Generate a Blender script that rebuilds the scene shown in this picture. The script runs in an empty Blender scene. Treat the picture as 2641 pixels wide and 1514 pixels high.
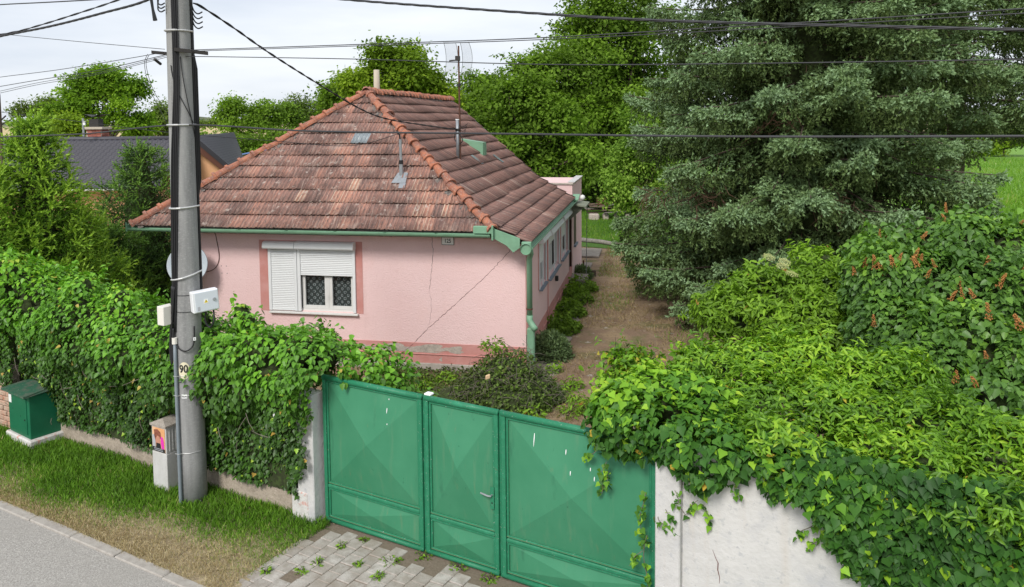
import bpy, bmesh, math, random
import numpy as np
from mathutils import Vector, Matrix, noise as mnoise

R = math.radians
random.seed(7)
rng = np.random.default_rng(7)
sc = bpy.context.scene
COL = sc.collection

# ------------------------------------------------------------------ camera
CAM_H, FPX, PPY, PITCH, ROLL, WPX, HPX = 5.5, 1997.333, 448.895, 0.0696, 0.0089, 2641.0, 1514.0
_F = np.array([0, math.cos(PITCH), -math.sin(PITCH)])
_U0 = np.array([0, math.sin(PITCH), math.cos(PITCH)])
_R0 = np.array([1.0, 0, 0])
_R = math.cos(ROLL) * _R0 - math.sin(ROLL) * _U0
_U = math.sin(ROLL) * _R0 + math.cos(ROLL) * _U0
_C = np.array([0, 0, CAM_H])
cd = bpy.data.cameras.new('camera')
cd.sensor_width = 36.0
cd.lens = 36.0 * FPX / WPX
cd.shift_y = -(HPX / 2 - PPY) / WPX
cd.clip_start, cd.clip_end = 0.1, 20000
cam = bpy.data.objects.new('camera', cd)
COL.objects.link(cam)
m = Matrix(((_R[0], _U[0], -_F[0], 0), (_R[1], _U[1], -_F[1], 0), (_R[2], _U[2], -_F[2], CAM_H), (0, 0, 0, 1)))
cam.matrix_world = m
sc.camera = cam

# ------------------------------------------------------------------ light, sky, exposure
SUN_EL, SUN_AZ = R(42), R(204)          # azimuth measured from +Y clockwise: behind and left of the camera
SUN_STRENGTH, SUN_ANGLE = 1.5, R(17)
EXPOSURE = 0.92
sun_dir = Vector((math.sin(SUN_AZ) * math.cos(SUN_EL), math.cos(SUN_AZ) * math.cos(SUN_EL), math.sin(SUN_EL)))
sl = bpy.data.lights.new('sun', 'SUN')
sl.energy, sl.angle, sl.color = SUN_STRENGTH, SUN_ANGLE, (1.0, 0.965, 0.91)
so = bpy.data.objects.new('sun', sl)
COL.objects.link(so)
so.rotation_euler = sun_dir.to_track_quat('Z', 'Y').to_euler()
W = bpy.data.worlds.new('World')
sc.world = W
W.use_nodes = True
nt = W.node_tree
nt.nodes.clear()
_o = nt.nodes.new('ShaderNodeOutputWorld')
_b = nt.nodes.new('ShaderNodeBackground')
_b.inputs['Strength'].default_value = 0.1
_s = nt.nodes.new('ShaderNodeTexSky')
_s.sky_type = 'NISHITA'
_s.sun_disc = False
_s.sun_elevation, _s.sun_rotation = SUN_EL, SUN_AZ
_tc = nt.nodes.new('ShaderNodeTexCoord')
_mp = nt.nodes.new('ShaderNodeMapping')
_mp.inputs['Scale'].default_value = (1.3, 1.3, 7.0)
_n = nt.nodes.new('ShaderNodeTexNoise')
_n.inputs['Scale'].default_value = 1.6
_n.inputs['Detail'].default_value = 5
_n.inputs['Roughness'].default_value = 0.55
_r = nt.nodes.new('ShaderNodeValToRGB')
_r.color_ramp.elements[0].position, _r.color_ramp.elements[0].color = 0.3, (3.75, 4.1, 4.7, 1)
_r.color_ramp.elements[1].position, _r.color_ramp.elements[1].color = 0.68, (5.35, 5.5, 5.72, 1)
_x = nt.nodes.new('ShaderNodeMix')
_x.data_type = 'RGBA'
_x.inputs[0].default_value = 0.93
L = nt.links.new
L(_tc.outputs['Generated'], _mp.inputs['Vector'])
L(_mp.outputs['Vector'], _n.inputs['Vector'])
L(_n.outputs['Fac'], _r.inputs['Fac'])
L(_s.outputs['Color'], _x.inputs[6])
L(_r.outputs['Color'], _x.inputs[7])
L(_x.outputs[2], _b.inputs['Color'])
L(_b.outputs['Background'], _o.inputs['Surface'])
sc.view_settings.view_transform = 'Standard'
sc.view_settings.look = 'None'
sc.view_settings.exposure = EXPOSURE
sc.view_settings.gamma = 1.0
sc.view_settings.use_curve_mapping = False
sc.render.resolution_x, sc.render.resolution_y = 1024, 587
sc.cycles.max_bounces = 6
sc.cycles.diffuse_bounces = 3
sc.cycles.glossy_bounces = 2
sc.cycles.transmission_bounces = 4
sc.cycles.transparent_max_bounces = 6
sc.cycles.use_denoising = True


# ------------------------------------------------------------------ measuring helpers (photo pixel -> place)
def ray(x, y):
    return _F + _R * (x - 1320.5) / FPX - _U * (y - PPY) / FPX


def gnd(x, y, z=0.0):
    d = ray(x, y)
    return _C + d * (z - CAM_H) / d[2]


def atY(x, y, Y):
    d = ray(x, y)
    return _C + d * Y / d[1]


def plane_pt(x, y, p, n):
    d = ray(x, y)
    return _C + d * np.dot(np.asarray(p) - _C, n) / np.dot(d, n)


HROT = 0.1823
HC = np.array([0.2698, 16.4126, 0.0])
hx = np.array([math.cos(HROT), -math.sin(HROT), 0])
hy = np.array([math.sin(HROT), math.cos(HROT), 0])


def HW(x, y, z):
    return HC + hx * x + hy * y + np.array([0, 0, z])


def frontp(x, y, ly=0.0):
    q = plane_pt(x, y, HC + hy * ly, hy) - HC
    return np.array([q @ hx, q @ hy, q[2]])


GR = 0.5097
G0 = np.array([-2.5934, 10.3402, 0.0])
gd = np.array([math.cos(GR), -math.sin(GR), 0])      # along the fence to the right
gn = np.array([-math.sin(GR), -math.cos(GR), 0])     # towards the street


def FL(s, o=0.0, z=0.0):
    return G0 + gd * s + gn * o + np.array([0, 0, z])


def fencep(x, y, o=0.0):
    return plane_pt(x, y, G0 + gn * o, gn)


# ------------------------------------------------------------------ materials
MATS = {}


def _new(name):
    mt = bpy.data.materials.new(name)
    mt.use_nodes = True
    t = mt.node_tree
    t.nodes.clear()
    out = t.nodes.new('ShaderNodeOutputMaterial')
    MATS[name] = mt
    return mt, t, out


def _rgba(c):
    return (c[0], c[1], c[2], 1.0)


def _pos(t, scale=(1, 1, 1)):
    g = t.nodes.new('ShaderNodeNewGeometry')
    if tuple(scale) == (1, 1, 1):
        return g.outputs['Position']
    mp = t.nodes.new('ShaderNodeMapping')
    mp.inputs['Scale'].default_value = scale
    t.links.new(g.outputs['Position'], mp.inputs['Vector'])
    return mp.outputs['Vector']


def _noise(t, scale, stretch=(1, 1, 1), detail=4, rough=0.6):
    n = t.nodes.new('ShaderNodeTexNoise')
    n.inputs['Scale'].default_value = scale
    n.inputs['Detail'].default_value = detail
    n.inputs['Roughness'].default_value = rough
    t.links.new(_pos(t, stretch), n.inputs['Vector'])
    return n.outputs['Fac']


def _ramp(t, fac, stops):
    r = t.nodes.new('ShaderNodeValToRGB')
    e = r.color_ramp.elements
    while len(e) < len(stops):
        e.new(0.5)
    for el, (p, c) in zip(e, stops):
        el.position = p
        el.color = _rgba(c) if hasattr(c, '__len__') else (c, c, c, 1)
    t.links.new(fac, r.inputs['Fac'])
    return r.outputs['Color']


def _mix(t, fac, a, b, mode='MIX'):
    x = t.nodes.new('ShaderNodeMix')
    x.data_type = 'RGBA'
    x.blend_type = mode
    for sock, v in ((x.inputs[0], fac), (x.inputs[6], a), (x.inputs[7], b)):
        if hasattr(v, 'default_value') or hasattr(v, 'is_linked'):
            t.links.new(v, sock)
        elif hasattr(v, '__len__'):
            sock.default_value = _rgba(v)
        else:
            sock.default_value = v
    return x.outputs[2]


def mat(name, base, rough=0.75, layers=(), bump=None, metal=0.0, spec=0.35, ramp=None, coat=0.0):
    """layers: (noise scale, stretch, low, high, colour, amount)"""
    mt, t, out = _new(name)
    b = t.nodes.new('ShaderNodeBsdfPrincipled')
    b.inputs['Roughness'].default_value = rough
    b.inputs['Metallic'].default_value = metal
    b.inputs['Specular IOR Level'].default_value = spec
    if ramp:
        a = t.nodes.new('ShaderNodeAttribute')
        a.attribute_name = 'tint'
        col = _ramp(t, a.outputs['Fac'], ramp)
    else:
        rg = t.nodes.new('ShaderNodeRGB')
        rg.outputs[0].default_value = _rgba(base)
        col = rg.outputs[0]
    for (ns, st, lo, hi, c, am) in layers:
        f = _ramp(t, _noise(t, ns, st), [(lo, 0.0), (hi, am)])
        col = _mix(t, f, col, c)
    t.links.new(col, b.inputs['Base Color'])
    if bump:
        bs, bst, bd = bump[:3]
        bn = t.nodes.new('ShaderNodeBump')
        bn.inputs['Strength'].default_value = bst
        bn.inputs['Distance'].default_value = bd
        t.links.new(_noise(t, bs, bump[3] if len(bump) > 3 else (1, 1, 1), 5), bn.inputs['Height'])
        t.links.new(bn.outputs['Normal'], b.inputs['Normal'])
    t.links.new(b.outputs['BSDF'], out.inputs['Surface'])
    return mt


def leafmat(name, ramp, trans=0.3, rough=0.5, spec=0.3, tcol=(1.25, 1.35, 0.6)):
    mt, t, out = _new(name)
    b = t.nodes.new('ShaderNodeBsdfPrincipled')
    b.inputs['Roughness'].default_value = rough
    b.inputs['Specular IOR Level'].default_value = spec
    a = t.nodes.new('ShaderNodeAttribute')
    a.attribute_name = 'tint'
    col = _ramp(t, a.outputs['Fac'], ramp)
    t.links.new(col, b.inputs['Base Color'])
    if trans > 0:
        tr = t.nodes.new('ShaderNodeBsdfTranslucent')
        t.links.new(_mix(t, 1.0, col, tcol, 'MULTIPLY'), tr.inputs['Color'])
        ms = t.nodes.new('ShaderNodeMixShader')
        ms.inputs[0].default_value = trans
        t.links.new(b.outputs['BSDF'], ms.inputs[1])
        t.links.new(tr.outputs['BSDF'], ms.inputs[2])
        t.links.new(ms.outputs['Shader'], out.inputs['Surface'])
    else:
        t.links.new(b.outputs['BSDF'], out.inputs['Surface'])
    return mt


def glassmat(name, tint=(0.9, 0.95, 0.95), alpha=0.25):
    mt, t, out = _new(name)
    g = t.nodes.new('ShaderNodeBsdfGlossy')
    g.inputs['Roughness'].default_value = 0.03
    tr = t.nodes.new('ShaderNodeBsdfTransparent')
    tr.inputs['Color'].default_value = _rgba(tint)
    ms = t.nodes.new('ShaderNodeMixShader')
    ms.inputs[0].default_value = alpha
    t.links.new(tr.outputs[0], ms.inputs[1])
    t.links.new(g.outputs[0], ms.inputs[2])
    t.links.new(ms.outputs[0], out.inputs['Surface'])
    return mt


UP = (1, 1, 1)
M = {}
M['pink'] = mat('pink_render', (0.86, 0.615, 0.60), 0.9,
                [(0.7, UP, 0.38, 0.72, (0.79, 0.53, 0.515), 0.5), (5, UP, 0.6, 0.75, (0.76, 0.48, 0.46), 0.2), (2.2, (1, 1, .3), 0.58, 0.8, (0.86, 0.56, 0.51), 0.4), (3.5, (1, 1, .10), 0.60, 0.80, (0.60, 0.40, 0.37), 0.30), (60, UP, .68, .74, (.45, .28, .26), .5)],
                bump=(38, 0.75, 0.02))
M['salmon'] = mat('salmon_render', (0.56, 0.245, 0.215), 0.85, [(3, UP, 0.42, 0.70, (0.64, 0.34, 0.31), 0.7), (14, UP, .62, .8, (.45, .2, .17), .4)], bump=(40, 0.5, 0.012))
M['plaster'] = mat('bare_plaster', (0.50, 0.43, 0.37), 0.95, [(9, UP, 0.4, 0.65, (0.33, 0.29, 0.25), 0.8), (30, UP, 0.5, 0.7, (0.62, 0.56, 0.49), .5)], bump=(25, 0.8, 0.02))
M['concrete_base'] = mat('footing_concrete', (0.46, 0.41, 0.36), 0.95, [(4, UP, 0.4, 0.7, (0.30, 0.27, 0.23), 0.6), (40, UP, .55, .75, (.58, .53, .47), .4)], bump=(40, 0.5, 0.01))
M['white_pvc'] = mat('white_shutter', (0.78, 0.79, 0.79), 0.45, [(2, (1, 1, .4), 0.5, 0.8, (0.66, 0.67, 0.66), 0.4)])
M['white_wood'] = mat('old_white_frame', (0.72, 0.71, 0.68), 0.6, [(12, (1, 1, .2), 0.55, 0.75, (0.5, 0.48, 0.44), 0.6)])
M['sill'] = mat('grey_sill', (0.20, 0.24, 0.29), 0.5, [(8, UP, .5, .8, (.28, .31, .34), .5)])
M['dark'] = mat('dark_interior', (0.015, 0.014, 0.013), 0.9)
M['brown_door'] = mat('brown_door', (0.055, 0.022, 0.018), 0.5, [(10, (1, 1, .1), .5, .8, (.09, .04, .03), .6)])
M['gutter'] = mat('sage_gutter', (0.20, 0.37, 0.24), 0.5, [(5, UP, 0.5, 0.75, (0.14, 0.27, 0.17), 0.6), (45, UP, 0.62, 0.72, (0.22, 0.16, 0.10), 0.5), (3, (1, 1, .3), .55, .8, (.29, .47, .34), .5)])
TILE = [(0.0, (0.12, 0.078, 0.070)), (0.25, (0.235, 0.135, 0.112)), (0.55, (0.345, 0.182, 0.143)), (0.78, (0.46, 0.215, 0.150)), (0.9, (0.50, 0.31, 0.23)), (1.0, (0.60, 0.45, 0.34))]
M['tile'] = mat('clay_tile', (0, 0, 0), 0.85,
                [(1.4, UP, 0.42, 0.64, (0.10, 0.062, 0.056), 0.75), (16, (1.6, .5, .5), 0.52, 0.66, (0.115, 0.08, 0.07), 0.75),
                 (9, (3.2, .22, .22), 0.55, 0.72, (0.50, 0.38, 0.32), 0.6), (7, (3.0, .3, .3), 0.58, 0.72, (0.11, 0.075, 0.07), 0.55), (55, UP, 0.60, 0.70, (0.52, 0.43, 0.38), 0.75), (7, UP, 0.60, 0.70, (0.52, 0.44, 0.39), 0.75), (2.0, UP, 0.58, 0.72, (0.46, 0.36, 0.31), 0.45)],
                bump=(60, 0.5, 0.01), ramp=TILE)
TILE2 = [(0.0, (0.17, 0.105, 0.092)), (0.4, (0.285, 0.158, 0.130)), (0.7, (0.36, 0.195, 0.155)), (0.88, (0.43, 0.28, 0.23)), (1.0, (0.56, 0.45, 0.38))]
M['tile_side'] = mat('weathered_clay_tile', (0, 0, 0), 0.88,
                     [(1.1, UP, 0.45, 0.72, (0.16, 0.105, 0.095), 0.5), (14, (.3, 1, .3), 0.5, 0.68, (0.15, 0.11, 0.10), 0.65),
                      (9, (.22, 3.2, .22), 0.56, 0.74, (0.46, 0.36, 0.31), 0.55), (50, (1, .5, 1), 0.6, 0.72, (0.44, 0.37, 0.33), 0.65)], bump=(60, 0.5, 0.01), ramp=TILE2)
M['cap'] = mat('orange_ridge_tile', (0.43, 0.155, 0.085), 0.8,
               [(2.3, UP, 0.44, 0.60, (0.30, 0.125, 0.085), 0.8), (7, UP, 0.48, 0.64, (0.20, 0.10, 0.08), 0.8), (30, UP, 0.54, 0.68, (0.40, 0.33, 0.28), 0.75), (3, UP, .55, .8, (.56, .25, .14), .6)], bump=(50, 0.5, 0.01))
M['mortar'] = mat('grey_mortar', (0.22, 0.19, 0.17), 0.95, [(18, UP, 0.45, 0.62, (0.09, 0.08, 0.075), 0.9), (45, UP, 0.58, 0.7, (0.44, 0.40, 0.36), 0.8)], bump=(30, 1.0, 0.03))
M['zinc'] = mat('galvanised_steel', (0.36, 0.38, 0.40), 0.45, [(12, UP, 0.45, 0.7, (0.25, 0.26, 0.27), 0.6)], metal=0.5)
M['glass_tile'] = mat('glass_roof_tile', (0.20, 0.23, 0.25), 0.25, [(20, (3, 1, 1), .45, .65, (.36, .39, .41), .7)])
M['rust'] = mat('rusty_steel', (0.10, 0.045, 0.03), 0.8, [(20, UP, .5, .7, (.17, .08, .045), .7)])
M['black'] = mat('black_cable', (0.018, 0.018, 0.02), 0.5)
M['wire'] = mat('dark_wire', (0.045, 0.045, 0.05), 0.5)
M['dkmetal'] = mat('dark_bracket', (0.035, 0.032, 0.03), 0.6)
M['pole'] = mat('pole_concrete', (0.30, 0.30, 0.295), 0.85, [(4, (1.5, 1.5, .18), 0.45, 0.68, (0.17, 0.17, 0.17), 0.8), (30, (1, 1, 1.6), 0.5, 0.72, (0.38, 0.38, 0.37), 0.55), (70, UP, .6, .72, (.14, .14, .14), .4)], bump=(60, 0.3, 0.006))
M['strap'] = mat('steel_strap', (0.55, 0.55, 0.54), 0.4, metal=0.3)
M['box_white'] = mat('white_plastic_box', (0.80, 0.81, 0.83), 0.4, [(6, (1, 1, .3), .55, .8, (.70, .71, .72), .4)])
M['box_door'] = mat('pale_grey_door', (0.62, 0.66, 0.71), 0.4)
M['box_cream'] = mat('cream_plastic_box', (0.74, 0.71, 0.64), 0.5)
M['knob'] = mat('grey_knob', (0.30, 0.32, 0.33), 0.5)
M['yellow'] = mat('warning_yellow', (0.75, 0.56, 0.03), 0.5)
M['print_black'] = mat('printed_black', (0.02, 0.02, 0.02), 0.7)
M['plate_white'] = mat('enamel_white', (0.88, 0.89, 0.88), 0.35)
M['oval'] = mat('cream_paint', (0.72, 0.66, 0.47), 0.8, [(20, UP, .55, .75, (.55, .5, .38), .5)])
M['conduit'] = mat('grey_conduit', (0.20, 0.235, 0.26), 0.5, [(10, UP, .5, .8, (.27, .30, .32), .6)])
M['gate'] = mat('green_gate_paint', (0.042, 0.215, 0.112), 0.5,
                [(1.6, (1, 1, .8), 0.4, 0.7, (0.060, 0.255, 0.138), 0.8), (9, (1, 1, .10), 0.56, 0.74, (0.11, 0.25, 0.14), 0.6), (5, (1, 1, .3), 0.62, 0.72, (0.025, 0.13, 0.07), 0.5), (18, (1, 1, .12), 0.66, 0.76, (0.16, 0.20, 0.10), 0.5),
                 (24, (1, 1, .5), 0.68, 0.74, (0.015, 0.10, 0.055), 0.6)], spec=0.4)
M['gate_rail'] = mat('green_gate_rail', (0.022, 0.19, 0.095), 0.5, [(12, UP, 0.5, 0.72, (0.035, 0.25, 0.135), 0.7), (60, UP, 0.66, 0.70, (0.55, 0.55, 0.50), 0.9), (25, UP, .62, .72, (.10, .13, .07), .5)])
M['gate_dirt'] = mat('dusty_ledge', (0.20, 0.25, 0.13), 0.9, [(30, UP, .4, .7, (.05, .22, .12), .8)])
M['lime'] = mat('limewashed_wall', (0.62, 0.605, 0.59), 0.92, [(1.6, UP, 0.42, 0.7, (0.50, 0.49, 0.48), 0.7), (24, UP, 0.62, 0.72, (0.36, 0.37, 0.39), 0.55), (2.6, UP, .54, .70, (.46, .46, .48), .6), (11, UP, .60, .70, (.38, .39, .41), .55), (6, (1, 1, .10), .54, .74, (.55, .50, .45), .6)], bump=(14, 0.5, 0.02))
M['lime_pink'] = mat('flaking_limewash', (0.62, 0.60, 0.57), 0.92, [(9, UP, 0.58, 0.66, (0.60, 0.27, 0.22), 0.75), (5, UP, .5, .7, (.45, .42, .39), .7)], bump=(20, 0.6, 0.02))
M['fence_wall'] = mat('old_fence_wall', (0.42, 0.35, 0.28), 0.95, [(5, UP, .4, .65, (.28, .23, .18), .7), (30, UP, .5, .7, (.52, .45, .37), .5)], bump=(20, .7, .03))
M['brick_old'] = mat('crumbling_brick', (0.48, 0.30, 0.22), 0.95, [(8, UP, .4, .6, (.50, .40, .31), .8), (14, UP, .55, .7, (.52, .16, .08), .8)], bump=(12, .8, .03))
M['cab_green'] = mat('green_cabinet', (0.012, 0.135, 0.066), 0.4, [(4, UP, .45, .75, (.018, .17, .085), .7), (50, UP, .7, .74, (.02, .05, .03), .7)])
M['cab_top'] = mat('dirty_green_lid', (0.03, 0.11, 0.065), 0.7, [(6, UP, .42, .6, (.10, .12, .09), .9), (30, UP, .6, .7, (.30, .28, .24), .5)])
M['cab_conc'] = mat('pale_concrete_cabinet', (0.52, 0.51, 0.49), 0.9, [(6, (1, 1, .5), .42, .7, (.62, .61, .60), .7), (40, UP, .58, .72, (.34, .32, .29), .5)], bump=(60, .3, .006))
M['cab_lid'] = mat('lichen_concrete', (0.33, 0.29, 0.25), 0.95, [(40, UP, .45, .65, (.46, .42, .37), .8), (18, UP, .5, .7, (.2, .17, .15), .6)], bump=(60, .6, .01))
M['p_orange'] = mat('poster_orange', (0.72, 0.36, 0.16), 0.6, [(6, UP, .4, .65, (.8, .55, .36), .8)])
M['p_brown'] = mat('poster_brown', (0.17, 0.05, 0.03), 0.6, [(20, UP, .4, .65, (.35, .13, .08), .8)])
M['p_skin'] = mat('poster_tan', (0.52, 0.25, 0.17), 0.6)
M['p_pink'] = mat('poster_magenta', (0.75, 0.04, 0.42), 0.6)
M['p_grey'] = mat('poster_grey', (0.42, 0.43, 0.46), 0.6)
M['asphalt'] = mat('worn_asphalt', (0.42, 0.395, 0.36), 0.95,
                   [(70, UP, 0.40, 0.60, (0.25, 0.235, 0.215), 0.9), (45, UP, 0.52, 0.68, (0.58, 0.555, 0.515), 0.85), (0.9, UP, .4, .7, (.35, .325, .295), .5), (6, UP, .55, .8, (.48, .45, .41), .5)], bump=(90, 0.8, 0.012))
M['kerb'] = mat('kerb_concrete', (0.40, 0.37, 0.33), 0.95, [(12, UP, .42, .68, (.30, .27, .24), .8), (60, UP, .55, .72, (.50, .47, .43), .6)], bump=(40, .6, .01))
M['paver'] = mat('concrete_paver', (0, 0, 0), 0.95, [(9, UP, .42, .64, (.30, .262, .225), .8), (40, UP, .6, .7, (.58, .56, .53), .75), (2.0, UP, .46, .70, (.30, .25, .205), .8), (80, UP, .55, .7, (.2, .18, .16), .5)],
                 bump=(50, .7, .01), ramp=[(0, (.40, .36, .32)), (.5, (.45, .41, .37)), (1, (.51, .47, .43))])
M['soil'] = mat('joint_soil', (0.21, 0.165, 0.125), 1.0, [(25, UP, .45, .65, (.18, .14, .10), .8)], bump=(40, .8, .02))
M['verge'] = mat('verge_soil', (0.26, 0.20, 0.125), 1.0, [(6, UP, .4, .6, (.40, .32, .20), .9), (50, UP, .5, .66, (.48, .40, .25), .8), (3, UP, .58, .7, (.13, .12, .05), .6)], bump=(60, .8, .02))
M['yard'] = mat('yard_soil', (0.225, 0.150, 0.098), 1.0,
                [(1.3, UP, 0.44, 0.60, (0.31, 0.225, 0.13), 0.9), (14, UP, 0.5, 0.66, (0.16, 0.11, 0.07), 0.7), (70, UP, .55, .68, (.36, .27, .17), .8), (1.1, UP, .53, .66, (.12, .135, .04), .8), (4, UP, .62, .70, (.44, .40, .36), .75)], bump=(50, .9, .02))
M['lawn'] = mat('lawn_ground', (0.055, 0.125, 0.018), 1.0, [(5, UP, .4, .65, (.075, .165, .02), .8), (40, UP, .5, .7, (.11, .19, .04), .6)], bump=(50, 1, .03))
M['meadow'] = mat('meadow_ground', (0.17, 0.32, 0.045), 1.0, [(0.8, UP, .4, .65, (.17, .32, .05), .8), (9, UP, .55, .72, (.09, .19, .03), .7)], bump=(30, 1, .05))
M['ground'] = mat('open_land', (0.10, 0.15, 0.04), 1.0, [(0.012, (1, .4, 1), .47, .53, (.46, .36, .19), .95), (0.03, UP, .55, .7, (.07, .12, .035), .8), (2, UP, .5, .7, (.06, .10, .025), .5)])
M['wheat'] = mat('ripe_wheat', (0.52, 0.40, 0.20), 1.0, [(0.06, (1, .3, 1), .4, .65, (.62, .50, .28), .8), (1.5, UP, .5, .7, (.42, .33, .16), .6)])
M['hill'] = mat('far_hill', (0.06, 0.09, 0.05), 1.0, [(0.004, UP, .45, .55, (.16, .15, .07), .7)])
M['slab'] = mat('old_slab', (0.30, 0.26, 0.22), 0.95, [(6, UP, .4, .65, (.22, .19, .16), .8), (50, UP, .55, .7, (.4, .36, .31), .6)], bump=(40, .7, .01))
M['wood_old'] = mat('old_boards', (0.13, 0.085, 0.06), 0.9, [(8, (1, 1, 3), .4, .65, (.22, .17, .13), .8)])
M['log'] = mat('grey_log', (0.25, 0.23, 0.20), 0.9, [(10, UP, .45, .7, (.10, .09, .08), .8)])
M['bark'] = mat('bark', (0.085, 0.062, 0.045), 0.95, [(14, (1, 1, .3), .4, .65, (.14, .11, .085), .8)], bump=(30, .8, .02))
M['bark_grey'] = mat('grey_bark', (0.19, 0.165, 0.135), 0.95, [(14, (1, 1, .3), .4, .65, (.11, .09, .07), .8)])
M['twig_dead'] = mat('dead_twigs', (0.15, 0.085, 0.055), 0.95)
M['twigs'] = mat('dark_core', (0.030, 0.038, 0.014), 1.0, [(14, UP, .45, .6, (.055, .085, .022), .8)])  # dark fill for the shaded inside of crowns and hedges, no modelled twigs
M['n_roof'] = mat('anthracite_roof', (0.066, 0.064, 0.076), 0.5, [(3, UP, .5, .75, (.085, .082, .095), .5)], spec=.35)
M['n_wall'] = mat('apricot_render', (0.78, 0.44, 0.24), 0.9, [(1, UP, .4, .7, (.60, .33, .17), .6)])
M['n_soffit'] = mat('brown_soffit', (0.10, 0.038, 0.022), 0.7)
M['n_trim'] = mat('dark_verge', (0.025, 0.025, 0.03), 0.5)
M['brick'] = mat('chimney_brick', (0, 0, 0), 0.9, [(20, UP, .5, .7, (.42, .2, .15), .4)], ramp=[(0, (.22, .055, .04)), (1, (.45, .15, .11))])
M['cream_stone'] = mat('cream_stone', (0.50, 0.44, 0.35), 0.9)
M['car'] = mat('black_car_paint', (0.008, 0.008, 0.009), 0.15, spec=.6)
M['tyre'] = mat('tyre', (0.012, 0.012, 0.012), 0.8)
M['alloy'] = mat('alloy', (0.62, 0.62, 0.63), 0.3, metal=0.6)
M['lens'] = mat('headlight', (0.5, 0.5, 0.52), 0.15)
M['dish'] = mat('dish_paint', (0.50, 0.555, 0.60), 0.45, [(4, UP, .4, .7, (.55, .60, .64), .5)])
M['globe'] = mat('opal_globe', (0.82, 0.82, 0.80), 0.3)
M['blue_roof'] = mat('blue_sheet', (0.16, 0.26, 0.55), 0.5)
M['straw'] = mat('chopped_branch', (0.70, 0.50, 0.30), 0.9)
M['glass'] = glassmat('window_glass', alpha=0.13)

# foliage ramps (tint: 0 dark old leaf .. 0.8 fresh leaf .. 1 yellowed)
M['ivy_l'] = leafmat('ivy_leaf', [(0, (.040, .090, .018)), (.3, (.070, .165, .022)), (.55, (.122, .305, .026)), (.8, (.215, .48, .034)), (.93, (.36, .60, .050)), (1, (.50, .33, .075))], .25, .42, .35)
M['ivy_r'] = leafmat('glossy_ivy_leaf', [(0, (.026, .080, .016)), (.35, (.050, .150, .022)), (.62, (.110, .270, .024)), (.82, (.25, .48, .030)), (.96, (.40, .58, .045)), (1, (.54, .38, .05))], .22, .52, .25)
M['lance'] = leafmat('lance_leaf', [(0, (.045, .105, .014)), (.35, (.105, .230, .018)), (.65, (.195, .390, .024)), (.9, (.36, .56, .040)), (1, (.55, .45, .06))], .3, .42, .35)
M['lilac'] = leafmat('lilac_leaf', [(0, (.055, .120, .030)), (.5, (.105, .225, .040)), (.8, (.19, .37, .042)), (1, (.32, .52, .050))], .25, .42, .35)
M['elder'] = leafmat('elder_leaf', [(0, (.080, .150, .016)), (.5, (.165, .310, .022)), (.9, (.29, .49, .036)), (1, (.38, .20, .05))], .3, .5)
M['seed'] = leafmat('lilac_seed_head', [(0, (.26, .105, .03)), (1, (.52, .25, .08))], 0, .9)
M['umbel'] = leafmat('elder_umbel', [(0, (.50, .52, .20)), (1, (.62, .62, .32))], .2, .9)
M['blue_spruce'] = leafmat('blue_spruce_needles', [(0, (.048, .070, .017)), (.35, (.098, .150, .042)), (.7, (.175, .270, .105)), (1, (.27, .40, .21))], .08, .6, .25)
M['spruce_lt'] = leafmat('young_spruce_needles', [(0, (.030, .066, .012)), (.45, (.075, .165, .016)), (.8, (.170, .330, .022)), (1, (.30, .47, .045))], .15, .55, .25)
M['spruce_dk'] = leafmat('dark_spruce_needles', [(0, (0.027, 0.057, 0.016)), (.5, (0.054, 0.115, 0.024)), (.85, (0.101, 0.209, 0.032)), (1, (0.176, 0.324, 0.046))], .1, .55, .25)
M['tree_a'] = leafmat('locust_leaf', [(0, (.085, .165, .020)), (.5, (.150, .280, .024)), (1, (.27, .44, .034))], .42, .7, .12)
M['tree_b'] = leafmat('walnut_leaf', [(0, (.070, .122, .018)), (.5, (.145, .248, .030)), (1, (.26, .42, .050))], .42, .7, .12)
M['tree_c'] = leafmat('bright_leaf', [(0, (.095, .165, .014)), (.5, (.175, .285, .020)), (1, (.30, .42, .032))], .35, .7, .12)
M['tree_d'] = leafmat('dull_leaf', [(0, (.080, .122, .030)), (.5, (.130, .195, .044)), (1, (.21, .30, .065))], .42, .7, .12)
M['tree_e'] = leafmat('pale_leaf', [(0, (0.115, 0.218, 0.030)), (.5, (0.207, 0.351, 0.046)), (1, (0.345, 0.506, 0.092))], .35, .7, .12)
M['grass'] = leafmat('grass_blades', [(0, (0.068, 0.149, 0.014)), (.4, (0.115, 0.257, 0.016)), (.7, (0.176, 0.344, 0.027)), (.85, (0.297, 0.338, 0.081)), (1, (0.620, 0.527, 0.257))], .25, .6)
M['straw_g'] = leafmat('dry_grass', [(0, (.15, .10, .05)), (.4, (.34, .255, .13)), (.8, (.52, .42, .235)), (1, (.62, .53, .33))], .2, .8)
M['lavender'] = leafmat('grey_green_leaf', [(0, (0.066, 0.102, 0.042)), (.6, (0.132, 0.204, 0.078)), (1, (0.228, 0.312, 0.132))], .2, .6)
M['heap'] = leafmat('wilting_ivy', [(0, (.055, .080, .018)), (.45, (.105, .170, .026)), (.75, (.16, .27, .035)), (.9, (.26, .22, .09)), (1, (.36, .28, .17))], .15, .6)


# ------------------------------------------------------------------ object helpers
def tag(o, label=None, cat=None, group=None, kind=None):
    if label:
        o['label'] = label
    if cat:
        o['category'] = cat
    if group:
        o['group'] = group
    if kind:
        o['kind'] = kind
    return o


def thing(name, label, cat, loc=(0, 0, 0), rz=0.0, group=None):
    o = bpy.data.objects.new(name, None)
    o.empty_display_size = 0.2
    COL.objects.link(o)
    o.location = tuple(float(v) for v in loc)
    o.rotation_euler = (0, 0, rz)
    return tag(o, label, cat, group)


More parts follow.
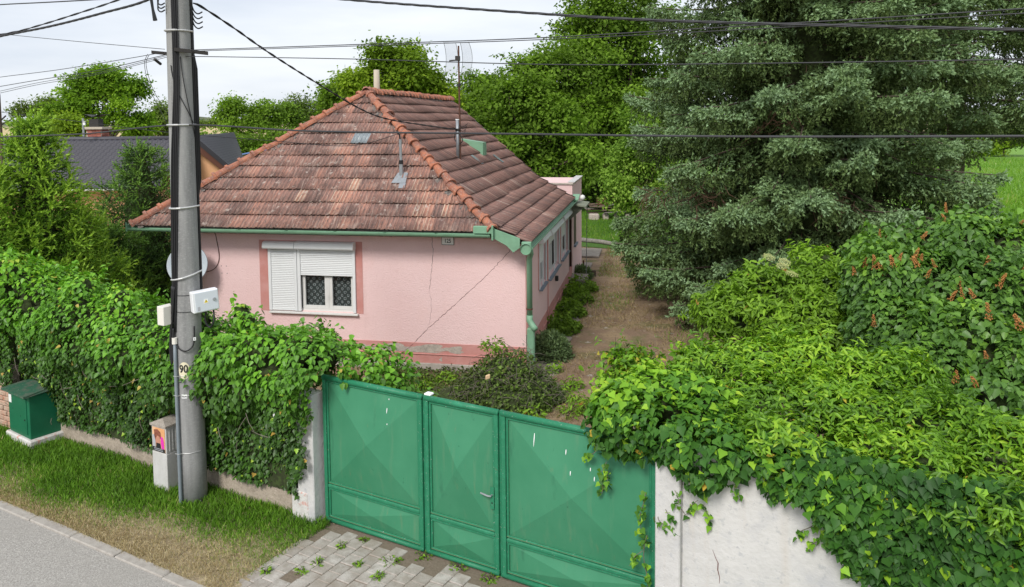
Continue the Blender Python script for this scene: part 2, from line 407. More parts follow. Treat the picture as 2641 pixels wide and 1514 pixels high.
def link(name, me, parent=None, mt=None):
    o = bpy.data.objects.new(name, me)
    COL.objects.link(o)
    if parent is not None:
        o.parent = parent
    if mt is not None and not me.materials:
        me.materials.append(mt)
    return o


class MB:
    """collects faces of ONE piece"""

    def __init__(self, off=(0, 0, 0)):
        self.v, self.f, self.off = [], [], np.asarray(off, float)

    def add(self, vs, fs):
        b = len(self.v)
        self.v += [tuple(np.asarray(p, float) - self.off) for p in vs]
        self.f += [tuple(i + b for i in f) for f in fs]
        return self

    def box(self, c, size, ex=(1, 0, 0), ey=None, ez=(0, 0, 1)):
        ex = np.asarray(ex, float)
        ez = np.asarray(ez, float)
        ey = np.cross(ez, ex) if ey is None else np.asarray(ey, float)
        c = np.asarray(c, float)
        h = np.asarray(size, float) / 2
        vs = [c + ex * h[0] * i + ey * h[1] * j + ez * h[2] * k for k in (-1, 1) for j in (-1, 1) for i in (-1, 1)]
        return self.add(vs, [(0, 2, 3, 1), (4, 5, 7, 6), (0, 1, 5, 4), (2, 6, 7, 3), (0, 4, 6, 2), (1, 3, 7, 5)])

    def bx(self, x0, x1, y0, y1, z0, z1):
        return self.box(((x0 + x1) / 2, (y0 + y1) / 2, (z0 + z1) / 2), (x1 - x0, y1 - y0, z1 - z0))

    def tube(self, pts, rad, n=8, cap=True):
        pts = [np.asarray(p, float) for p in pts]
        rads = [rad] * len(pts) if not hasattr(rad, '__len__') else rad
        rings = []
        ref = None
        for i, p in enumerate(pts):
            d = pts[min(i + 1, len(pts) - 1)] - pts[max(i - 1, 0)]
            d = d / (np.linalg.norm(d) + 1e-12)
            if ref is None:
                ref = np.array([0, 0, 1.0]) if abs(d[2]) < 0.9 else np.array([1.0, 0, 0])
            a = np.cross(d, ref)
            a /= np.linalg.norm(a) + 1e-12
            b = np.cross(a, d)
            ref = b
            rings.append([p + (a * math.cos(t) + b * math.sin(t)) * rads[i] for t in np.arange(n) * 2 * math.pi / n])
        vs = [q for r_ in rings for q in r_]
        fs = [(i * n + k, i * n + (k + 1) % n, (i + 1) * n + (k + 1) % n, (i + 1) * n + k) for i in range(len(pts) - 1) for k in range(n)]
        if cap:
            fs += [tuple(range(n))[::-1], tuple((len(pts) - 1) * n + k for k in range(n))]
        return self.add(vs, fs)

    def loop(self, pts, rad, n=7):
        P = [np.asarray(p, float) for p in pts]
        out = []
        for i in range(len(P) - 1):
            p0, p1, p2, p3 = P[max(i - 1, 0)], P[i], P[i + 1], P[min(i + 2, len(P) - 1)]
            for k in range(6):
                t = k / 6
                out.append(.5 * ((2 * p1) + (-p0 + p2) * t + (2 * p0 - 5 * p1 + 4 * p2 - p3) * t * t + (-p0 + 3 * p1 - 3 * p2 + p3) * t ** 3))
        return self.tube(out + [P[-1]], rad, n)

    def lathe(self, c, prof, n=16, ex=(1, 0, 0), ey=(0, 1, 0), ez=(0, 0, 1)):
        c, ex, ey, ez = (np.asarray(q, float) for q in (c, ex, ey, ez))
        vs = [c + (ex * math.cos(t) + ey * math.sin(t)) * r_ + ez * z for (r_, z) in prof for t in np.arange(n) * 2 * math.pi / n]
        fs = [(i * n + k, i * n + (k + 1) % n, (i + 1) * n + (k + 1) % n, (i + 1) * n + k) for i in range(len(prof) - 1) for k in range(n)]
        return self.add(vs, fs)

    def prism(self, poly, dirv):
        n = len(poly)
        poly = [np.asarray(p, float) for p in poly]
        dirv = np.asarray(dirv, float)
        vs = poly + [p + dirv for p in poly]
        fs = [tuple(range(n))[::-1], tuple(range(n, 2 * n))] + [(i, (i + 1) % n, n + (i + 1) % n, n + i) for i in range(n)]
        return self.add(vs, fs)

    def mesh(self, name, mt=None, smooth=False, tint=None):
        me = bpy.data.meshes.new(name)
        me.from_pydata([tuple(map(float, p)) for p in self.v], [], self.f)
        if mt:
            me.materials.append(mt)
        if tint is not None:
            a = me.attributes.new('tint', 'FLOAT', 'POINT')
            a.data.foreach_set('value', np.full(len(self.v), tint, np.float32))
        if smooth:
            me.polygons.foreach_set('use_smooth', np.ones(len(me.polygons), bool))
        me.validate()
        return me

    def build(self, name, mt, parent=None, smooth=False, bevel=0.0, recalc=True, tint=None):
        me = self.mesh(name, mt, smooth, tint)
        if bevel > 0 or recalc:
            bm = bmesh.new()
            bm.from_mesh(me)
            bmesh.ops.recalc_face_normals(bm, faces=bm.faces)
            if bevel > 0:
                bmesh.ops.bevel(bm, geom=[e for e in bm.edges], offset=bevel, segments=1, affect='EDGES', clamp_overlap=True)
            bm.to_mesh(me)
            bm.free()
        return link(name, me, parent)


def loc3(o):
    return np.array(o.location)


def poly_mesh(name, verts, nper, faces, mt, tint=None):
    """faces: (m,k) int array"""
    me = bpy.data.meshes.new(name)
    verts = np.asarray(verts, np.float32)
    faces = np.asarray(faces, np.int32)
    k = faces.shape[1]
    me.vertices.add(len(verts))
    me.vertices.foreach_set('co', verts.ravel())
    me.loops.add(faces.size)
    me.loops.foreach_set('vertex_index', faces.ravel())
    me.polygons.add(len(faces))
    me.polygons.foreach_set('loop_start', np.arange(len(faces), dtype=np.int32) * k)
    me.polygons.foreach_set('loop_total', np.full(len(faces), k, np.int32))
    if tint is not None:
        a = me.attributes.new('tint', 'FLOAT', 'POINT')
        a.data.foreach_set('value', np.asarray(tint, np.float32))
    me.update(calc_edges=True)
    if mt:
        me.materials.append(mt)
    return me


def nrm(a):
    return a / (np.linalg.norm(a, axis=-1, keepdims=True) + 1e-9)


def frames(nv, tip):
    z = nrm(nv)
    y = tip - (tip * z).sum(1, keepdims=True) * z
    y = nrm(y)
    x = np.cross(y, z)
    return np.stack([x, y, z], axis=2)       # columns


SHAPES = {
    'tri2': (np.array([(0, 0, 0), (-.30, .42, -.05), (0, 1, -.12), (.30, .42, -.05)]), np.array([(0, 2, 1), (0, 3, 2)])),
    'lance': (np.array([(0, 0, 0), (-.16, .28, .03), (-.13, .65, -.04), (0, 1, -.16), (.13, .65, -.04), (.16, .28, .03), (0, .45, -.05)]), np.array([(0, 6, 2, 1), (6, 3, 2, 2), (0, 5, 4, 6), (6, 4, 3, 3)])),
    'ovate': (np.array([(0, 0, 0), (-.30, .18, .05), (-.29, .5, .02), (0, 1, -.14), (.29, .5, .02), (.30, .18, .05)]), np.array([(0, 3, 2, 1), (0, 5, 4, 3)])),
    'ivy': (np.array([(0, 0, 0), (-.36, -.06, .00), (-.49, .27, .07), (-.27, .54, .04), (0, .98, -.14), (.27, .54, .04), (.49, .27, .07), (.36, -.06, .00)]), np.array([(0, 4, 3, 2, 1), (0, 7, 6, 5, 4)])),
}
SHAPES['broad'] = (np.array([(0, 0, 0), (-.38, .16, .05), (-.31, .55, .03), (0, 1, -.16), (.31, .55, .03), (.38, .16, .05)]), np.array([(0, 3, 2, 1), (0, 5, 4, 3)]))
SHAPES['lance'] = (np.array([(0, 0, 0), (-.17, .30, .04), (-.13, .66, -.02), (0, 1, -.18), (.13, .66, -.02), (.17, .30, .04)]), np.array([(0, 3, 2, 1), (0, 5, 4, 3)]))


def leaf_stuff(name, shape, Mx, P, tint, mt, parent):
    bv, bf = SHAPES[shape]
    if parent is not None:
        P = P - loc3(parent)
    V = np.einsum('nij,kj->nki', Mx, bv) + P[:, None, :]
    n, k = len(P), len(bv)
    Fc = bf[None] + (np.arange(n) * k)[:, None, None]
    me = poly_mesh(name, V.reshape(-1, 3), k, Fc.reshape(-1, bf.shape[1]), mt, np.repeat(tint, k))
    return tag(link(name, me, parent), kind='stuff')


_leafvar = {}


def leaf_parts(name, shape, Mx, P, tint, mt, parent, count):
    """the leaves that show largest as parts of their own, the rest as one part"""
    d = np.linalg.norm(P - _C, axis=1)
    size = np.linalg.norm(Mx[:, :, 1], axis=1)
    face = np.abs(np.einsum('ni,ni->n', nrm(P - _C), nrm(Mx[:, :, 2])))
    inview = (P[:, 1] > 0)
    u = 1320.5 + FPX * (P - _C) @ _R / np.maximum((P - _C) @ _F, .1)
    v = PPY - FPX * (P - _C) @ _U / np.maximum((P - _C) @ _F, .1)
    inview &= (u > 0) & (u < WPX) & (v > 0) & (v < HPX)
    score = np.where(inview, size * (0.3 + face) / d, 0)
    # outermost leaves are the ones that can be seen: prefer those nearest along their own view ray
    cell = {}
    order = np.argsort(d)
    chosen = []
    key = (np.floor(u / 16).astype(int) * 1000 + np.floor(v / 16).astype(int))
    for i in order:
        if inview[i] and key[i] not in cell:
            cell[key[i]] = 1
            chosen.append(i)
    chosen = np.array(chosen)
    chosen = chosen[np.argsort(-score[chosen])][:count]
    bv, bf = SHAPES[shape]
    base = loc3(parent)
    for i in chosen:
        q = round(float(tint[i]) * 11) / 11
        kk = (name, shape, mt.name, q)
        if kk not in _leafvar:
            _leafvar[kk] = poly_mesh(name, bv, len(bv), bf, mt, np.full(len(bv), q))
        o = link(name, _leafvar[kk], parent)
        Mt = Matrix.Identity(4)
        for a in range(3):
            for b in range(3):
                Mt[a][b] = float(Mx[i, a, b])
            Mt[a][3] = float(P[i, a] - base[a])
        o.matrix_local = Mt
    keep = np.ones(len(P), bool)
    keep[chosen] = False
    return leaf_stuff('foliage', shape, Mx[keep], P[keep], tint[keep], mt, parent)


def vnoise(P, scale, seed=0.0):
    """cheap smooth noise in -1..1 for many points"""
    q = P * scale + seed
    return (np.sin(q[:, 0] * 1.7 + 1.3 * np.sin(q[:, 1] * 1.1 + seed)) + np.sin(q[:, 1] * 1.9 + 1.5 * np.sin(q[:, 2] * 1.3)) + np.sin(q[:, 2] * 2.1 + 1.2 * np.sin(q[:, 0] * 1.6 + 2))) / 3


def tubes_mesh(name, paths, mt, parent, n=5):
    b = MB(loc3(parent) if parent is not None else (0, 0, 0))
    for pts, rr in paths:
        b.tube(pts, rr, n, cap=False)
    return b.build(name, mt, parent, smooth=True, recalc=False)


def shell(lobes, n, seed=0, disp=0.16, dscale=2.2, below=None):
    """points on the outside of a union of ellipsoids (cx,cy,cz,rx,ry,rz)"""
    g = np.random.default_rng(seed)
    lobes = np.asarray(lobes, float)
    area = (lobes[:, 3] * lobes[:, 4] + lobes[:, 3] * lobes[:, 5] + lobes[:, 4] * lobes[:, 5])
    idx = g.choice(len(lobes), int(n * 2.0), p=area / area.sum())
    d = nrm(g.normal(size=(len(idx), 3)))
    c, r_ = lobes[idx, :3], lobes[idx, 3:]
    P = c + d * r_
    N = nrm(d / r_)
    P = P + N * (vnoise(P, dscale, seed) * disp)[:, None]
    ok = np.ones(len(P), bool)
    for k in range(len(lobes)):
        e = (((P - lobes[k, :3]) / lobes[k, 3:]) ** 2).sum(1)
        ok &= (e > 0.80) | (idx == k)
    ok &= P[:, 2] > 0.05
    P, N = P[ok][:n], N[ok][:n]
    P = P - N * (np.abs(g.normal(size=len(P))) * 0.10)[:, None]
    return P, N


def hull(name, lobes, k, mt, parent):  # solid dark lobes added to close the gaps behind the leaves
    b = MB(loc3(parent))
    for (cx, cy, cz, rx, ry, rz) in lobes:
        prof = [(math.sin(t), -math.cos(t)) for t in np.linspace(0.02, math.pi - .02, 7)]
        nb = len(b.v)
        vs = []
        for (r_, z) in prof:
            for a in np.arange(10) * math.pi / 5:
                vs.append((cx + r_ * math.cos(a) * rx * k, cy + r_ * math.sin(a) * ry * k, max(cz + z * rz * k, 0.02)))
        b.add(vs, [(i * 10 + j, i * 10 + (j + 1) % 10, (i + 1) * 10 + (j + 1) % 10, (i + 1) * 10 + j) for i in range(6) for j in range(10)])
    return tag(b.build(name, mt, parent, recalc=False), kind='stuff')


def rand_frames(N, up=0.5, out=0.6, rnd=0.5, down=0.8, tip_out=0.3, g=rng):
    n = len(N)
    nv = N * out + np.array([0, 0, up]) + g.normal(size=(n, 3)) * rnd
    tp = np.array([0, 0, -down]) + N * tip_out + g.normal(size=(n, 3)) * 0.32
    return frames(nv, tp)


def sprigs(P, N, count, length, g, per=9, minz=.25):
    """young shoots standing out of a leafy surface: leaf positions and outward directions"""
    idx = np.where(N[:, 2] > minz)[0]
    idx = g.choice(idx, min(count, len(idx)), replace=False)
    ax = nrm(N[idx] * .5 + np.array([0, 0, .8]) + g.normal(size=(len(idx), 3)) * .35)
    L_ = length * g.uniform(.4, 1.3, len(idx))
    t = np.tile(np.linspace(.1, 1, per), (len(idx), 1))
    Q = P[idx][:, None, :] + ax[:, None, :] * (t * L_[:, None])[..., None]
    Q = Q.reshape(-1, 3)
    d = nrm(g.normal(size=Q.shape) * np.array([1, 1, .3]))
    return Q + d * .015, nrm(d + np.array([0, 0, .35]))


def text_part(name, s, size, mt, parent, mtx, bold=0.0, squeeze=1.0):
    c = bpy.data.curves.new('txt', 'FONT')
    c.body, c.size, c.align_x, c.align_y, c.extrude = s, size, 'CENTER', 'CENTER', 0.0006
    c.offset = bold
    t = bpy.data.objects.new('txt', c)
    me = bpy.data.meshes.new_from_object(t)
    bpy.data.objects.remove(t)
    me.name = name
    me.transform(mtx @ Matrix.Diagonal((squeeze, 1, 1, 1)))
    me.materials.clear()
    me.materials.append(mt)
    return link(name, me, parent)


def basis(o, ex, ey):
    ex, ey = Vector(ex), Vector(ey)
    ez = ex.cross(ey)
    return Matrix(((ex.x, ey.x, ez.x, o[0]), (ex.y, ey.y, ez.y, o[1]), (ex.z, ey.z, ez.z, o[2]), (0, 0, 0, 1)))


# ================================================================== SETTING
def sheet(name, pts, mt, z):
    b = MB()
    b.add([(p[0], p[1], z) for p in pts], [tuple(range(len(pts)))])
    return tag(b.build(name, mt, recalc=False), kind='structure')


def bumpy(name, s0, s1, o0, o1, ns, no, mt, amp, z0, seed=0.0):
    S, O = np.meshgrid(np.linspace(s0, s1, ns), np.linspace(o0, o1, no), indexing='ij')
    P = G0 + gd * S[..., None] + gn * O[..., None]
    P = P.reshape(-1, 3)
    P[:, 2] = z0 + amp * vnoise(P, 1.6, seed) + amp * .6 * vnoise(P, 4.1, seed + 3)
    i = np.arange(ns * no).reshape(ns, no)
    F = np.stack([i[:-1, :-1], i[:-1, 1:], i[1:, 1:], i[1:, :-1]], -1).reshape(-1, 4)
    me = poly_mesh(name, P, 4, F, mt)
    me.polygons.foreach_set('use_smooth', np.ones(len(me.polygons), bool))
    return tag(link(name, me), kind='structure')


b = MB()
rr = [0, 40, 120, 400, 1500, 9000]
vs = [(0, 0, -0.02)] + [(r_ * math.cos(a), r_ * math.sin(a), -0.02) for r_ in rr[1:] for a in np.arange(48) * math.pi / 24]
fs = [(0, 1 + k, 1 + (k + 1) % 48) for k in range(48)] + [(1 + i * 48 + k, 1 + (i + 1) * 48 + k, 1 + (i + 1) * 48 + (k + 1) % 48, 1 + i * 48 + (k + 1) % 48) for i in range(len(rr) - 2) for k in range(48)]
tag(b.add(vs, fs).build('ground', M['ground'], recalc=False), kind='structure')
bumpy('yard', -14, 7, -31, -0.06, 90, 130, M['yard'], 0.012, 0.0, 1.0)
bumpy('verge', -24, 0.16, -0.06, 1.86, 160, 20, M['verge'], 0.010, 0.006, 4.0)
sheet('lawn', [gnd(1440, 632), gnd(1700, 652), (26, 40, 0), (26, 60, 0), (-6, 60, 0), (-6, 33, 0)], M['lawn'], 0.022)
sheet('meadow', [(17, 22, 0), (140, 22, 0), (140, 150, 0), (17, 150, 0)], M['meadow'], 0.026)
sheet('wheat_field', [(-520, 130, 0), (-30, 170, 0), (60, 420, 0), (-100, 1500, 0), (-1300, 1500, 0)], M['wheat'], 0.05)
sheet('road', [FL(-60, 1.97), FL(40, 1.97), FL(40, 9.5), FL(-60, 9.5)], M['asphalt'], 0.004)
# far low hills on the horizon
b = MB()
n = 90
vs = []
for i in range(n):
    a = R(-75) + R(100) * i / (n - 1)
    h = 22 + 10 * math.sin(i * .31) + 16 * math.sin(i * .83 + 1) + 12 * max(0, math.sin(i * .12 + 1.4))
    for (rad, hh) in ((4600, -2), (5600, max(h, 8)), (7000, -2)):
        vs.append((rad * math.sin(a), rad * math.cos(a), hh))
fs = [(i * 3 + k, i * 3 + 3 + k, i * 3 + 4 + k, i * 3 + 1 + k) for i in range(n - 1) for k in range(2)]
tag(b.add(vs, fs).build('hills', M['hill'], smooth=True, recalc=False), kind='structure')

# kerb of single stones
kerb = thing('kerb', 'row of flush pale concrete kerb stones along the worn road edge', 'kerb', FL(-6, 1.9))
tag(kerb, kind='structure')
kb = loc3(kerb)
for i in range(14):
    s0 = -13.1 + i * 0.945
    b = MB(kb)
    dz = random.uniform(-.004, .006)
    do = random.uniform(-.012, .012)
    b.box(FL(s0 + .465, 1.915 + do, -0.025 + dz), (0.93, 0.145, 0.10), ex=gd, ey=-gn)
    b.build('kerb_stone', M['kerb'], kerb, bevel=.012)

# paved drive in front of the gate
drive = thing('driveway', 'grey concrete block paving in front of the green gate', 'paving', FL(1.5, 1.0))
tag(drive, kind='structure')
kb = loc3(drive)
b = MB(kb)
b.add([FL(0.02, 0.0, 0.008), FL(5.2, 0.0, 0.008), FL(5.2, 1.98, 0.008), FL(0.02, 1.98, 0.008)], [(0, 1, 2, 3)])
b.build('joint_soil', M['soil'], drive)
pv = []
for q in range(6):
    b = MB()
    b.box((0, 0, 0.0), (0.196, 0.196, 0.05))
    me = b.mesh('paver', M['paver'], tint=q / 5)
    bm = bmesh.new()
    bm.from_mesh(me)
    bmesh.ops.bevel(bm, geom=list(bm.edges), offset=0.008, segments=1, affect='EDGES')
    bm.to_mesh(me)
    bm.free()
    a = me.attributes.get('tint')
    a.data.foreach_set('value', np.full(len(me.vertices), q / 5, np.float32))
    pv.append(me)
ang = math.atan2(gd[1], gd[0])
for j in range(9):
    for i in range(22):
        s_ = 0.14 + i * 0.2035
        o_ = 0.20 + j * 0.2035
        if s_ > 3.6 or (j == 0 and i > 2 and random.random() < .30) or (i < 2 and j < 2 and random.random() < .5) or random.random() < .02:
            continue
        o = link('paver', random.choice(pv), drive)
        p = FL(s_ + random.uniform(-.003, .003), o_ + (0.1 if i % 2 else 0) + random.uniform(-.003, .003), -0.004 + random.uniform(-.005, .006)) - kb
        o.location = p
        o.rotation_euler = (random.gauss(0, .012), random.gauss(0, .012), ang + random.gauss(0, .012))

# ================================================================== HOUSE
house = thing('pink_house', 'pink rendered village house under a red clay tile hip roof', 'house', HC, -HROT)
WX, OVF, OVS = 8.835, 0.5, 0.137
WL = 8.10                                  # wall ends before the eave on the left
ZF, ZAP = 3.17, 6.22                       # front eave and apex of the tiled surface
AX, AY, RY1 = -4.724, 3.2115, 11.86        # apex and far end of the ridge
HBX = -0.62                                # foot of the right hip
XK, ZK, ZS = -1.15, 3.543, 2.93            # kink of the flared side slope, side eave


def wall(b, o, ex, ez, Lx, Lz, holes, nin, depth):
    """rectangular wall skin with openings and their reveals"""
    o, ex, ez, nin = (np.asarray(q, float) for q in (o, ex, ez, nin))
    xs = sorted(set([0, Lx] + [h[0] for h in holes] + [h[1] for h in holes]))
    zs = sorted(set([0, Lz] + [h[2] for h in holes] + [h[3] for h in holes]))
    P = lambda x, z, d=0: o + ex * x + ez * z + nin * d
    for i in range(len(xs) - 1):
        for j in range(len(zs) - 1):
            cx, cz = (xs[i] + xs[i + 1]) / 2, (zs[j] + zs[j + 1]) / 2
            if any(h[0] < cx < h[1] and h[2] < cz < h[3] for h in holes):
                continue
            b.add([P(xs[i], zs[j]), P(xs[i + 1], zs[j]), P(xs[i + 1], zs[j + 1]), P(xs[i], zs[j + 1])], [(0, 1, 2, 3)])
    for (x0, x1, z0, z1) in holes:
        c = [(x0, z0), (x1, z0), (x1, z1), (x0, z1)]
        for k in range(4):
            p, q = c[k], c[(k + 1) % 4]
            b.add([P(*p), P(*p, depth), P(*q, depth), P(*q)], [(0, 1, 2, 3)])


FWIN = (-5.93, -3.84, 1.22, 2.66)
SWIN = [(1.95, 3.15, 1.44, 2.55), (3.55, 5.95, 1.36, 2.5), (6.35, 8.3, 1.36, 2.5)]
b = MB()
wall(b, (-WL, 0, 0), (1, 0, 0), (0, 0, 1), WL, 2.96, [(FWIN[0] + WL, FWIN[1] + WL, FWIN[2], FWIN[3])], (0, 1, 0), 0.16)
b.build('front_wall', M['pink'], house, recalc=False)
b = MB()
wall(b, (0, 0, 0), (0, 1, 0), (0, 0, 1), 9.45, 3.02, [(w[0], w[1], w[2], w[3]) for w in SWIN] + [(8.55, 9.4, 0.35, 2.55)], (-1, 0, 0), 0.14)
b.build('side_wall', M['pink'], house, recalc=False)
b = MB()
b.add([(-WL, 0, 0), (-WL, 11, 0), (-WL, 11, 3.1), (-WL, 0, 3.1)], [(0, 1, 2, 3)])
b.build('far_wall', M['pink'], house)
b = MB()
b.add([(-WL, 11, 0), (-1.6, 9.7, 0), (-1.6, 9.7, 3.7), (AX, 11.6, 6.1), (-WL, 11, 3.1)], [(0, 1, 2, 3, 4)])
b.build('back_wall', M['pink'], house)
# dark room volumes behind the openings
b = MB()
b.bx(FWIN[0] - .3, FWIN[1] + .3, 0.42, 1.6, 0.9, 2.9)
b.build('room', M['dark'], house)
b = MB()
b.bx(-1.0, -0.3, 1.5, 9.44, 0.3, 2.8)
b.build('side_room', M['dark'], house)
# salmon bands: plinth with ledge, window surround
b = MB()
b.bx(-WL - .006, 0.012, -0.012, 0.05, 0.16, 0.605)
b.build('plinth_band', M['salmon'], house)
b = MB()
b.bx(-WL - .01, 0.03, -0.034, 0.045, 0.345, 0.372)
b.build('plinth_ledge', M['salmon'], house, bevel=.008)
b = MB()
b.bx(-WL - .02, 0.035, -0.045, 0.05, -0.1, 0.158)
b.build('footing', M['concrete_base'], house, bevel=.01)
b = MB()
b.bx(-0.05, 0.010, 0.052, 9.44, 0.16, 0.605)
b.build('side_plinth_band', M['salmon'], house)
b = MB()
b.bx(-0.05, 0.028, 0.05, 8.5, 0.35, 0.375)
b.build('side_ledge', M['salmon'], house)
b = MB()
for (x0, x1, z0, z1) in [(-6.16, FWIN[0], 1.2, 2.83), (FWIN[1], -3.68, 1.2, 2.83), (FWIN[0], FWIN[1], 2.663, 2.83)]:
    b.bx(x0, x1, -0.006, 0.02, z0, z1)
b.build('window_surround', M['salmon'], house)
# bare plaster where the band has flaked off
g = random.Random(3)
for (cx, cz, w, h) in [(-2.95, .47, .95, .15), (-2.15, .50, .75, .13), (-1.62, .475, .55, .14), (-2.55, .43, 1.2, .09), (-3.7, .46, .5, .1), (-0.06, .75, .07, .16), (-1.9, .25, .06, .09)]:
    k = 22
    pts = []
    for i in range(k):
        a = 2 * math.pi * i / k
        r_ = 1 + .28 * math.sin(3 * a + cx) + g.uniform(-.22, .22)
        pts.append((cx + math.cos(a) * w / 2 * r_, -0.0155 - .0015 * g.random(), max(min(cz + math.sin(a) * h / 2 * r_, .70 if cz > .6 else .598), .385 if cz > .4 else .17)))
    b = MB()
    b.add(pts, [tuple(range(k))])
    b.build('flaked_patch', M['plaster'], house)


def crack(name, pts, wid, seed):
    g = random.Random(seed)
    P = [np.array(p, float) for p in pts]
    fine = []
    for a, c in zip(P[:-1], P[1:]):
        n = max(3, int(np.linalg.norm(c - a) / .05))
        for i in range(n):
            fine.append(a + (c - a) * i / n + np.array([g.uniform(-.012, .012), g.uniform(-.012, .012)]))
    fine.append(P[-1])
    b = MB()
    vs = []
    for i, p in enumerate(fine):
        d = fine[min(i + 1, len(fine) - 1)] - fine[max(i - 1, 0)]
        nn = np.array([-d[1], d[0]]) / (np.linalg.norm(d) + 1e-9)
        w = wid * g.uniform(.5, 1.2) * (0.5 if i in (0, len(fine) - 1) else 1)
        vs += [(p[0] + nn[0] * w, -0.0022 if p[1] > .606 else -0.0185, p[1] + nn[1] * w), (p[0] - nn[0] * w, -0.0022 if p[1] > .606 else -0.0185, p[1] - nn[1] * w)]
    b.add(vs, [(2 * i, 2 * i + 1, 2 * i + 3, 2 * i + 2) for i in range(len(fine) - 1)])
    b.build(name, M['crackm'], house)


M['crackm'] = mat('crack_shadow', (0.16, 0.075, 0.07), 1.0)
crack('crack', [(-.32, 2.72), (-.8, 2.2), (-1.51, 1.54), (-2.0, 1.10), (-2.22, .90), (-2.5, .607)], .0055, 1)
crack('crack', [(-2.5, .60), (-2.68, .45), (-3.05, .17)], .0045, 2)
crack('crack', [(-2.06, 2.98), (-2.05, 2.6), (-2.09, 2.2), (-2.15, 1.75)], .004, 3)
crack('crack', [(-2.13, 1.75), (-2.10, 1.4), (-2.17, 1.0)], .002, 4)
for (x, z) in [(-7.12, 2.20), (-6.99, 2.20), (-7.11, 2.03), (-6.98, 2.03)]:
    b = MB()
    b.lathe((x, -.001, z), [(0, 0), (.009, 0), (.009, .004)], 8, ex=(1, 0, 0), ey=(0, 0, 1), ez=(0, -1, 0))
    b.build('drill_hole', M['print_black'], house)

# ---------------------------------------------------------------- front window with roller shutters
win = tag(MB().bx(FWIN[0], FWIN[1], .10, .13, FWIN[2], FWIN[2] + .05).build('front_window', M['white_wood'], house), 'three-part front window half covered by white roller shutters')
for (x0, x1, z0, z1) in [(-6.0, -5.235, 2.655, 2.815), (-5.225, -3.83, 2.655, 2.825)]:
    b = MB()
    prof = [(-.005, z0), (-.17, z0), (-.185, z0 + .03), (-.165, z1 - .035), (-.12, z1), (-.005, z1)]
    b.prism([(x0, y, z) for y, z in prof], (x1 - x0, 0, 0))
    b.build('shutter_box', M['white_pvc'], win, bevel=.004)
for (x0, x1) in [(-5.93, -5.862), (-5.30, -5.236), (-5.225, -5.15), (-3.905, -3.84)]:
    b = MB()
    b.bx(x0, x1, -.05, -.004, 1.225, 2.655)
    b.build('guide_rail', M['white_pvc'], win, bevel=.004)


def slats(x0, x1, z0, z1, pitch, y):
    n = int((z1 - z0) / pitch)
    b = MB()
    prof = [(0, 0), (-.010, pitch * .18), (-.012, pitch * .55), (-.006, pitch * .93), (.004, pitch * .97)]
    b.prism([(0, q, r_) for q, r_ in prof], (x1 - x0, 0, 0))
    me = b.mesh('slat', M['white_pvc'])
    for i in range(n):
        o = link('slat', me, win)
        o.location = (x0, y, z1 - (i + 1) * pitch)
    return z1 - n * pitch


slats(-5.862, -5.30, 1.25, 2.655, .041, -.018)
zb = slats(-5.15, -3.905, 2.07, 2.655, .041, -.018)
for (x0, x1, z) in [(-5.862, -5.30, 1.228), (-5.15, -3.905, zb - .035)]:
    b = MB()
    b.bx(x0, x1, -.036, -.012, z, z + .034)
    b.build('bottom_bar', M['white_pvc'], win, bevel=.004)
b = MB()
b.bx(-5.92, -3.79, -.09, .10, 1.165, 1.205)
b.build('window_sill', M['white_wood'], win, bevel=.005)
# two casements below the raised shutter, lace curtains behind
for (x0, x1) in [(-5.15, -4.535), (-4.50, -3.905)]:
    c = MB()
    for (a0, a1, c0, c1) in [(x0, x0 + .075, 1.27, 2.5), (x1 - .075, x1, 1.27, 2.5), (x0 + .075, x1 - .075, 1.27, 1.345), (x0 + .075, x1 - .075, 2.43, 2.5)]:
        c.bx(a0, a1, .04, .09, c0, c1)
    cs = c.build('casement', M['white_wood'], win, bevel=.004)
    MB().add([(x0 + .07, .065, 1.34), (x1 - .07, .065, 1.34), (x1 - .07, .065, 2.44), (x0 + .07, .065, 2.44)], [(0, 1, 2, 3)]).build('pane', M['glass'], cs)
MB().bx(-4.535, -4.50, .035, .10, 1.27, 2.5).build('mullion', M['white_wood'], win)
MB().bx(-5.20, -3.88, .03, .11, 1.21, 1.268).build('lower_frame', M['white_wood'], win)


def lacemat():
    mt, t, out = _new('lace_curtain')
    b = t.nodes.new('ShaderNodeBsdfPrincipled')
    b.inputs['Roughness'].default_value = 0.9
    tc = t.nodes.new('ShaderNodeTexCoord')
    v = t.nodes.new('ShaderNodeTexVoronoi')
    v.feature = 'F1'
    v.inputs['Scale'].default_value = 9.5
    v.inputs['Randomness'].default_value = 0.12
    mp = t.nodes.new('ShaderNodeMapping')
    mp.inputs['Scale'].default_value = (1, 0, 1)
    mp.inputs['Rotation'].default_value = (0, R(45), 0)
    t.links.new(tc.outputs['Object'], mp.inputs['Vector'])
    t.links.new(mp.outputs['Vector'], v.inputs['Vector'])
    ring = _ramp(t, v.outputs['Distance'], [(.15, 0.0), (.19, 1.0), (.30, 1.0), (.36, 0.0)])
    n = t.nodes.new('ShaderNodeTexNoise')
    n.inputs['Scale'].default_value = 90
    t.links.new(tc.outputs['Object'], n.inputs['Vector'])
    br = _ramp(t, n.outputs['Fac'], [(.42, 0.0), (.55, 1.0)])
    f = _mix(t, 1.0, ring, br, 'MULTIPLY')
    col = _mix(t, f, (.035, .045, .045), (.46, .47, .47))
    t.links.new(col, b.inputs['Base Color'])
    t.links.new(b.outputs[0], out.inputs['Surface'])
    return mt


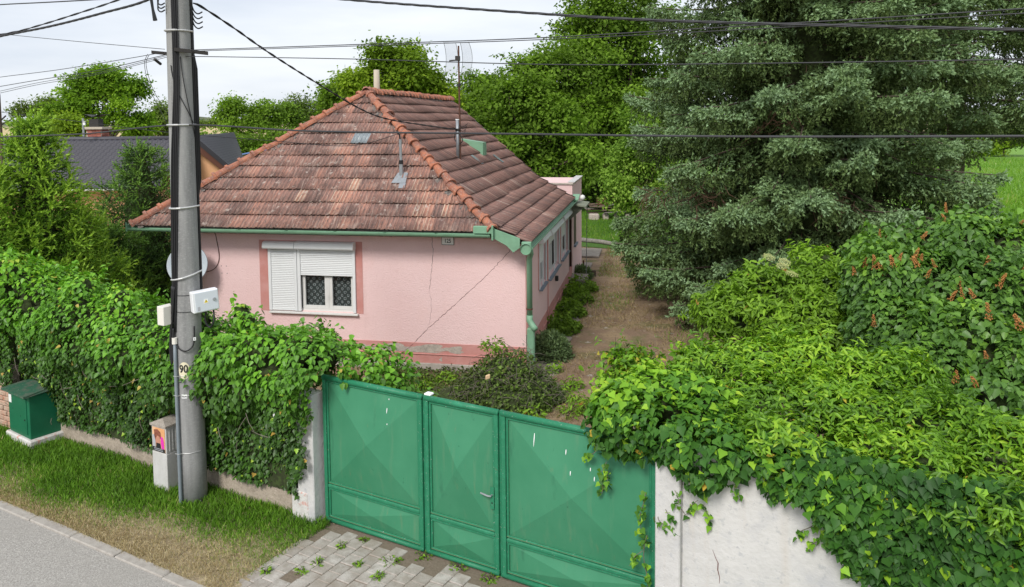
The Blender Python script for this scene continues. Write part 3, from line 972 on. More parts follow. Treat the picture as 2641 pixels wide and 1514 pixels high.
M['lace'] = lacemat()
for (x0, x1) in [(-5.14, -4.53), (-4.52, -3.9)]:
    b = MB()
    k = 24
    vs = []
    for i in range(k + 1):
        x = x0 + (x1 - x0) * i / k
        y = .15 + .012 * math.sin(i * 1.3 + x0)
        vs += [(x, y, 1.25), (x, y, 2.5)]
    b.add(vs, [(2 * i, 2 * i + 2, 2 * i + 3, 2 * i + 1) for i in range(k)])
    b.build('lace_curtain', M['lace'], win, smooth=True, recalc=False)

# ---------------------------------------------------------------- side windows and door
for wi, (y0, y1, z0, z1) in enumerate(SWIN):
    w = MB().bx(-.11, -.08, y0, y1, z0, z0 + .06).build('side_window', M['white_wood'], house)
    b = MB()
    for (a0, a1, c0, c1) in [(y0, y0 + .07, z0 + .06, z1), (y1 - .07, y1, z0 + .06, z1), (y0 + .07, y1 - .07, z1 - .07, z1)] + ([((y0 + y1) / 2 - .05, (y0 + y1) / 2 + .05, z0 + .06, z1 - .07)]):
        b.bx(-.12, -.06, a0, a1, c0, c1)
    b.build('frame', M['white_wood'], w)
    MB().add([(-.095, y0 + .05, z0 + .05), (-.095, y1 - .05, z0 + .05), (-.095, y1 - .05, z1 - .05), (-.095, y0 + .05, z1 - .05)], [(0, 1, 2, 3)]).build('pane', M['glass'], w)
    b = MB()
    b.prism([(.003, y0 - .06, z1), (.14, y0 - .06, z1 + .01), (.155, y0 - .06, z1 + .05), (.10, y0 - .06, z1 + .17), (.003, y0 - .06, z1 + .17)], (0, y1 - y0 + .12, 0))
    b.build('shutter_box', M['white_pvc'], w, bevel=.004)
    b = MB()
    b.bx(-.01, .085, y0 + .03, y1 - .12, z0 - .05, z0 - .015)
    b.build('window_sill', M['sill'], w)
    for yy in (y0 + .01, y1 - .05, (y0 + y1) / 2 - .02):
        MB().bx(.003, .03, yy, yy + .045, z0, z1).build('guide_rail', M['white_pvc'], w)
    zl = (.45, .22, .45)[wi]
    b = MB()
    n = int((z1 - z0) * zl / .041)
    for i in range(n):
        b.bx(.004, .018, y0 + .056, (y0 + y1) / 2 - .022, z1 - (i + 1) * .041, z1 - i * .041 - .005)
    tag(b.build('roller_slats', M['white_pvc'], w), kind='stuff')
    MB().bx(-.001, .005, y1, y1 + .17, z0, z1 + .05).build('surround', M['salmon'], w)
    MB().bx(-.001, .005, y0 - .15, y0, z0, z1 + .05).build('surround', M['salmon'], w)
dr = MB().bx(-.10, -.05, 8.55, 9.4, .35, 2.55).build('side_door', M['brown_door'], house)
MB().bx(-.05, .002, 8.56, 8.64, .36, 2.54).build('door_frame', M['brown_door'], dr)
MB().bx(-.05, .002, 9.31, 9.39, .36, 2.54).build('door_frame', M['brown_door'], dr)
MB().bx(.002, .55, 8.45, 9.55, 0.1, .33).build('door_step', M['slab'], house, bevel=.01)
# salmon gas pipe down the side, small wall lamp
MB().tube([(.03, 3.33, 2.85), (.03, 3.33, .62), (.05, 3.33, .40), (.05, 3.33, .16)], .014, 6).build('wall_pipe', M['salmon'], house)
MB().bx(.003, .09, 4.95, 5.05, 1.02, 1.16).build('wall_socket', M['dkmetal'], house, bevel=.01)

# canopy, lamp globe, flat-roofed annexe
cn = MB().add([(.0, 8.35, 2.78), (.58, 8.35, 2.70), (.58, 9.65, 2.70), (.0, 9.65, 2.78), (.0, 8.35, 2.83), (.58, 8.35, 2.75), (.58, 9.65, 2.75), (.0, 9.65, 2.83)],
              [(0, 3, 2, 1), (4, 5, 6, 7), (0, 1, 5, 4), (1, 2, 6, 5), (2, 3, 7, 6), (3, 0, 4, 7)]).build('door_canopy', M['wood_old'], house)
M['canopy'] = mat('grey_green_canopy', (0.20, 0.22, 0.16), 0.8, [(10, UP, .45, .7, (.28, .27, .2), .7)])
cn.data.materials.clear()
cn.data.materials.append(M['canopy'])
for yy in (8.5, 9.5):
    MB().prism([(.01, yy, 2.25), (.01, yy, 2.76), (.5, yy, 2.69)], (0, .04, 0)).build('bracket', M['canopy'], cn)
MB().tube([(.50, 9.6, 2.64), (.46, 9.62, .05)], .012, 6).build('canopy_post', M['zinc'], cn)
b = MB()
b.lathe((.30, 10.1, 2.74), [(0.01, 0), (.07, .03), (.1, .1), (.07, .17), (.01, .2)], 12)
b.build('lamp_globe', M['globe'], house, smooth=True)
MB().bx(0.022, .30, 10.07, 10.13, 2.68, 2.74).build('lamp_bracket', M['white_pvc'], house)
ann = MB().bx(-1.75, .02, 9.46, 12.75, -.05, 3.33).build('annexe', M['pink'], house)
for (x0, x1, y0, y1) in [(-1.78, .05, 9.42, 9.62), (-.14, .05, 9.624, 12.78), (-1.78, -1.6, 9.624, 12.78)]:
    MB().bx(x0, x1, y0, y1, 3.332, 3.385).build('parapet_cap', M['plaster'], ann, bevel=.008)
for k in range(5):
    MB().bx(-.17, .075, 9.75 + k * .6, 10.28 + k * .6, 3.388, 3.41).build('coping_slab', M['lime'], ann)
MB().bx(.022, .032, 9.9, 10.6, 1.25, 2.5).build('annexe_window', M['brown_door'], ann)
MB().bx(.022, .10, 9.85, 10.65, 1.17, 1.24).build('annexe_sill', M['sill'], ann)

# ---------------------------------------------------------------- roof
FS = math.hypot(AY + OVF, ZAP - ZF)


class Plane:
    def __init__(self, o, es, et):
        self.o, self.es, self.et = np.array(o, float), np.array(es, float), nrm(np.array(et, float))
        self.n = np.cross(self.es, self.et)

    def w(self, V):
        V = np.asarray(V)
        return self.o + V[..., 0:1] * self.es + V[..., 1:2] * self.et + V[..., 2:3] * self.n


PF = Plane((0, -OVF, ZF), (1, 0, 0), (0, AY + OVF, ZAP - ZF))
roof = MB()
base = [(-WX - OVS, -OVF, ZF - .02), (HBX, -OVF, ZF - .02), (AX, AY, ZAP - .02)]
roof.add(base, [(0, 1, 2)])
roof = roof.build('roof', M['mortar'], house, recalc=False)
SIDEP = [(AX, ZAP), (XK, ZK), (OVS, ZS)]


def hip_y(x):
    return AY + (x - AX) / (HBX - AX) * (-OVF - AY) if x < HBX else -OVF


def back_y(x):
    return RY1 + (x - AX) / (OVS - AX) * (8.75 - RY1)


b = MB()
xs = [AX, XK, HBX, OVS]
zz = lambda x: ZAP + (x - AX) / (XK - AX) * (ZK - ZAP) if x < XK else ZK + (x - XK) / (OVS - XK) * (ZS - ZK)
vs = []
for x in xs:
    vs += [(x, hip_y(x), zz(x) - .03), (x, back_y(x), zz(x) - .03)]
b.add(vs, [(2 * i, 2 * i + 2, 2 * i + 3, 2 * i + 1) for i in range(3)])
b.build('side_boarding', M['mortar'], roof, recalc=False)
b = MB()
b.add([(AX, AY, ZAP - .01), (AX, RY1, ZAP - .01), (-WX - OVS, RY1 - 1, ZF - .05), (-WX - OVS, -OVF, ZF - .03)], [(0, 1, 2, 3)])
b.build('far_slope', M['cap'], roof, recalc=False)
b = MB()
b.add([(-WX - OVS, -OVF, ZF - .05), (HBX, -OVF, ZF - .05), (OVS, -OVF + .01, ZS - .06), (OVS, 0, ZS - .06), (0, 0, ZF - .12), (-WL, 0, ZF - .05), (-WX - OVS, 0, ZF - .05)], [(0, 1, 4, 5, 6), (1, 2, 3, 4)])
b.build('soffit', M['salmon'], roof, recalc=False)

TW = 0.212
xsec = [(0.0, .006), (.014, .021), (.03, .021), (.044, .004), (.085, .003), (.10, .016), (.114, .016), (.128, .003), (.185, .004), (.212, .008)]


def tile_verts(s0, t0, ex, lift, wob=0.0, sag=0.0):
    """profiled clay tile in plane coordinates"""
    V = []
    for (a, h) in xsec:
        V.append((s0 + a, t0 - .03, h * 1.3 + .046 + lift + sag))
    for (a, h) in xsec:
        V.append((s0 + a + wob, t0 + ex + .02, h * 1.3 + .004 + sag))
    for (a, h) in xsec:
        V.append((s0 + a, t0 - .03, h * 1.3 + .034 + lift + sag))
    return np.array(V)


NX = len(xsec)
GROOVE = np.tile(np.array([-.30, .14, .10, -.26, -.02, .12, .08, -.24, .0, -.12]), 3)          # tint darker in the grooves, lighter on the ribs of a tile
TF = [(i, i + 1, NX + i + 1, NX + i) for i in range(NX - 1)] + [(2 * NX + i, 2 * NX + i + 1, i + 1, i) for i in range(NX - 1)] + [(2 * NX, 0, NX, NX), (NX - 1, 3 * NX - 1, 2 * NX - 1, 2 * NX - 1)]
TF = np.array(TF[:2 * (NX - 1)])
EX = FS / 12
tile_base = {}
hipL = lambda t: -WX - OVS + (AX + WX + OVS) * t / FS
hipR = lambda t: HBX + (AX - HBX) * t / FS
g = random.Random(11)
rotm = np.stack([PF.es, PF.et, PF.n], 1)
for r_ in range(12):
    t0 = r_ * EX
    s_ = hipL(t0) - TW + g.uniform(0, TW)
    s_ = math.floor((s_) / TW) * TW + (TW / 2 if r_ % 2 else 0)
    while s_ < hipR(t0):
        mid = s_ + TW / 2
        if s_ + TW < hipL(t0) + .03 or (s_ + TW < hipL(t0 + EX) and s_ + TW < hipL(t0) + .08):
            s_ += TW
            continue
        lift = g.choice([0, 0, .004, .008, -.003])
        sag = .010 * math.sin(mid * 1.3 + r_) + .006 * math.sin(mid * 3.1 + 2 * r_)
        tint = min(.80, max(.06, g.gauss(.50, .12)))
        # replaced and bleached tiles seen on the slope
        xx = mid
        if -3.0 + (.1 * (6 - r_)) < xx < -2.55 + (.1 * (6 - r_)) and r_ <= 5:
            tint = g.uniform(.60, .80)
        if -2.4 < xx < -1.5 and r_ <= 3:
            tint += .18
        if r_ == 2 and -5.35 < xx < -5.1:
            tint = 1.0
        if r_ == 3 and -4.1 < xx < -3.85:
            tint = .98
        if r_ in (1, 2) and -4.45 < xx < -4.1:
            tint = .8
        if r_ == 10:
            tint += .15
        mt = M['tile']
        glassy = (r_ == 7 and -4.62 < xx < -4.12)
        if glassy:
            mt = M['glass_tile']
        V = tile_verts(0, 0, EX, lift, g.uniform(-.003, .003), 0)
        lo, hi = np.array([hipL(t0 + v[1]) for v in V]), np.array([hipR(t0 + v[1]) for v in V])
        clip = (V[:, 0] + s_ < lo).any() or (V[:, 0] + s_ > hi).any()
        o = None
        if clip:
            V[:, 0] = np.clip(V[:, 0] + s_, lo, np.maximum(lo, hi)) - s_
            if V[:, 0].max() - V[:, 0].min() < .02:
                s_ += TW
                continue
            me = poly_mesh('roof_tile', V, 4, TF, mt, np.clip(min(tint, 1) + GROOVE, 0, 1))
        else:
            q = (round(min(tint, 1) * 12), round(lift * 1000), glassy)
            if q not in tile_base:
                tile_base[q] = poly_mesh('roof_tile', V, 4, TF, mt, np.clip(q[0] / 12 + GROOVE, 0, 1))
            me = tile_base[q]
        o = link('glass_roof_tile' if glassy else 'roof_tile', me, roof)
        pos = PF.w(np.array([s_, t0, sag + .004]))
        tw = g.gauss(0, .006)
        mm = Matrix(((rotm[0][0], rotm[0][1], rotm[0][2], pos[0]), (rotm[1][0], rotm[1][1], rotm[1][2], pos[1]), (rotm[2][0], rotm[2][1], rotm[2][2], pos[2]), (0, 0, 0, 1)))
        o.matrix_local = mm @ Matrix.Rotation(tw, 4, 'Z')
        if glassy:
            o['label'] = 'grey glass roof tile'
        s_ += TW

# side slope (past the limit of single pieces: one part)
VV, FF, TT = [], [], []
run1, dz1 = XK - AX, ZAP - ZK
run2, dz2 = OVS - XK, ZK - ZS
L1, L2 = math.hypot(run1, dz1), math.hypot(run2, dz2)
P_up = Plane((XK, 0, ZK), (0, 1, 0), (-run1, 0, dz1))
P_lo = Plane((OVS, 0, ZS), (0, 1, 0), (-run2, 0, dz2))
g = random.Random(5)
streak = {}
for (pl, Ln, rows, x_of, k0) in ((P_lo, L2, 4, lambda t: OVS - run2 * t / L2, 0), (P_up, L1, 11, lambda t: XK - run1 * t / L1, 4)):
    ex = Ln / rows
    for r_ in range(rows):
        t0 = r_ * ex
        off = (TW / 2 if r_ % 2 else 0)
        y = -1.0 + off
        while y < 12.2:
            V = tile_verts(0, 0, ex, g.choice([0, .003, .006]), 0, 0)
            V[:, 0] += y
            V[:, 1] += t0
            V[:, 2] += .012 * math.sin(y * 1.1 + r_ * .7) + .007 * math.sin(y * 2.7 + r_)
            lo = np.array([hip_y(x_of(v[1])) for v in V])
            hi = np.array([back_y(x_of(v[1])) for v in V])
            V[:, 0] = np.clip(V[:, 0], lo, hi)
            if V[:, 0].max() - V[:, 0].min() > .015:
                tint = min(.85, max(.05, g.gauss(.48, .12)))
                d1 = abs(y - (3.55 + .10 * math.sin(r_)))
                d2 = abs(y - (6.0 + .1 * math.sin(r_ + 1)))
                kk = r_ + k0
                if (d1 < .13 and kk < 9) or (d2 < .12 and kk < 9):
                    tint = g.uniform(.68, .86)
                bse = len(VV) * len(V)
                VV.append(pl.w(V))
                FF.append(TF + bse)
                TT.append(np.clip(tint + GROOVE, 0, 1))
            y += TW
me = poly_mesh('side_tiles', np.concatenate(VV), 4, np.concatenate(FF), M['tile_side'], np.concatenate(TT))
tag(link('side_tiles', me, roof), kind='stuff')

# hip and ridge caps
def cap_mesh(seed):
    g = random.Random(seed)
    b = MB()
    n = 8
    rings = []
    for (y, r_) in ((-.035, .142), (.03, .142), (.045, .104), (.36, .090)):
        rings.append([(math.cos(a) * r_, y, math.sin(a) * r_ * .95 - .03) for a in np.linspace(-.15, math.pi + .15, n)])
    ins = [(math.cos(a) * .108, -.035, math.sin(a) * .092 - .03) for a in np.linspace(-.15, math.pi + .15, n)]
    vs = [p for q in rings for p in q] + ins
    fs = [(i * n + k, i * n + k + 1, (i + 1) * n + k + 1, (i + 1) * n + k) for i in range(3) for k in range(n - 1)]
    fs += [(4 * n + k, 4 * n + k + 1, k + 1, k) for k in range(n - 1)]
    b.add(vs, fs)
    me = b.mesh('ridge_cap', M['cap'], smooth=False)
    return me


capme = [cap_mesh(i) for i in range(2)]


def caps(A, B, name, step=.355, lift=.075):
    A, B = np.array(A, float), np.array(B, float)
    n = int(np.linalg.norm(B - A) / step)
    d = nrm(B - A)
    upv = nrm(np.array([0, 0, 1.0]) - d * d[2])
    xv = np.cross(d, upv)
    for i in range(n + 1):
        p = A + d * (i * np.linalg.norm(B - A) / (n + .55)) + upv * (lift + random.uniform(-.014, .014)) + xv * random.gauss(0, .010)
        o = link(name, random.choice(capme), roof)
        mm = Matrix(((xv[0], d[0], upv[0], p[0]), (xv[1], d[1], upv[1], p[1]), (xv[2], d[2], upv[2], p[2]), (0, 0, 0, 1)))
        o.matrix_local = mm @ Matrix.Rotation(random.gauss(0, .06), 4, 'Z') @ Matrix.Rotation(random.gauss(0, .09), 4, 'Y') @ Matrix.Rotation(random.gauss(0, .035), 4, 'X') @ Matrix.Diagonal((random.uniform(.92, 1.06), random.uniform(.94, 1.05), random.uniform(.92, 1.08), 1))


caps((-WX - OVS, -OVF, ZF), (AX, AY, ZAP), 'hip_cap')
caps((HBX, -OVF, ZF + .02), (AX, AY, ZAP), 'hip_cap', .36)
caps((AX, RY1, ZAP), (AX, AY, ZAP), 'ridge_cap', .34)
# crumbling mortar beside the hips
for (A, B, w) in (((-WX - OVS + .1, -OVF, ZF), (AX, AY, ZAP), .15), ((HBX, -OVF + .02, ZF), (AX, AY, ZAP), .17), ((AX, RY1, ZAP), (AX, AY, ZAP), .10)):
    A, B = np.array(A, float), np.array(B, float)
    d = nrm(B - A)
    n = 110
    b = MB()
    hd = nrm(np.cross(d, (0, 0, 1)))
    vs = []
    for i in range(n):
        p = A + (B - A) * i / (n - 1)
        for s_ in (-1, -.55, 0, .55, 1):
            jit = random.uniform(.55, 1.35)
            q = p + hd * s_ * w * jit
            if B[1] - A[1] > 0 or True:
                # drop to the slopes left and right of the hip
                dz = -.06 - abs(s_) * w * (.62 if abs(d[2]) > .1 else .75) + .095 + random.uniform(-.018, .022)
            vs.append((q[0], q[1], q[2] + dz))
    b.add(vs, [(i * 5 + k, i * 5 + k + 1, (i + 1) * 5 + k + 1, (i + 1) * 5 + k) for i in range(n - 1) for k in range(4)])
    b.build('mortar_bed', M['mortar'], roof, recalc=False)

# back verge strip
b = MB()
vs = []
for x in np.linspace(AX, OVS, 24):
    y = back_y(x)
    vs += [(x, y - .05, zz(x) + .06), (x, y + .06, zz(x) + .06), (x, y + .06, zz(x) - .12)]
b.add(vs, [(3 * i + k, 3 * i + 3 + k, 3 * i + 4 + k, 3 * i + 1 + k) for i in range(23) for k in (0, 1)])
b.build('back_verge', M['mortar'], roof, recalc=False)

# gutters
def trough(b, A, B, r_=.075, n=8, side=(0, -1, 0)):
    A, B, side = np.array(A, float), np.array(B, float), np.array(side, float)
    vs = []
    for p in (A, B):
        for rr_ in (r_, r_ - .008):
            for a in np.linspace(math.pi, 2 * math.pi, n):
                vs.append(p + side * math.cos(a) * rr_ + np.array([0, 0, 1]) * math.sin(a) * rr_)
    fs = [(k, k + 1, 2 * n + k + 1, 2 * n + k) for k in range(n - 1)] + [(n + k, 3 * n + k, 3 * n + k + 1, n + k + 1) for k in range(n - 1)]
    fs += [(0, 2 * n, 3 * n, n), (n - 1, 2 * n - 1, 4 * n - 1, 3 * n - 1), tuple(range(n))[::-1], tuple(range(2 * n, 3 * n))]
    b.add(vs, fs)


gt = MB()
trough(gt, (-9.06, -.565, 3.135), (HBX - .02, -.565, 3.135))
gt = gt.build('front_gutter', M['gutter'], house)
for k in range(8):
    x = -8.6 + k * 1.13
    b = MB()
    trough(b, (x - .016, -.565, 3.135), (x + .016, -.565, 3.135), .081)
    b.build('gutter_joint', M['gutter'], gt)
MB().prism([(-9.07, -.64, 3.06), (-9.07, -.49, 3.06), (-9.07, -.49, 3.24), (-9.07, -.58, 3.20), (-9.07, -.64, 3.27)], (.02, 0, 0)).build('gutter_end', M['gutter'], gt)
MB().prism([(-9.05, -.48, 3.10), (-9.05, -.48, 3.25), (-8.75, -.48, 3.19), (-8.75, -.48, 3.10)], (0, .02, 0)).build('flashing', M['gutter'], gt)
# corner box, sloping verge board and end plate at the right corner
MB().bx(HBX - .38, HBX + .02, -.60, -.47, 3.145, 3.30).build('corner_box', M['gutter'], gt, bevel=.01)
MB().bx(HBX + .022, HBX + .055, -.66, -.44, 3.02, 3.33).build('corner_plate', M['gutter'], gt, bevel=.004)
vb = MB().prism([(HBX + .057, -.53, 3.25), (-.02, -.53, 3.06), (-.02, -.53, 2.86), (-.16, -.53, 2.76), (-.30, -.53, 2.90), (HBX + .057, -.53, 3.04)], (0, -.03, 0))
vb.build('verge_board', M['gutter'], house, bevel=.004)
sg = MB()
trough(sg, (.195, -.60, 2.885), (.195, 8.75, 2.885), .07, 8, (1, 0, 0))
sg = sg.build('side_gutter', M['gutter'], house)
b = MB()
b.lathe((.12, -.625, 2.85), [(.0, 0), (.115, 0), (.125, .01), (.115, .04)], 14, ex=(1, 0, 0), ey=(0, 0, 1), ez=(0, -1, 0))
b.build('gutter_end', M['gutter'], sg)
MB().bx(.02, .22, -.60, -.50, 2.83, 2.99).build('gutter_head', M['gutter'], sg, bevel=.01)
MB().prism([(.08, 8.70, 2.86), (.30, 8.70, 2.90), (.30, 9.2, 3.02), (.08, 9.2, 3.02)], (0, 0, .03)).build('spout', M['gutter'], sg)
dp = MB().tube([(.17, -.45, 2.83), (.15, -.20, 2.68), (.10, -.10, 2.55), (.10, -.10, 1.30)], .062, 10).build('downpipe', M['gutter'], house, smooth=True)
MB().tube([(.10, -.10, 1.34), (.10, -.10, 1.22), (.19, -.16, 1.10), (.25, -.20, 1.06)], [.07, .07, .068, .062], 10).build('pipe_elbow', M['gutter'], dp, smooth=True)
MB().bx(.04, .20, -.14, .02, .0, 1.06).build('lower_pipe', M['gutter'], dp, bevel=.025)
MB().tube([(.035, -.06, 2.9), (.035, -.06, .9)], .016, 6).build('earth_strip', M['salmon'], dp)
MB().tube([(.10, -.10, 1.46), (.10, -.10, 1.49)], .070, 10).build('pipe_clip', M['rust'], dp)
# brown cable from the eave to the dish
MB().loop([(-7.25, -.35, 3.07), (-7.25, -.03, 2.98), (-7.20, -.012, 2.75), (-7.16, -.012, 2.45), (-7.20, -.012, 2.25), (-7.32, -.02, 2.11), (-7.5, -.1, 2.06), (-7.62, -.2, 2.09)], .009, 6).build('dish_cable', M['rust'], house)
# house number
pl = MB().bx(-1.845, -1.565, -.022, -.004, 2.80, 2.975).build('number_plate', M['print_black'], house, bevel=.006)
MB().bx(-1.835, -1.575, -.027, -.0225, 2.812, 2.965).build('enamel_face', M['plate_white'], pl)
text_part('number', '125', .125, M['print_black'], pl, basis((-1.705, -.0285, 2.889), (1, 0, 0), (0, 0, 1)), .002, .82)

# roof fittings: vent pipe, zinc flashings, glass tiles in the side slope, smoke hatch, cowl pipe behind ridge
def on_front(px, py):
    d = ray(px, py)
    n = hx * PF.n[0] + hy * PF.n[1] + np.array([0, 0, PF.n[2]])
    p = HW(*PF.o)
    P = _C + d * np.dot(p - _C, n) / np.dot(d, n)
    q = P - HC
    return np.array([q @ hx, q @ hy, q[2]])


def on_side(px, py, pln=None):
    pln = pln or P_up
    d = ray(px, py)
    n = hx * pln.n[0] + hy * pln.n[1] + np.array([0, 0, pln.n[2]])
    p = HW(*pln.o)
    P = _C + d * np.dot(p - _C, n) / np.dot(d, n)
    q = P - HC
    return np.array([q @ hx, q @ hy, q[2]])


p = on_front(1035, 458)
vent = MB().tube([p - (0, 0, .1), p + (0, 0, .32)], .045, 10).build('vent_pipe', M['zinc'], house)
MB().tube([p + (0, 0, .31), p + (0, 0, .40)], .05, 10).build('rubber_sleeve', M['black'], vent)
MB().tube([p + (0, 0, .40), p + (-.01, 0, .88)], .032, 10).build('upper_pipe', M['zinc'], vent)
MB().tube([p + (-.01, 0, .86), p + (-.02, -.02, .99), p + (-.05, -.05, 1.0)], .02, 8).build('cable_entry', M['black'], vent)
b = MB()
b.add([PF.w(np.array([p[0] - .24, 0, 0])) * 0 + PF.o + PF.es * (p[0] + a) + PF.et * ((p[1] + OVF) / PF.et[1] + t) + PF.n * .062 for a, t in ((-.17, -.24), (.17, -.24), (.15, .10), (-.09, .10))], [(0, 1, 2, 3)])
b.build('lead_flashing', M['zinc'], vent)
b = MB()
b.add([PF.o + PF.es * (p[0] + a) + PF.et * ((p[1] + OVF) / PF.et[1] + t) + PF.n * .058 for a, t in ((.03, -.40), (.18, -.40), (.18, -.24), (.03, -.24))], [(0, 1, 2, 3)])
b.build('lead_patch', M['zinc'], vent)
for (px, py) in ((1228, 416), (1283, 413)):
    q = on_side(px, py)
    b = MB()
    t = (XK - q[0]) / run1 * L1
    b.add([P_up.o + P_up.es * (q[1] + a) + P_up.et * (t + c) + P_up.n * .064 for a, c in ((-.14, -.19), (.14, -.19), (.14, .21), (-.14, .21))], [(0, 1, 2, 3)])
    b.build('glass_roof_tile', M['glass_tile'], roof)
q = on_side(1250, 405)
hb = MB()
e0, e1 = q + np.array([0, -.22, 0]), q + np.array([0, .22, 0])
zt = .44
hb.add([e0 + (0, 0, -.1), e1 + (0, 0, -.1), e1 + (0, 0, zt), e0 + (0, 0, zt), e0 + (-.75, 0, .56), e1 + (-.75, 0, .56)], [(0, 1, 2, 3), (3, 2, 5, 4), (0, 3, 4), (1, 5, 2)])
hb = hb.build('smoke_hatch', M['gutter'], house)
MB().box((e0 + e1) / 2 + (.012, 0, zt / 2), (.02, .34, zt * .75)).build('hatch_shutter', M['gutter'], hb)
p = atY(972, 232, 27.5)
q = p - HC
q = np.array([q @ hx, q @ hy, 0])
MB().tube([(q[0], q[1], 5.2), (q[0], q[1], 6.55), (q[0], q[1], float(atY(972, 180, 27.5)[2]))], [.11, .11, .10], 10).build('flue_pipe', M['cream_stone'], house, smooth=True)

# ================================================================== things on the house
dish = thing('satellite_dish', 'round pale grey satellite dish on the wall behind the utility pole', 'satellite dish', HW(-7.66, -.02, 1.9))
db = loc3(dish)
c = HW(-7.66, -.5, 2.31)
fz = nrm(np.array([.08, -1.0, .22]))
fx = nrm(np.cross((0, 0, 1), fz))
fy = np.cross(fz, fx)
b = MB(db)
prof = [(.001, -.075), (.15, -.066), (.28, -.043), (.38, -.015), (.435, .006), (.447, .006), (.447, -.008), (.38, -.03), (.15, -.08), (.001, -.088)]
b.lathe(c, prof, 40, fx, fy, fz)
b.build('reflector', M['dish'], dish, smooth=True)
b = MB(db)
b.lathe(c, [(.435, .004), (.452, .004), (.455, -.004), (.448, -.012)], 40, fx, fy, fz)
b.build('rim', M['zinc'], dish, smooth=True)
MB(db).tube([c - fz * .09, HW(-7.66, -.2, 2.25), HW(-7.66, -.01, 2.2)], .022, 8).build('wall_arm', M['zinc'], dish)
MB(db).tube([c - fy * .43, c - fy * .30 + fz * .36], .012, 6).build('feed_arm', M['zinc'], dish)
MB(db).tube([c - fy * .30 + fz * .33, c - fy * .26 + fz * .42], .035, 8).build('receiver', M['box_white'], dish)

# service mast with tall rusty antenna pole
mp = on_side(1181, 410)
mast = thing('service_mast', 'grey steel cable mast standing on the side slope of the tiled roof', 'mast', HW(*mp))
mb0 = loc3(mast)
top = HW(mp[0], mp[1], 0)
zt_ = float(plane_pt(1183, 310, top, hy)[2])
MB(mb0).tube([HW(mp[0], mp[1], mp[2] - .12), HW(mp[0], mp[1], zt_)], .045, 10).build('tube', M['zinc'], mast, smooth=True)
MB(mb0).tube([HW(mp[0], mp[1], zt_), HW(mp[0], mp[1], zt_ + .03)], .052, 10).build('cap', M['box_white'], mast)
MB(mb0).tube([HW(mp[0], mp[1], zt_ - .28), HW(mp[0], mp[1], zt_ - .22)], .06, 8).build('clamp', M['dkmetal'], mast)
for k in range(4):
    a = HW(mp[0] + .03, mp[1], zt_ - .30 + .06 * k)
    MB(mb0).loop([a, a + hx * .12 + np.array([0, 0, -.05]), a + hx * (.19 + .02 * k) + np.array([0, 0, .03])], .009, 5).build('insulator_lead', M['black'], mast)
MB(mb0).loop([HW(mp[0] + .04, mp[1], zt_ - .34), HW(mp[0] + .14, mp[1] - .02, zt_ - .52), HW(mp[0] + .05, mp[1], zt_ - .62), HW(mp[0] - .08, mp[1], zt_ - .5), HW(mp[0] - .05, mp[1], zt_ - .3)], .012, 6).build('cable_loop', M['black'], mast)
ant = thing('antenna', 'rusty antenna pole carrying a curved wire grid reflector above the roof', 'antenna', HW(mp[0] + .06, mp[1] + .03, mp[2]))
ab = loc3(ant)
az = float(plane_pt(1187, 118, HW(mp[0] + .06, mp[1] + .03, 0), hy)[2])
MB(ab).tube([HW(mp[0] + .06, mp[1] + .03, mp[2] - .1), HW(mp[0] + .05, mp[1] + .03, az)], [.026, .022], 8).build('pole', M['rust'], ant)
MB(ab).tube([HW(mp[0] + .05, mp[1] + .03, az - 1.06), HW(mp[0] + .05, mp[1] + .03, az - .98)], .05, 8).build('collar', M['dkmetal'], ant)
gz = az - .33
cg = HW(mp[0] + .03, mp[1] + .2, gz)
MB(ab).box(HW(mp[0] + .03, mp[1], gz), (.12, .09, .13), hx, hy).build('dipole_box', M['dkmetal'], ant, bevel=.008)
MB(ab).tube([HW(mp[0] - .02, mp[1] - .05, gz - .05), HW(mp[0] - .18, mp[1] - .06, gz - .06)], .02, 6).build('dipole', M['dkmetal'], ant)
# curved grid: vertical ribs and fine horizontal wires
RB = []
for u in (-.36, -.075, .05, .30):
    pts = []
    for v in np.linspace(-.42, .42, 9):
        cu = .15 * (v / .42) ** 2
        pts.append(cg + hx * (u + (.06 if u > 0.2 else .02) * (1 - (v / .42) ** 2)) - hy * (cu + .15 * (u / .36) ** 2 - .06) + np.array([0, 0, v]))
    RB.append(pts)
    MB(ab).tube(pts, .007, 5).build('grid_rib', M['zinc'], ant)
b = MB(ab)
for i in range(34):
    t = i / 33 * 8
    k = min(int(t), 7)
    fr = t - k
    row = [r_[k] * (1 - fr) + r_[k + 1] * fr for r_ in RB]
    for a, c_ in ((0, 1), (2, 3)):
        b.tube([row[a], row[c_]], .0028, 3, cap=False)
tag(b.build('grid_wires', M['zinc'], ant), kind='stuff')

# ================================================================== FENCE, GATE, WALLS
fw = thing('fence_wall', 'low old concrete fence wall under the ivy hedge beside the verge', 'wall', FL(-4, 0))
fb = loc3(fw)
b = MB(fb)
S = np.linspace(-11.5, -.42, 60)
vs, fs = [], []
for i, s_ in enumerate(S):
    j = .02 * math.sin(s_ * 3.1) + .012 * math.sin(s_ * 7.7)
    for (o_, z_) in ((.12 + j, -.1), (.11 + j, .33 + .03 * math.sin(s_ * 2.3)), (.05, .37), (-.2, .37), (-.2, -.1)):
        vs.append(FL(s_, o_, z_))
fs = [(i * 5 + k, i * 5 + k + 1, (i + 1) * 5 + k + 1, (i + 1) * 5 + k) for i in range(59) for k in range(4)] + [(0, 1, 2, 3, 4), (295, 296, 297, 298, 299)]
b.add(vs, fs).build('footing', M['fence_wall'], fw)
MB(fb).box(FL(-6, -.08, .95), (11.0, .12, 1.2), gd, -gn).build('panel', M['fence_wall'], fw)
bw = thing('brick_pier', 'crumbling reddish brick pier at the left edge behind the green cabinet', 'pier', FL(-7.55, .1))
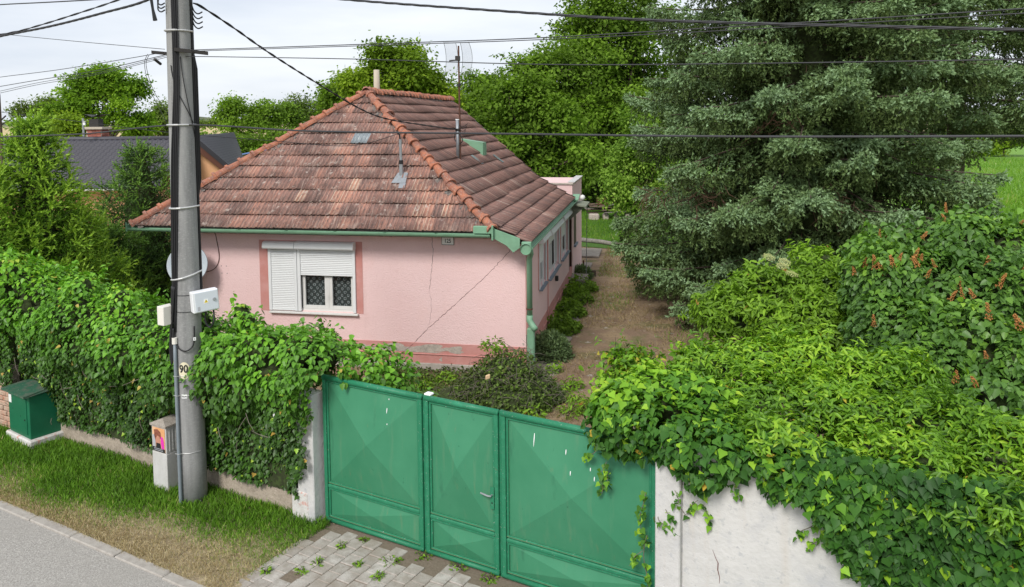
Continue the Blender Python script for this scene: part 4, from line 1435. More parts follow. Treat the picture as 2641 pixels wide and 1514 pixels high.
MB(loc3(bw)).box(FL(-7.75, .17, .55), (1.1, .3, 1.2), gd, -gn).build('rendered_face', M['fence_wall'], bw)
gg = random.Random(2)
for k in range(12):
    for i in range(5):
        if gg.random() < .2:
            continue
        p = FL(-8.2 + i * .235 + (.11 if k % 2 else 0), .325, .05 + k * .09)
        MB(loc3(bw)).box(p, (.22, .05 + gg.uniform(0, .03), .075), gd, -gn).build('brick', M['brick_old'], bw, bevel=.01)

pier = thing('gate_post', 'whitewashed square gate post with flaking base left of the gate', 'gate post', FL(-.2, 0))
pb = loc3(pier)
b = MB(pb)
b.box(FL(-.22, .05, .86), (.30, .24, 1.9), gd, -gn).build('shaft', M['lime'], pier, bevel=.012)
b = MB(pb)
b.box(FL(-.33, .07, .2), (.34, .22, .48), gd, -gn).build('flaking_foot', M['lime_pink'], pier, bevel=.03)

rw = thing('garden_wall', 'whitewashed garden wall right of the gate under hanging ivy', 'wall', FL(6.5, 0))
rb = loc3(rw)
b = MB(rb)
b.box(FL(7.6, 0.0, .98), (5.16, .2, 2.05), gd, -gn).build('panel', M['lime'], rw, bevel=.01)
b = MB(rb)
b.box(FL(4.885, .02, .98), (.27, .30, 2.1), gd, -gn).build('post', M['lime'], rw, bevel=.012)
b = MB(rb)
pts = [fencep(x, y, .1035) for x, y in ((1838, 1418), (1846, 1440), (1852, 1452), (1851, 1470), (1856, 1490), (1855, 1505))]
vs = []
for i, p in enumerate(pts):
    w = .006 * (1 - abs(i - 2.5) / 3.5)
    vs += [p - gd * w, p + gd * w]
b.add(vs, [(2 * i, 2 * i + 1, 2 * i + 3, 2 * i + 2) for i in range(len(pts) - 1)]).build('crack', M['crackm'], rw)

GH = 2.065


def gate_leaf(name, label, s0, s1, split, handle=False):
    t = thing(name, label, 'gate', FL((s0 + s1) / 2, 0))
    tb = loc3(t)
    st = .055
    for (a, nm) in ((s0 + st / 2, 'stile'), (s1 - st / 2, 'stile')):
        MB(tb).box(FL(a, .01, GH / 2 + .01), (st, .055, GH - .08), gd, -gn).build(nm, M['gate_rail'], t, bevel=.006)
    MB(tb).tube([FL(s0, .012, GH - .03), FL(s1, .012, GH - .03)], .038, 10).build('top_rail', M['gate_rail'], t, smooth=True)
    MB(tb).tube([FL(s0, .02, .05), FL(s1, .02, .05)], .032, 8).build('bottom_rail', M['gate_rail'], t, smooth=True)
    MB(tb).box(FL((s0 + s1) / 2, .012, split), (s1 - s0 - 2 * st - .004, .05, .05), gd, -gn).build('middle_rail', M['gate_rail'], t, bevel=.012)
    for (z0, z1) in ((.085, split - .03), (split + .03, GH - .065)):
        a0, a1 = s0 + st + .003, s1 - st - .003
        # raised moulding round the pressed panel
        fr = .028
        for (x0, x1, y0, y1) in ((a0, a1, z1 - fr, z1), (a0, a1, z0, z0 + fr), (a0, a0 + fr, z0 + fr, z1 - fr), (a1 - fr, a1, z0 + fr, z1 - fr)):
            MB(tb).box(FL((x0 + x1) / 2, .006, (y0 + y1) / 2), (x1 - x0, .028, y1 - y0), gd, -gn).build('moulding', M['gate_rail'], t, bevel=.005)
        MB(tb).box(FL((a0 + a1) / 2, .0225, z0 + fr * .5), (a1 - a0 - .01, .004, .004), gd, -gn).build('dust_line', M['gate_dirt'], t)
        c0, c1, d0, d1 = a0 + fr + .002, a1 - fr - .002, z0 + fr + .002, z1 - fr - .002
        b = MB(tb)
        # pressed sheet: four facets meeting at a low point in the middle
        ap = FL((c0 + c1) / 2, .125 if d1 - d0 > .8 else .05, (d0 + d1) / 2)
        b.add([FL(c0, -.002, d0), FL(c1, -.002, d0), FL(c1, -.002, d1), FL(c0, -.002, d1), ap], [(0, 1, 4), (1, 2, 4), (2, 3, 4), (3, 0, 4), (3, 2, 1, 0)])
        b.build('pressed_panel', M['gate'], t)
    if handle:
        hs = s1 - .082
        pl_ = MB(tb).box(FL(hs, .042, .98), (.052, .008, .27), gd, -gn).build('lock_plate', M['gate_rail'], t)
        MB(tb).tube([FL(hs, .045, 1.02), FL(hs, .085, 1.02), FL(hs - .03, .092, 1.02), FL(hs - .135, .09, 1.035)], .011, 8).build('lever_handle', M['zinc'], t)
        MB(tb).tube([FL(hs, .045, .92), FL(hs, .049, .92)], .010, 8).build('keyhole', M['print_black'], pl_)
    return t


g1 = gate_leaf('gate_leaf', 'left green metal gate leaf, partly under the hedge ivy', 0.0, 1.655, .53)
g2 = gate_leaf('wicket_gate', 'narrow green wicket door with a lever handle between the gate leaves', 1.70, 2.765, .52, True)
g3 = gate_leaf('gate_leaf', 'right green metal gate leaf, wide, beside the white wall', 2.81, 4.72, .50)
# gate posts of steel between the leaves are part of the left leaf
MB(loc3(g1)).box(FL(1.678, -.02, 1.03), (.038, .05, 2.05), gd, -gn).build('meeting_post', M['gate_rail'], g1)
MB(loc3(g3)).box(FL(2.788, -.02, 1.03), (.038, .05, 2.05), gd, -gn).build('meeting_post', M['gate_rail'], g3)
# bird lime and paint drips
gg = random.Random(9)
for (px, py, L_, t) in ((997, 1060, .07, g1), (997, 1095, .02, g1), (1003, 1030, .02, g1), (1145, 1130, .12, g2), (1377, 1135, .15, g3), (1459, 1167, .06, g3), (1470, 1222, .05, g3), (1532, 1237, .05, g3), (1522, 1212, .04, g3), (1092, 1185, .04, g1), (912, 998, .03, g1), (968, 1000, .02, g1)):
    p = fencep(px, py, .0)
    q = p - G0
    s_, z_ = q @ gd, q[2]
    # distance of the facet surface at that place
    lim = {id(g1): (0.09, 1.565), id(g2): (1.79, 2.675), id(g3): (2.9, 4.63)}[id(t)]
    zz0, zz1 = .59, 1.97
    u = 1 - abs((s_ - (lim[0] + lim[1]) / 2) / ((lim[1] - lim[0]) / 2))
    v = 1 - abs((z_ - (zz0 + zz1) / 2) / ((zz1 - zz0) / 2))
    o_ = .125 * max(0, min(u, v)) + .004
    p = fencep(px, py, o_)
    q = p - G0
    s_, z_ = q @ gd, q[2]
    k = 7
    vs = []
    for i in range(k):
        f = i / (k - 1)
        w = .0042 * (math.sin(math.pi * min(1, f * .8 + .2)) + .25)
        zc = z_ + L_ / 2 - L_ * f
        v = 1 - abs((zc - (zz0 + zz1) / 2) / ((zz1 - zz0) / 2))
        oo = .125 * max(0, min(u, v)) + .004
        vs += [FL(s_ - w, oo, zc), FL(s_ + w, oo, zc)]
    MB(loc3(t)).add(vs, [(2 * i, 2 * i + 1, 2 * i + 3, 2 * i + 2) for i in range(k - 1)]).build('bird_dropping', M['plate_white'], t)

mbx = thing('letter_box', 'dark grey letter box behind the meeting of gate and wicket door', 'letter box', FL(1.95, -.16, 1.6))
mbb = loc3(mbx)
MB(mbb).box(FL(1.95, -.17, 1.70), (.42, .14, .36), gd, -gn).build('body', M['dkmetal'], mbx, bevel=.01)
MB(mbb).prism([FL(1.72, -.07, 1.88), FL(1.72, -.27, 1.88), FL(1.72, -.28, 1.94), FL(1.72, -.10, 1.91)], gd * .46).build('lid', M['dkmetal'], mbx)
MB(mbb).box(FL(1.73, -.03, 2.075), (.10, .09, .03), gd, -gn).build('bent_flap', M['plate_white'], mbx, bevel=.01)

pipe = thing('pipe_stub', 'white and green painted pipe end poking out of the hedge', 'pipe', FL(-1.05, .3, 1.5))
p = fencep(712, 1070, .40)
q = fencep(728, 1072, .25)
MB(loc3(pipe)).tube([p - gd * .0, p + (q - p) * .45], .048, 12).build('white_end', M['cab_conc'], pipe)
MB(loc3(pipe)).tube([p + (q - p) * .45, q + (q - p) * 1.5], .044, 12).build('green_tube', M['gate'], pipe)

# ================================================================== POLE
PB = np.array([-4.697, 10.962, 0.0])
PT = np.array([-4.640, 10.962, 8.6])
pole = thing('utility_pole', 'tall round grey concrete utility pole with black cables and meter boxes', 'utility pole', PB)
pr = lambda z: .196 - .0054 * z
pax = lambda z: PB + (PT - PB) * z / 8.6
fd = nrm(np.array([4.697, -10.962, 0.0]))
rd = np.cross(fd, (0, 0, 1.0)) * -1
rd = nrm(np.array([-fd[1], fd[0], 0])) if (np.array([-fd[1], fd[0], 0])[0] > 0) else nrm(np.array([fd[1], -fd[0], 0]))


def pp(z, deg, ext=0.0):
    a = R(deg)
    return pax(z) + (fd * math.cos(a) + rd * math.sin(a)) * (pr(z) + ext)


def zpole(py, px=480):
    return float(atY(px, py, 10.80)[2])


MB(PB).tube([pax(z) for z in np.linspace(-.2, 8.6, 12)], [pr(z) for z in np.linspace(-.2, 8.6, 12)], 32).build('shaft', M['pole'], pole, smooth=True)


def interp(tab, z):
    zs = [t_[0] for t_ in tab]
    return float(np.interp(z, zs, [t_[1] for t_ in tab]))


for k in range(4):
    tab = [(2.2, -84 + k * 7), (3.2, -70 + k * 8), (5.0, -52 + k * 10), (6.0, -28 + k * 8), (8.5, -24 + k * 7)]
    zs = np.linspace(2.55 if k else 2.35, 8.5, 30)
    MB(PB).tube([pp(z, interp(tab, z) + 1.5 * math.sin(z * 1.3 + k), .013 + .004 * math.sin(z * 2 + k)) for z in zs], .0125, 7).build('black_cable', M['black'], pole, smooth=True)
for k in range(3):
    z0 = zpole(838)
    pts = [pp(3.2, -66 + k * 8, .03), pp(2.7, -76 + k * 6, .045), pp(2.35, -86 + k * 5, .06), pp(2.18 - .05 * k, -80 + k * 6, .06), pp(2.35, -70 + k * 6, .05), pp(2.6, -60, .04)]
    MB(PB).loop(pts, .013, 6).build('cable_loop', M['black'], pole, smooth=True)
for k in range(3):
    tab = [(2.9, 86 + k * 5), (4.5, 88 + k * 5), (5.6, 84 + k * 6), (6.6, 80 + k * 6), (8.5, 70 + k * 6)]
    zs = np.linspace(2.9, 8.5, 26)
    MB(PB).tube([pp(z, interp(tab, z), .014 + (.022 * k if 4.6 < z < 6.3 else .004 * k)) for z in zs], .0145, 6).build('black_cable', M['black'], pole, smooth=True)
for (za, a0, zb_, a1) in ((6.42, 5, 5.3, 70), (6.3, -40, 5.5, 60)):
    MB(PB).loop([pp(za + (zb_ - za) * f, a0 + (a1 - a0) * f ** 1.6, .012) for f in np.linspace(0, 1, 14)], .006, 5).build('thin_cable', M['black'], pole)
for (z, tilt) in ((zpole(77), .0), (zpole(322), .0), (zpole(536), .01), (zpole(714), .05)):
    pts = [pp(z + tilt * math.sin(R(d)), d, .026 if abs(d + 40) < 40 or abs(d - 85) < 18 else .010) for d in range(-180, 181, 15)]
    MB(PB).tube(pts, .013, 5, cap=False).build('strap', M['strap'], pole)
# crossarm
zc_ = zpole(132)
MB(PB).box(pp(zc_, 20, .05) + rd * .08 + np.array([0, 0, -.0]), (.44, .05, .048), nrm(rd + np.array([0, 0, -.10])), fd * -1).build('crossarm', M['dkmetal'], pole)
MB(PB).box(pp(zc_ - .01, -100, .10), (.20, .04, .042), nrm(rd + np.array([0, 0, -.08])), fd * -1).build('crossarm', M['dkmetal'], pole)
MB(PB).tube([pp(zc_ - .16, -120, .12), pp(zc_ - .10, -95, .16)], .02, 6).build('dead_end_clamp', M['dkmetal'], pole)
for k in range(4):
    z = zpole(25 + k * 13)
    MB(PB).loop([pp(z + .12, 80, .02), pp(z + .02, 88, .05), pp(z - .02, 90, .10), pp(z + .01, 92, .16)], .010, 5).build('branch_clamp', M['black'], pole)
for k in range(3):
    z = zpole(5 + k * 9)
    MB(PB).loop([pp(z + .2, -110, .10), pp(z + .02, -100, .10), pp(z - .03, -80, .06), pp(z - .01, -62, .03)], .010, 5).build('branch_clamp', M['black'], pole)
MB(PB).tube([pp(zpole(-20), -105, .2), pp(zpole(20), -102, .17), pp(zpole(50), -100, .14)], [.022, .018, .03], 6).build('tension_clamp', M['black'], pole)
for k in range(2):
    a = pp(zc_ - .03, -100 - 10 * k, .25)
    MB(PB).loop([a, a + np.array([-.05, 0, -.15]), a + np.array([.02 + .02 * k, 0, -.5]), a + np.array([.22, .02, -.95 + .12 * k])], .004, 4).build('thin_cable', M['wire'], pole)
# white meter box
bx_c = pp(zpole(778, 508), 42, .07) + rd * .06
ex_ = nrm(rd * .96 + fd * -.26 + np.array([0, 0, .06]))
ez_ = nrm(np.array([0, 0, 1.0]) - ex_ * ex_[2])
ey_ = np.cross(ez_, ex_)
mbox = MB(PB).box(bx_c, (.36, .13, .30), ex_, ey_, ez_).build('meter_box', M['box_white'], pole, bevel=.01)
fc = bx_c - ey_ * .0655
MB(PB).box(fc + ex_ * .012, (.315, .008, .272), ex_, ey_, ez_).build('box_door', M['box_door'], mbox, bevel=.003)
fc2 = fc - ey_ * .0055
MB(PB).lathe(fc2 + ex_ * .115 + ez_ * .008, [(0, .014), (.022, .014), (.024, 0)], 14, ex_, ez_, -ey_).build('knob', M['knob'], mbox)
MB(PB).box(fc2, (.062, .002, .062), ex_, ey_, ez_).build('sticker', M['plate_white'], mbox)
fc3 = fc2 - ey_ * .0022
MB(PB).add([fc3 + ex_ * a + ez_ * c_ for a, c_ in ((-.027, -.02), (.027, -.02), (0, .027))], [(0, 1, 2)]).build('warning_triangle', M['yellow'], mbox)
fc4 = fc3 - ey_ * .0012
MB(PB).add([fc4 + ex_ * a + ez_ * c_ for a, c_ in ((.002, .016), (-.006, .0), (0, .0), (-.003, -.014), (.007, .004), (.001, .004))], [(0, 1, 2, 3, 4, 5)]).build('bolt_sign', M['print_black'], mbox)
p = fc2 - ex_ * .105 - ez_ * .09
MB(PB).box(p, (.034, .0015, .055), ex_, ey_, ez_).build('type_label', M['p_grey'], mbox)
# cream box behind, left
cb = pp(zpole(812, 440), -78, .05) - rd * .05
ex2 = nrm(rd * .35 + fd * .94)
MB(PB).box(cb, (.20, .14, .27), nrm(rd * .8 + fd * -.6), None).build('cream_box', M['box_cream'], pole, bevel=.008)
# cable loops under the meter box, small tag 2, tie wires
zb0 = bx_c[2] - .15
MB(PB).loop([bx_c + np.array([.02, 0, -.15]), bx_c + np.array([.0, 0, -.3]), bx_c + np.array([.06, 0, -.39]), bx_c + np.array([.12, 0, -.3]), bx_c + ex_ * .12 + np.array([0, 0, -.14])], .013, 7).build('cable_loop', M['black'], pole, smooth=True)
MB(PB).loop([pp(2.45, -60, .02), pp(2.33, -40, .03), pp(2.28, -10, .03), pp(2.36, 18, .02), pp(2.62, 24, .02)], .010, 6).build('cable_loop', M['black'], pole, smooth=True)
tgp = pp(2.44, 22, .034)
tgm = MB(PB).box(tgp, (.035, .004, .045), rd, -fd).build('cable_tag', M['plate_white'], pole)
text_part('digit', '2', .036, M['print_black'], tgm, basis(tgp + fd * .0035 - PB, rd, (0, 0, 1)), .0005)
for z in (zpole(762), zpole(805)):
    MB(PB).tube([pp(z, d, .006) for d in range(-95, 96, 15)], .004, 4).build('tie_wire', M['black'], pole)
# grey conduit
cz = [(-.15, -46), (2.40, -56)]
MB(PB).tube([pp(z, interp(cz, z), .034) for z in np.linspace(-.15, 2.42, 10)], .025, 10).build('conduit', M['conduit'], pole, smooth=True)
MB(PB).tube([pp(2.38, -56, .034), pp(2.47, -56, .034)], .036, 10).build('conduit_collar', M['box_cream'], pole)
for z in (zpole(968), zpole(1167), zpole(1018)):
    MB(PB).tube([pp(z + .004 * math.sin(d * .1), d, .060 if d < -38 else .006) for d in range(-60, 41, 8)], .0042, 5).build('tie_wire', M['strap'], pole)
# painted oval with 90 and small number plate
zo = zpole(955)
b = MB(PB)
n = 28
vs = [pp(zo, -22, .0035)] + [pp(zo + math.sin(2 * math.pi * i / n) * .125, -22 + math.cos(2 * math.pi * i / n) * 25, .0035) for i in range(n)]
b.add(vs, [(0, 1 + i, 1 + (i + 1) % n) for i in range(n)])
ov = b.build('painted_oval', M['oval'], pole)


def on_pole(name, s, size, zc, deg, bold, sq):
    o = text_part(name, s, size, M['print_black'], ov, Matrix.Identity(4), bold, sq)
    for v in o.data.vertices:
        x, y, z = v.co
        rr_ = pr(zc)
        q = pp(zc + y, deg + math.degrees(x / rr_), .0055 + z) - PB
        v.co = q
    return o


on_pole('painted_number', '90', .155, zo + .022, -24, .003, .8)
zp_ = zpole(1021)
b = MB(PB)
vs = []
for d in np.linspace(-36, -12, 6):
    vs += [pp(zp_ - .028, d, .004), pp(zp_ + .028, d, .004)]
b.add(vs, [(2 * i, 2 * i + 2, 2 * i + 3, 2 * i + 1) for i in range(5)])
b.build('number_strip', M['plate_white'], pole)
on_pole('strip_number', '00290', .042, zp_, -24, .0006, .62)

# ================================================================== WIRES
def wire(label, pts, rad, off=.48, n=6, sub=10, mt='wire', twist=0, grp=None):
    """pts: photo pixels on the vertical plane of the street line, or 3-D points"""
    P = [np.asarray(p, float) if len(p) == 3 else fencep(p[0], p[1], off) for p in pts]
    # smooth through the points
    out = []
    for i in range(len(P) - 1):
        p0, p1, p2, p3 = P[max(i - 1, 0)], P[i], P[i + 1], P[min(i + 2, len(P) - 1)]
        for k in range(sub):
            t = k / sub
            out.append(.5 * ((2 * p1) + (-p0 + p2) * t + (2 * p0 - 5 * p1 + 4 * p2 - p3) * t * t + (-p0 + 3 * p1 - 3 * p2 + p3) * t ** 3))
    out.append(P[-1])
    o = thing('overhead_wire', label, 'wire', out[len(out) // 2], group=grp or 'wires strung from the utility pole')
    base = loc3(o)
    if twist:
        tot = np.cumsum([0] + [np.linalg.norm(out[i + 1] - out[i]) for i in range(len(out) - 1)])
        fine = np.linspace(0, tot[-1], int(tot[-1] / .07) + 2)
        XYZ = np.stack([np.interp(fine, tot, [q[a] for q in out]) for a in range(3)], 1)
        d = nrm(np.gradient(XYZ, axis=0))
        a1 = nrm(np.cross(d, (0, 0, 1)))
        a2 = np.cross(a1, d)
        for k in range(twist):
            ph = fine * 9 + 2 * math.pi * k / twist
            Q = XYZ + (a1 * np.cos(ph)[:, None] + a2 * np.sin(ph)[:, None]) * rad * .95
            MB(base).tube(list(Q), rad, 5).build('strand', M[mt], o, smooth=True)
    else:
        MB(base).tube(out, rad, n).build('strand', M[mt], o, smooth=True)
    return o


pa = lambda py, px=None: fencep(px or (458 + py * .032), py, .48)
wire('thick telephone cable clamped to the pole and running level to the right', [(-160, 372), (0, 354), (220, 345), pa(322), (800, 338), (1300, 345), (1900, 352), (2641, 351), (2900, 349)], .012)
wire('single thin wire across the spruce just above the thick cable', [pa(145), (900, 152), (1400, 166), (1900, 164), (2641, 153), (2900, 148)], .006)
wire('upper of two near-parallel wires rising towards the right edge', [pa(130), (1000, 112), (1400, 97), (1900, 68), (2300, 44), (2641, 22), (2900, 5)], .006)
wire('lower of two near-parallel wires rising towards the right edge', [pa(133), (1000, 116), (1400, 102), (1900, 77), (2300, 54), (2641, 34), (2900, 18)], .005)
wire('twisted power cable crossing the top of the picture to the right', [(600, -32), (880, -2), (1300, 29), (1640, 50), (2000, 62), (2300, 69), (2641, 77), (2900, 84)], .008, twist=3)
wire('thick twisted power cable leaving the pole to the upper left', [(-120, 122), (0, 94), (130, 68), (260, 35), (385, -2), pa(-60)], .010, twist=4)
wire('second strand above the thick twisted power cable at upper left', [(-120, 110), (30, 84), (100, 66), (200, 35), (310, -2), (400, -40)], .008, twist=2)
wire('short cable in the top left corner of the sky', [(-100, 20), (0, 12), (120, 6), (245, -1), (330, -8)], .010)
wire('thin wire from the left edge down to the crossarm', [(-120, 72), (0, 87), (200, 107), (425, 127)], .005)
wire('topmost of the thin wires fanning left from the crossarm', [(-120, 217), (0, 199), (150, 180), (330, 151), (420, 135)], .005)
wire('second of the thin wires fanning left from the crossarm', [(-120, 244), (0, 223), (100, 206), (260, 180), (432, 140)], .0055)
wire('third of the thin wires fanning left from the crossarm', [(-120, 260), (0, 235), (100, 213), (260, 186), (432, 143)], .004)
wire('lowest of the thin wires fanning left from the crossarm', [(-120, 266), (0, 240), (100, 218), (260, 190), (432, 147)], .004)
ms = HW(mp[0], mp[1], zt_ - .25)
wire('black service cable sagging from the pole top to the roof mast', [pp(zpole(2), 86, .05), tuple(pp(zpole(10), 88, .15)), tuple(atY(600, 70, 11.8)), tuple(atY(700, 140, 13.0)), tuple(atY(830, 222, 14.8)), tuple(atY(930, 281, 16.2)), tuple(atY(1000, 307, 17.4)), tuple(atY(1090, 322, 18.9)), tuple(ms)], .010, twist=2, mt='black')
vt = on_front(1035, 458)
vtop = HW(vt[0] - .05, vt[1] - .05, vt[2] + 1.0)
wire('black house cable from the neighbour side to the vent pipe mast', [tuple(atY(-60, 282, 24)), tuple(atY(10, 290, 23.6)), tuple(atY(215, 315, 22.5)), tuple(atY(440, 342, 20.6)), tuple(atY(700, 363, 18.9)), tuple(atY(900, 376, 17.9)), tuple(vtop)], .008, mt='black')

# ================================================================== CABINETS
cabt = thing('junction_cabinet', 'green metal junction cabinet on a plinth at the left end of the hedge', 'cabinet', FL(-6.45, .35))
cb0 = loc3(cabt)
cr = .10
cx_ = nrm(gd * math.cos(cr) - gn * math.sin(cr) * -1)
cy_ = np.cross((0, 0, 1), cx_)
cc = FL(-6.44, .30, 0)
MB(cb0).box(cc + np.array([0, 0, .05]), (.92, .62, .22), cx_, cy_).build('plinth', M['lime_pink'], cabt, bevel=.02)
MB(cb0).box(cc + np.array([0, 0, .53]), (.76, .52, .74), cx_, cy_).build('body', M['cab_green'], cabt, bevel=.008)
MB(cb0).box(cc - cy_ * .266 - cx_ * .03 + np.array([0, 0, .54]), (.65, .02, .62), cx_, cy_).build('door', M['cab_green'], cabt, bevel=.004)
MB(cb0).add([cc + cx_ * a + cy_ * c_ + np.array([0, 0, z]) for a, c_, z in ((-.43, -.36, .91), (.43, -.36, .91), (.43, .30, .95), (-.43, .30, .95), (-.43, -.36, .94), (.43, -.36, .94), (.40, .30, 1.0), (-.40, .30, 1.0))], [(0, 3, 2, 1), (4, 5, 6, 7), (0, 1, 5, 4), (1, 2, 6, 5), (2, 3, 7, 6), (3, 0, 4, 7)]).build('lid', M['cab_top'], cabt)
MB(cb0).box(cc - cy_ * .2775 - cx_ * .29 + np.array([0, 0, .76]), (.10, .003, .14), cx_, cy_).build('label_plate', M['plate_white'], cabt)
MB(cb0).tube([cc - cy_ * .277 + cx_ * .24 + np.array([0, 0, .48]), cc - cy_ * .285 + cx_ * .24 + np.array([0, 0, .48])], .014, 8).build('lock', M['print_black'], cabt)
for (a, z) in ((.08, .52), (-.2, .60)):
    MB(cb0).tube([cc - cy_ * .2765 + cx_ * a + np.array([0, 0, z]), cc - cy_ * .2785 + cx_ * a + np.array([0, 0, z])], .009, 6).build('rust_spot', M['print_black'], cabt)

kc = thing('meter_cabinet', 'narrow pale concrete meter cabinet with a colourful poster beside the pole', 'cabinet', FL(-2.78, .35))
k0 = loc3(kc)
kx = nrm(gd)
ky = -gn
kcn = FL(-2.79, .34, 0)
KW, KD, KH = .33, .40, 1.08
MB(k0).box(kcn + np.array([0, 0, .27]), (KW, KD, .66), kx, ky).build('base', M['cab_conc'], kc, bevel=.006)
MB(k0).box(kcn + np.array([0, 0, .80]), (KW - .006, KD - .006, .40), kx, ky).build('upper_body', M['cab_conc'], kc, bevel=.006)
MB(k0).add([kcn + kx * a * (KW / 2 + .015) + ky * c_ * (KD / 2 + .015) + np.array([0, 0, z]) for z in (1.0, 1.03) for a, c_ in ((-1, -1), (1, -1), (1, 1), (-1, 1))] + [kcn + ky * .12 * s_ + np.array([0, 0, 1.10]) for s_ in (-1, 1)],
           [(0, 3, 2, 1), (0, 1, 5, 4), (1, 2, 6, 5), (2, 3, 7, 6), (3, 0, 4, 7), (4, 5, 8), (5, 6, 9, 8), (6, 7, 9), (7, 4, 8, 9)]).build('lid', M['cab_lid'], kc)
for k in range(6):
    MB(k0).box(kcn + kx * (KW / 2 + .001) + ky * (-.14 + k * .055) + np.array([0, 0, .80]), (.008, .012, .33), kx, ky).build('vent_rib', M['cab_conc'], kc)
MB(k0).box(kcn + kx * (KW / 2 + .004) + ky * .12 + np.array([0, 0, .83]), (.012, .02, .07), kx, ky).build('lock', M['print_black'], kc)
ps = MB(k0).box(kcn - ky * (KD / 2 + .001) + np.array([0, 0, .80]), (KW - .05, .006, .36), kx, ky).build('poster', M['p_orange'], kc)
pf = kcn - ky * (KD / 2 + .0055)
for (nm, poly, mt_, lay) in (('print_shape', [(-.10, .14), (-.02, .16), (.05, .12), (.06, .04), (.0, -.02), (-.05, -.10), (-.09, .02)], 'p_brown', 0),
                             ('print_shape', [(-.03, .06), (.03, .05), (.04, -.03), (.0, -.09), (-.06, -.08), (-.07, -.01)], 'p_skin', 1),
                             ('print_shape', [(.055, .06), (.10, .05), (.12, -.02), (.125, -.14), (.07, -.13), (.05, -.04)], 'p_pink', 1),
                             ('print_shape', [(-.135, .06), (-.10, .07), (-.07, -.02), (-.07, -.12), (-.13, -.12)], 'p_grey', 1),
                             ('print_shape', [(-.05, -.05), (.04, -.05), (.05, -.12), (-.06, -.12)], 'print_black', 2),
                             ('print_band', [(-.138, -.115), (.138, -.125), (.138, -.178), (-.138, -.178)], 'print_black', 3)):
    off_ = -ky * (.001 * (lay + 1))
    MB(k0).add([pf + off_ + kx * a + np.array([0, 0, .80 + c_]) for a, c_ in poly], [tuple(range(len(poly)))]).build(nm, M[mt_], ps)
for z in (-.135, -.158):
    MB(k0).box(pf - ky * .0055 + np.array([0, 0, .80 + z]), (.2, .001, .008), kx, ky).build('print_line', M['p_grey'], ps)

# ================================================================== NEIGHBOUR'S HOUSE
RYn, EYn = 34.0, 30.0
A0, A1 = atY(-60, 360, RYn), atY(503, 362, RYn)
zr_ = (A0[2] + A1[2]) / 2
ze_ = float(atY(240, 478, EYn)[2])
nh = thing('neighbour_house', 'neighbouring house with dark grey tile roof and apricot gable wall', 'house', ((A0[0] + A1[0]) / 2, 32, 0))
nb = loc3(nh)
xs = np.arange(A0[0] - .5, A1[0] + .3, .034)
rows = 15
vs, F = [], []
Tn = []
for r_ in range(rows):
    for (f, lift) in ((0.0, .035), (.96, .004)):
        t = (r_ + f) / rows
        y = EYn - .35 + (RYn - EYn + .35) * t
        z = ze_ - .15 + (zr_ - ze_ + .15) * t
        w = .036 * np.maximum(np.sin(xs * 2 * math.pi / .235), -.35) + lift * 1.7
        Tn.append(np.stack([xs, np.full_like(xs, y) - w * .3, z + w], 1))
Tn = np.array(Tn)
nx = len(xs)
i = np.arange(len(Tn) * nx).reshape(len(Tn), nx)
Fq = np.stack([i[:-1, :-1], i[:-1, 1:], i[1:, 1:], i[1:, :-1]], -1).reshape(-1, 4)
me = poly_mesh('roof', Tn.reshape(-1, 3) - nb, 4, Fq, M['n_roof'])
nroof = link('roof', me, nh)
b = MB(nb)
b.tube([(A0[0] - .5, RYn, zr_ + .03), (A1[0] + .3, RYn, zr_ + .03)], .11, 8).build('ridge', M['n_roof'], nroof, smooth=True)
b = MB(nb)
b.add([(A0[0] - .5, RYn, zr_), (A1[0] + .3, RYn, zr_), (A1[0] + .3, 38, ze_ - .1), (A0[0] - .5, 38, ze_ - .1)], [(0, 1, 2, 3)]).build('rear_slope', M['n_roof'], nroof)
b = MB(nb)
trough(b, (A0[0] - .5, EYn - .45, ze_ - .12), (A1[0] + .3, EYn - .45, ze_ - .12), .07)
b.build('gutter', M['white_pvc'], nroof)
b = MB(nb)
b.box(((A0[0] + A1[0]) / 2, 34, 1.4), (A1[0] - A0[0], 7.5, 3.1)).build('wall', M['n_wall'], nh)
# wing with the gable end towards the viewer
Aw = atY(498, 350, 33.0)
Ew = atY(606, 441, 33.0)
Bw = atY(632, 420, 39.0)
Aw2 = Aw + np.array([-.4, 6.0, 0.05])
b = MB(nb)
b.add([(Aw[0] - 3, 33.5, -.1), (Ew[0] - .55, 33.5, -.1), (Ew[0] - .55, 33.5, Ew[2] + .12), (Aw[0], 33.5, Aw[2] - .22), (Aw[0] - 3, 33.5, Ew[2] + .1)], [(0, 1, 2, 3, 4)])
b.add([(Ew[0] - .55, 33.5, -.1), (Ew[0] - .9, 39, -.1), (Ew[0] - .9, 39, Ew[2] + .1), (Ew[0] - .55, 33.5, Ew[2] + .1)], [(0, 1, 2, 3)])
b.build('gable_wall', M['n_wall'], nh, recalc=False)
